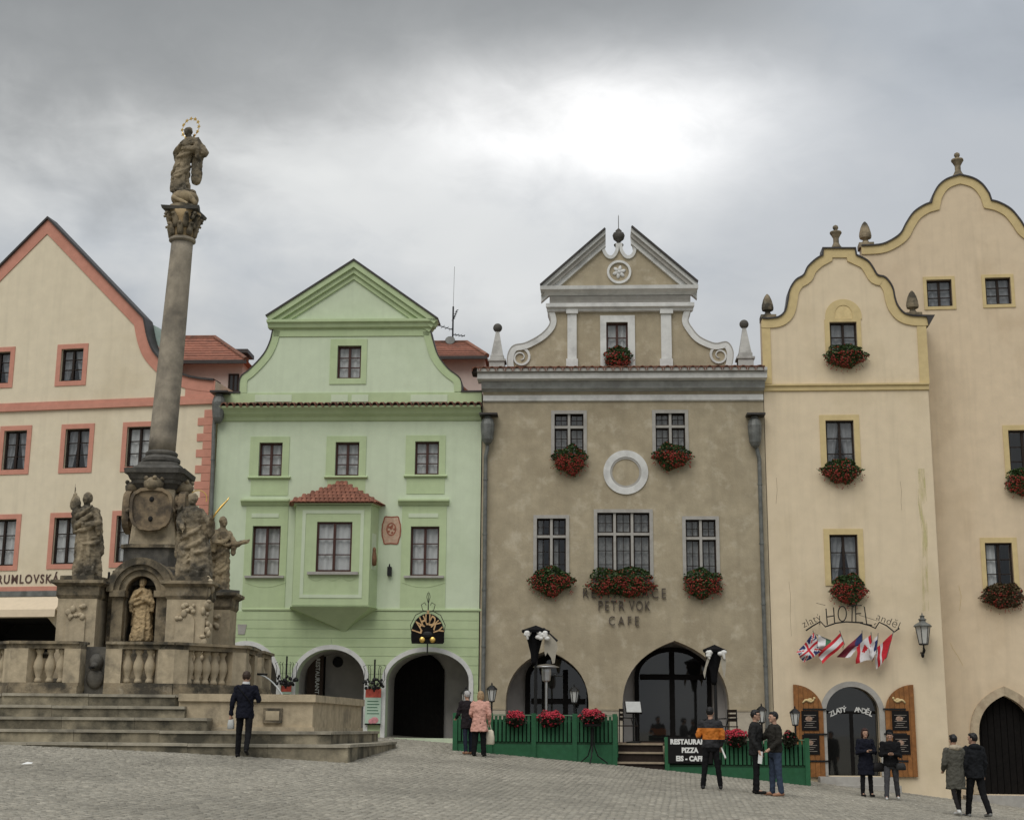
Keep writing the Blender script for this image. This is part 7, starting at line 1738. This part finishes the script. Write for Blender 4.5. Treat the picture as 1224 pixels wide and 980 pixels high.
def build_people():
    navy = fabric('navy', (.010, .011, .018)); black = fabric('black', (.010, .010, .011)); dark = fabric('charcoal', (.022, .022, .022)); jeans = fabric('denim', (.045, .06, .095)); grey = fabric('grey_trousers', (.06, .06, .065))
    h_br = mat('brown_hair', (.035, .02, .012), .6, 40, .4, .2, 90); h_bl = mat('black_hair', (.008, .007, .007), .5, 40, .3, .2, 90); h_gr = mat('grey_hair', (.42, .41, .40), .6, 40, .2, .2, 90); h_bd = mat('blond_hair', (.33, .22, .12), .6, 40, .25, .2, 90)
    pink = fabric('salmon_pink', (.56, .31, .25), .08); khaki = fabric('grey_green', (.085, .082, .068)); sand = fabric('fur_beige', (.36, .31, .23), .2); brownj = fabric('dark_olive_leather', (.028, .026, .022))
    white = fabric('white_trainers', (.55, .55, .53), .1, .6)
    # two-tone jacket: black yoke, orange waist, cut by height on the garment
    def two(name, zcut, zlow):
        m = bpy.data.materials.new(name); m.use_nodes = True; nt = m.node_tree; bs = nt.nodes['Principled BSDF']; tc = nt.nodes.new('ShaderNodeTexCoord'); sp = nt.nodes.new('ShaderNodeSeparateXYZ'); nt.links.new(tc.outputs['Object'], sp.inputs[0])
        rp = nt.nodes.new('ShaderNodeValToRGB'); rp.color_ramp.interpolation = 'CONSTANT'; mr = nt.nodes.new('ShaderNodeMath'); mr.operation = 'MULTIPLY'; mr.inputs[1].default_value = .5; nt.links.new(sp.outputs[2], mr.inputs[0]); nt.links.new(mr.outputs[0], rp.inputs[0])
        e = rp.color_ramp.elements; e[0].position = 0; e[0].color = (.012, .012, .014, 1); e[1].position = zlow / 2; e[1].color = (.52, .16, .015, 1); k = e.new(zcut / 2); k.color = (.012, .012, .014, 1)
        nt.links.new(rp.outputs[0], bs.inputs['Base Color']); bs.inputs['Roughness'].default_value = .8; return m
    def bag(parent, local, w, h, m, name, label, strap=.25, d=.06):
        q = prop(name, label, 'bag', parent, local); rs = []
        for z, f in ((0, .8), (.06, 1.0), (.5, 1.0), (.9, .8), (1, .55)): rs.append([(w * f * math.copysign(abs(math.cos(a)) ** .6, math.cos(a)), d * f * math.copysign(abs(math.sin(a)) ** .6, math.sin(a)), -strap - h + h * z) for a in [2 * PI * k / 16 for k in range(16)]])
        MB().rings(rs).build('pouch', m, q, smooth=True); MB().tube([(-w * .4, 0, -strap - .02), (-.02, 0, 0), (.02, 0, .005), (w * .4, 0, -strap - .02)], .008, 5).build('handle', m, q); return q
    # 1 man walking away by the basin
    t, A, s = person('man in navy jacket and black trousers walking away beside the fountain steps', 290, 908, 29.9, 1.74, R(180), navy, black, h_br, legs=((-.22, .45), (.12, .05)), arms=(((-.27, -.02, 1.17), (-.22, -.22, 1.2)), ((.26, .03, 1.12), (.29, -.02, .86))), hem=.80, bulk=1.05, eyes=False)
    link('shirt_collar', MB().lathe([(.079, 0), (.072, .05)], 14, (0, .005, 1.48)).mesh('c', fabric('white_shirt', (.6, .6, .6))), t, scale=(s, s, s))
    link('shoulder_strap', MB().tube([(.17, .09, 1.44), (.05, .15, 1.32), (-.08, .16, 1.18), (-.18, .1, 1.02)], .012, 5).mesh('c', black), t, scale=(s, s, s))
    bag(t, (.285 * s, -.05 * s, .80 * s), .07, .2, mat('clear_plastic_bag', (.42, .43, .41), .4, 10, .1, .1), 'plastic_bag', 'small whitish plastic bag carried by the man in navy', .03, .05)
    # 2-3 two elderly women at the fence
    t, A, s = person('elderly woman in a salmon pink coat with blond hair seen from behind', 572.5, 901, 36.3, 1.60, R(165), pink, black, h_bd, legs=((.05, .05), (-.05, .05)), hem=.66, coat_w=1.28, bulk=1.15, stoop=.14, arms=(((-.27, .0, 1.12), (-.25, -.14, .9)), ((.26, -.02, 1.13), (.2, -.2, 1.0))), eyes=False, tr_w=1.25, long_hair=True)
    bag(t, (-.25 * s, -.13 * s, .84 * s), .13, .36, fabric('cream_canvas', (.55, .5, .40)), 'shoulder_bag', 'cream cloth bag hanging from the arm of the woman in pink', .12, .06)
    t, A, s = person('elderly woman with grey hair in a dark coat beside the woman in pink', 559, 899, 36.75, 1.58, R(205), fabric('dark_plum', (.02, .016, .018)), fabric('dark_blue_skirt', (.02, .025, .04)), h_gr, legs=((.15, .1), (-.15, .1)), hem=.72, coat_w=1.15, bulk=1.1, stoop=.12, eyes=False, shoe=fabric('tan_shoe', (.3, .16, .1)), arms=(((-.25, .0, 1.12), (-.2, -.2, .98)), ((.26, -.05, 1.12), (.24, -.28, 1.0))))
    # 4 orange jacket
    t, A, s = person('man in black and orange jacket seen from behind near the signboard', 851, 943, 31.2, 1.71, R(178), two('black_and_orange_jacket', 1.29, 1.05), black, h_bl, legs=((.02, .03), (.02, .03)), arms=(((-.26, .02, 1.14), (-.23, -.06, .92)), ((.27, .0, 1.14), (.26, -.2, 1.18))), hem=.88, bulk=1.1, splay=.10, shoe=fabric('black_trainers', (.03, .03, .03)), head_turn=R(-25))
    o = prop('paper_map', 'folded white paper in the hand of the man in orange', 'paper', t, (-.24 * s, -.10 * s, .86 * s)); MB().box(-.015, .015, -.06, .06, -.22, .03).build('sheet', M_paper, o, rot=(R(15), R(20), 0)); 
    o = prop('camera', 'small dark camera held by the man in orange', 'camera', t, (.25 * s, -.30 * s, 1.19 * s)); mbx = MB(); mbx.box(-.06, .06, -.03, .02, -.03, .05); mbx.build('housing', M_black, o); MB().lathe([(.03, 0), (.03, .05), (.02, .06)], 12).build('lens', M_iron, o, loc=(0, -.03, .01), rot=(R(90), 0, 0))
    # 5-6 two men talking
    t, A, s = person('man in dark jacket and glasses facing right in the talking pair', 905, 949, 31.1, 1.74, R(72), dark, black, h_bl, legs=((.04, .03), (-.05, .03)), arms=(((-.25, .02, 1.14), (-.25, -.1, .9)), ((.24, .03, 1.14), (.24, -.03, .88))), hem=.80, bulk=1.08)
    link('glasses', MB().tube([(-.08, -.02, 1.645), (-.075, -.115, 1.645), (0, -.125, 1.645), (.075, -.115, 1.645), (.08, -.02, 1.645)], .006, 5).mesh('g', M_iron), t, scale=(s, s, s))
    o = prop('paper_map', 'folded white leaflet held by the man with glasses', 'paper', t, (-.26 * s, -.14 * s, .85 * s)); MB().box(-.05, .05, -.01, .01, -.22, .03).build('sheet', M_paper, o, rot=(0, R(-8), R(60)))
    t, A, s = person('man in dark leather jacket and blue jeans facing left with raised arm', 928, 949.5, 31.0, 1.74, R(-78), brownj, jeans, h_bl, legs=((.06, .04), (-.06, .03)), arms=(((-.26, -.14, 1.2), (-.14, -.36, 1.31)), ((.25, .0, 1.14), (.22, -.2, .98))), hem=.90, bulk=1.14, shoe=fabric('tan_shoe', (.3, .16, .1)), tr_w=1.1)
    o = prop('phone', 'small pale phone held up by the man in jeans', 'phone', t, (-.11 * s, -.46 * s, 1.34 * s)); MB().box(-.04, .04, -.006, .006, -.07, .07).build('case', M_paper, o, rot=(R(-20), 0, 0))
    # 7-8 women in front of the hotel door
    hold = (((-.24, -.05, 1.13), (-.06, -.25, 1.16)), ((.24, -.05, 1.13), (.06, -.25, 1.16)))
    t, A, s = person('woman in long navy coat facing the camera before the hotel door', 1037, 956, 35.2, 1.60, R(8), navy, black, mat('dark_red_brown_hair', (.035, .012, .009), .6, 40, .4, .2, 90), legs=((.03, .03), (-.02, .03)), arms=hold, hem=.56, coat_w=1.2, bulk=1.08, bow=.12, long_hair=True)
    o = prop('phone', 'small phone in the hands of the woman in navy', 'phone', t, (0, -.34 * s, 1.17 * s)); MB().box(-.035, .035, -.006, .006, -.06, .06).build('case', M_black, o, rot=(R(-50), 0, 0))
    bag(t, (.30 * s, -.06 * s, 1.14 * s), .15, .22, fabric('black_leather_bag', (.014, .013, .013), .2, .45), 'handbag', 'large black handbag of the woman in navy', .24, .09)
    t, A, s = person('person in black cap and jacket with grey trousers before the right oak leaf', 1067, 956.5, 35.1, 1.62, R(-12), black, grey, h_bl, legs=((.24, .12), (-.2, .1)), splay=.06, arms=hold, hem=.84, bulk=1.12, bow=.35, tr_w=1.1, shoe=white)
    link('cap', MB().lathe([(.095, 0), (.1, .03), (.085, .09), (.03, .115)], 16, (0, .0, 1.655)).mesh('c', black), t, scale=(s, s, s))
    bag(t, (.24 * s, -.1 * s, 1.1 * s), .12, .17, fabric('dark_sling_bag', (.03, .03, .03), .3, .5), 'sling_bag', 'dark sling bag of the person in the black cap', .16, .08)
    # 9-10 couple walking to the right edge
    t, A, s = person('woman in long grey green hooded coat walking away arm in arm', 1144, 964, 30.8, 1.66, R(192), khaki, fabric('dark_leggings', (.018, .016, .016)), h_bl, legs=((.20, .08), (-.22, .28)), hem=.58, coat_w=1.16, bulk=1.12, hood=sand, shoe=white, eyes=False, tr_w=.8, arms=(((-.25, .0, 1.15), (-.2, -.2, 1.1)), ((.26, .02, 1.13), (.2, -.16, .98))))
    t, A, s = person('man in black jacket walking away arm in arm at the right edge', 1168, 966, 30.9, 1.74, R(196), fabric('black_anorak', (.013, .014, .016)), black, h_bl, legs=((-.2, .22), (.2, .06)), hem=.82, bulk=1.15, hood=fabric('black_anorak', (0, 0, 0)), shoe=fabric('grey_trainers', (.18, .18, .17), .2), eyes=False, tr_w=1.1, head_turn=R(30))
build_people()
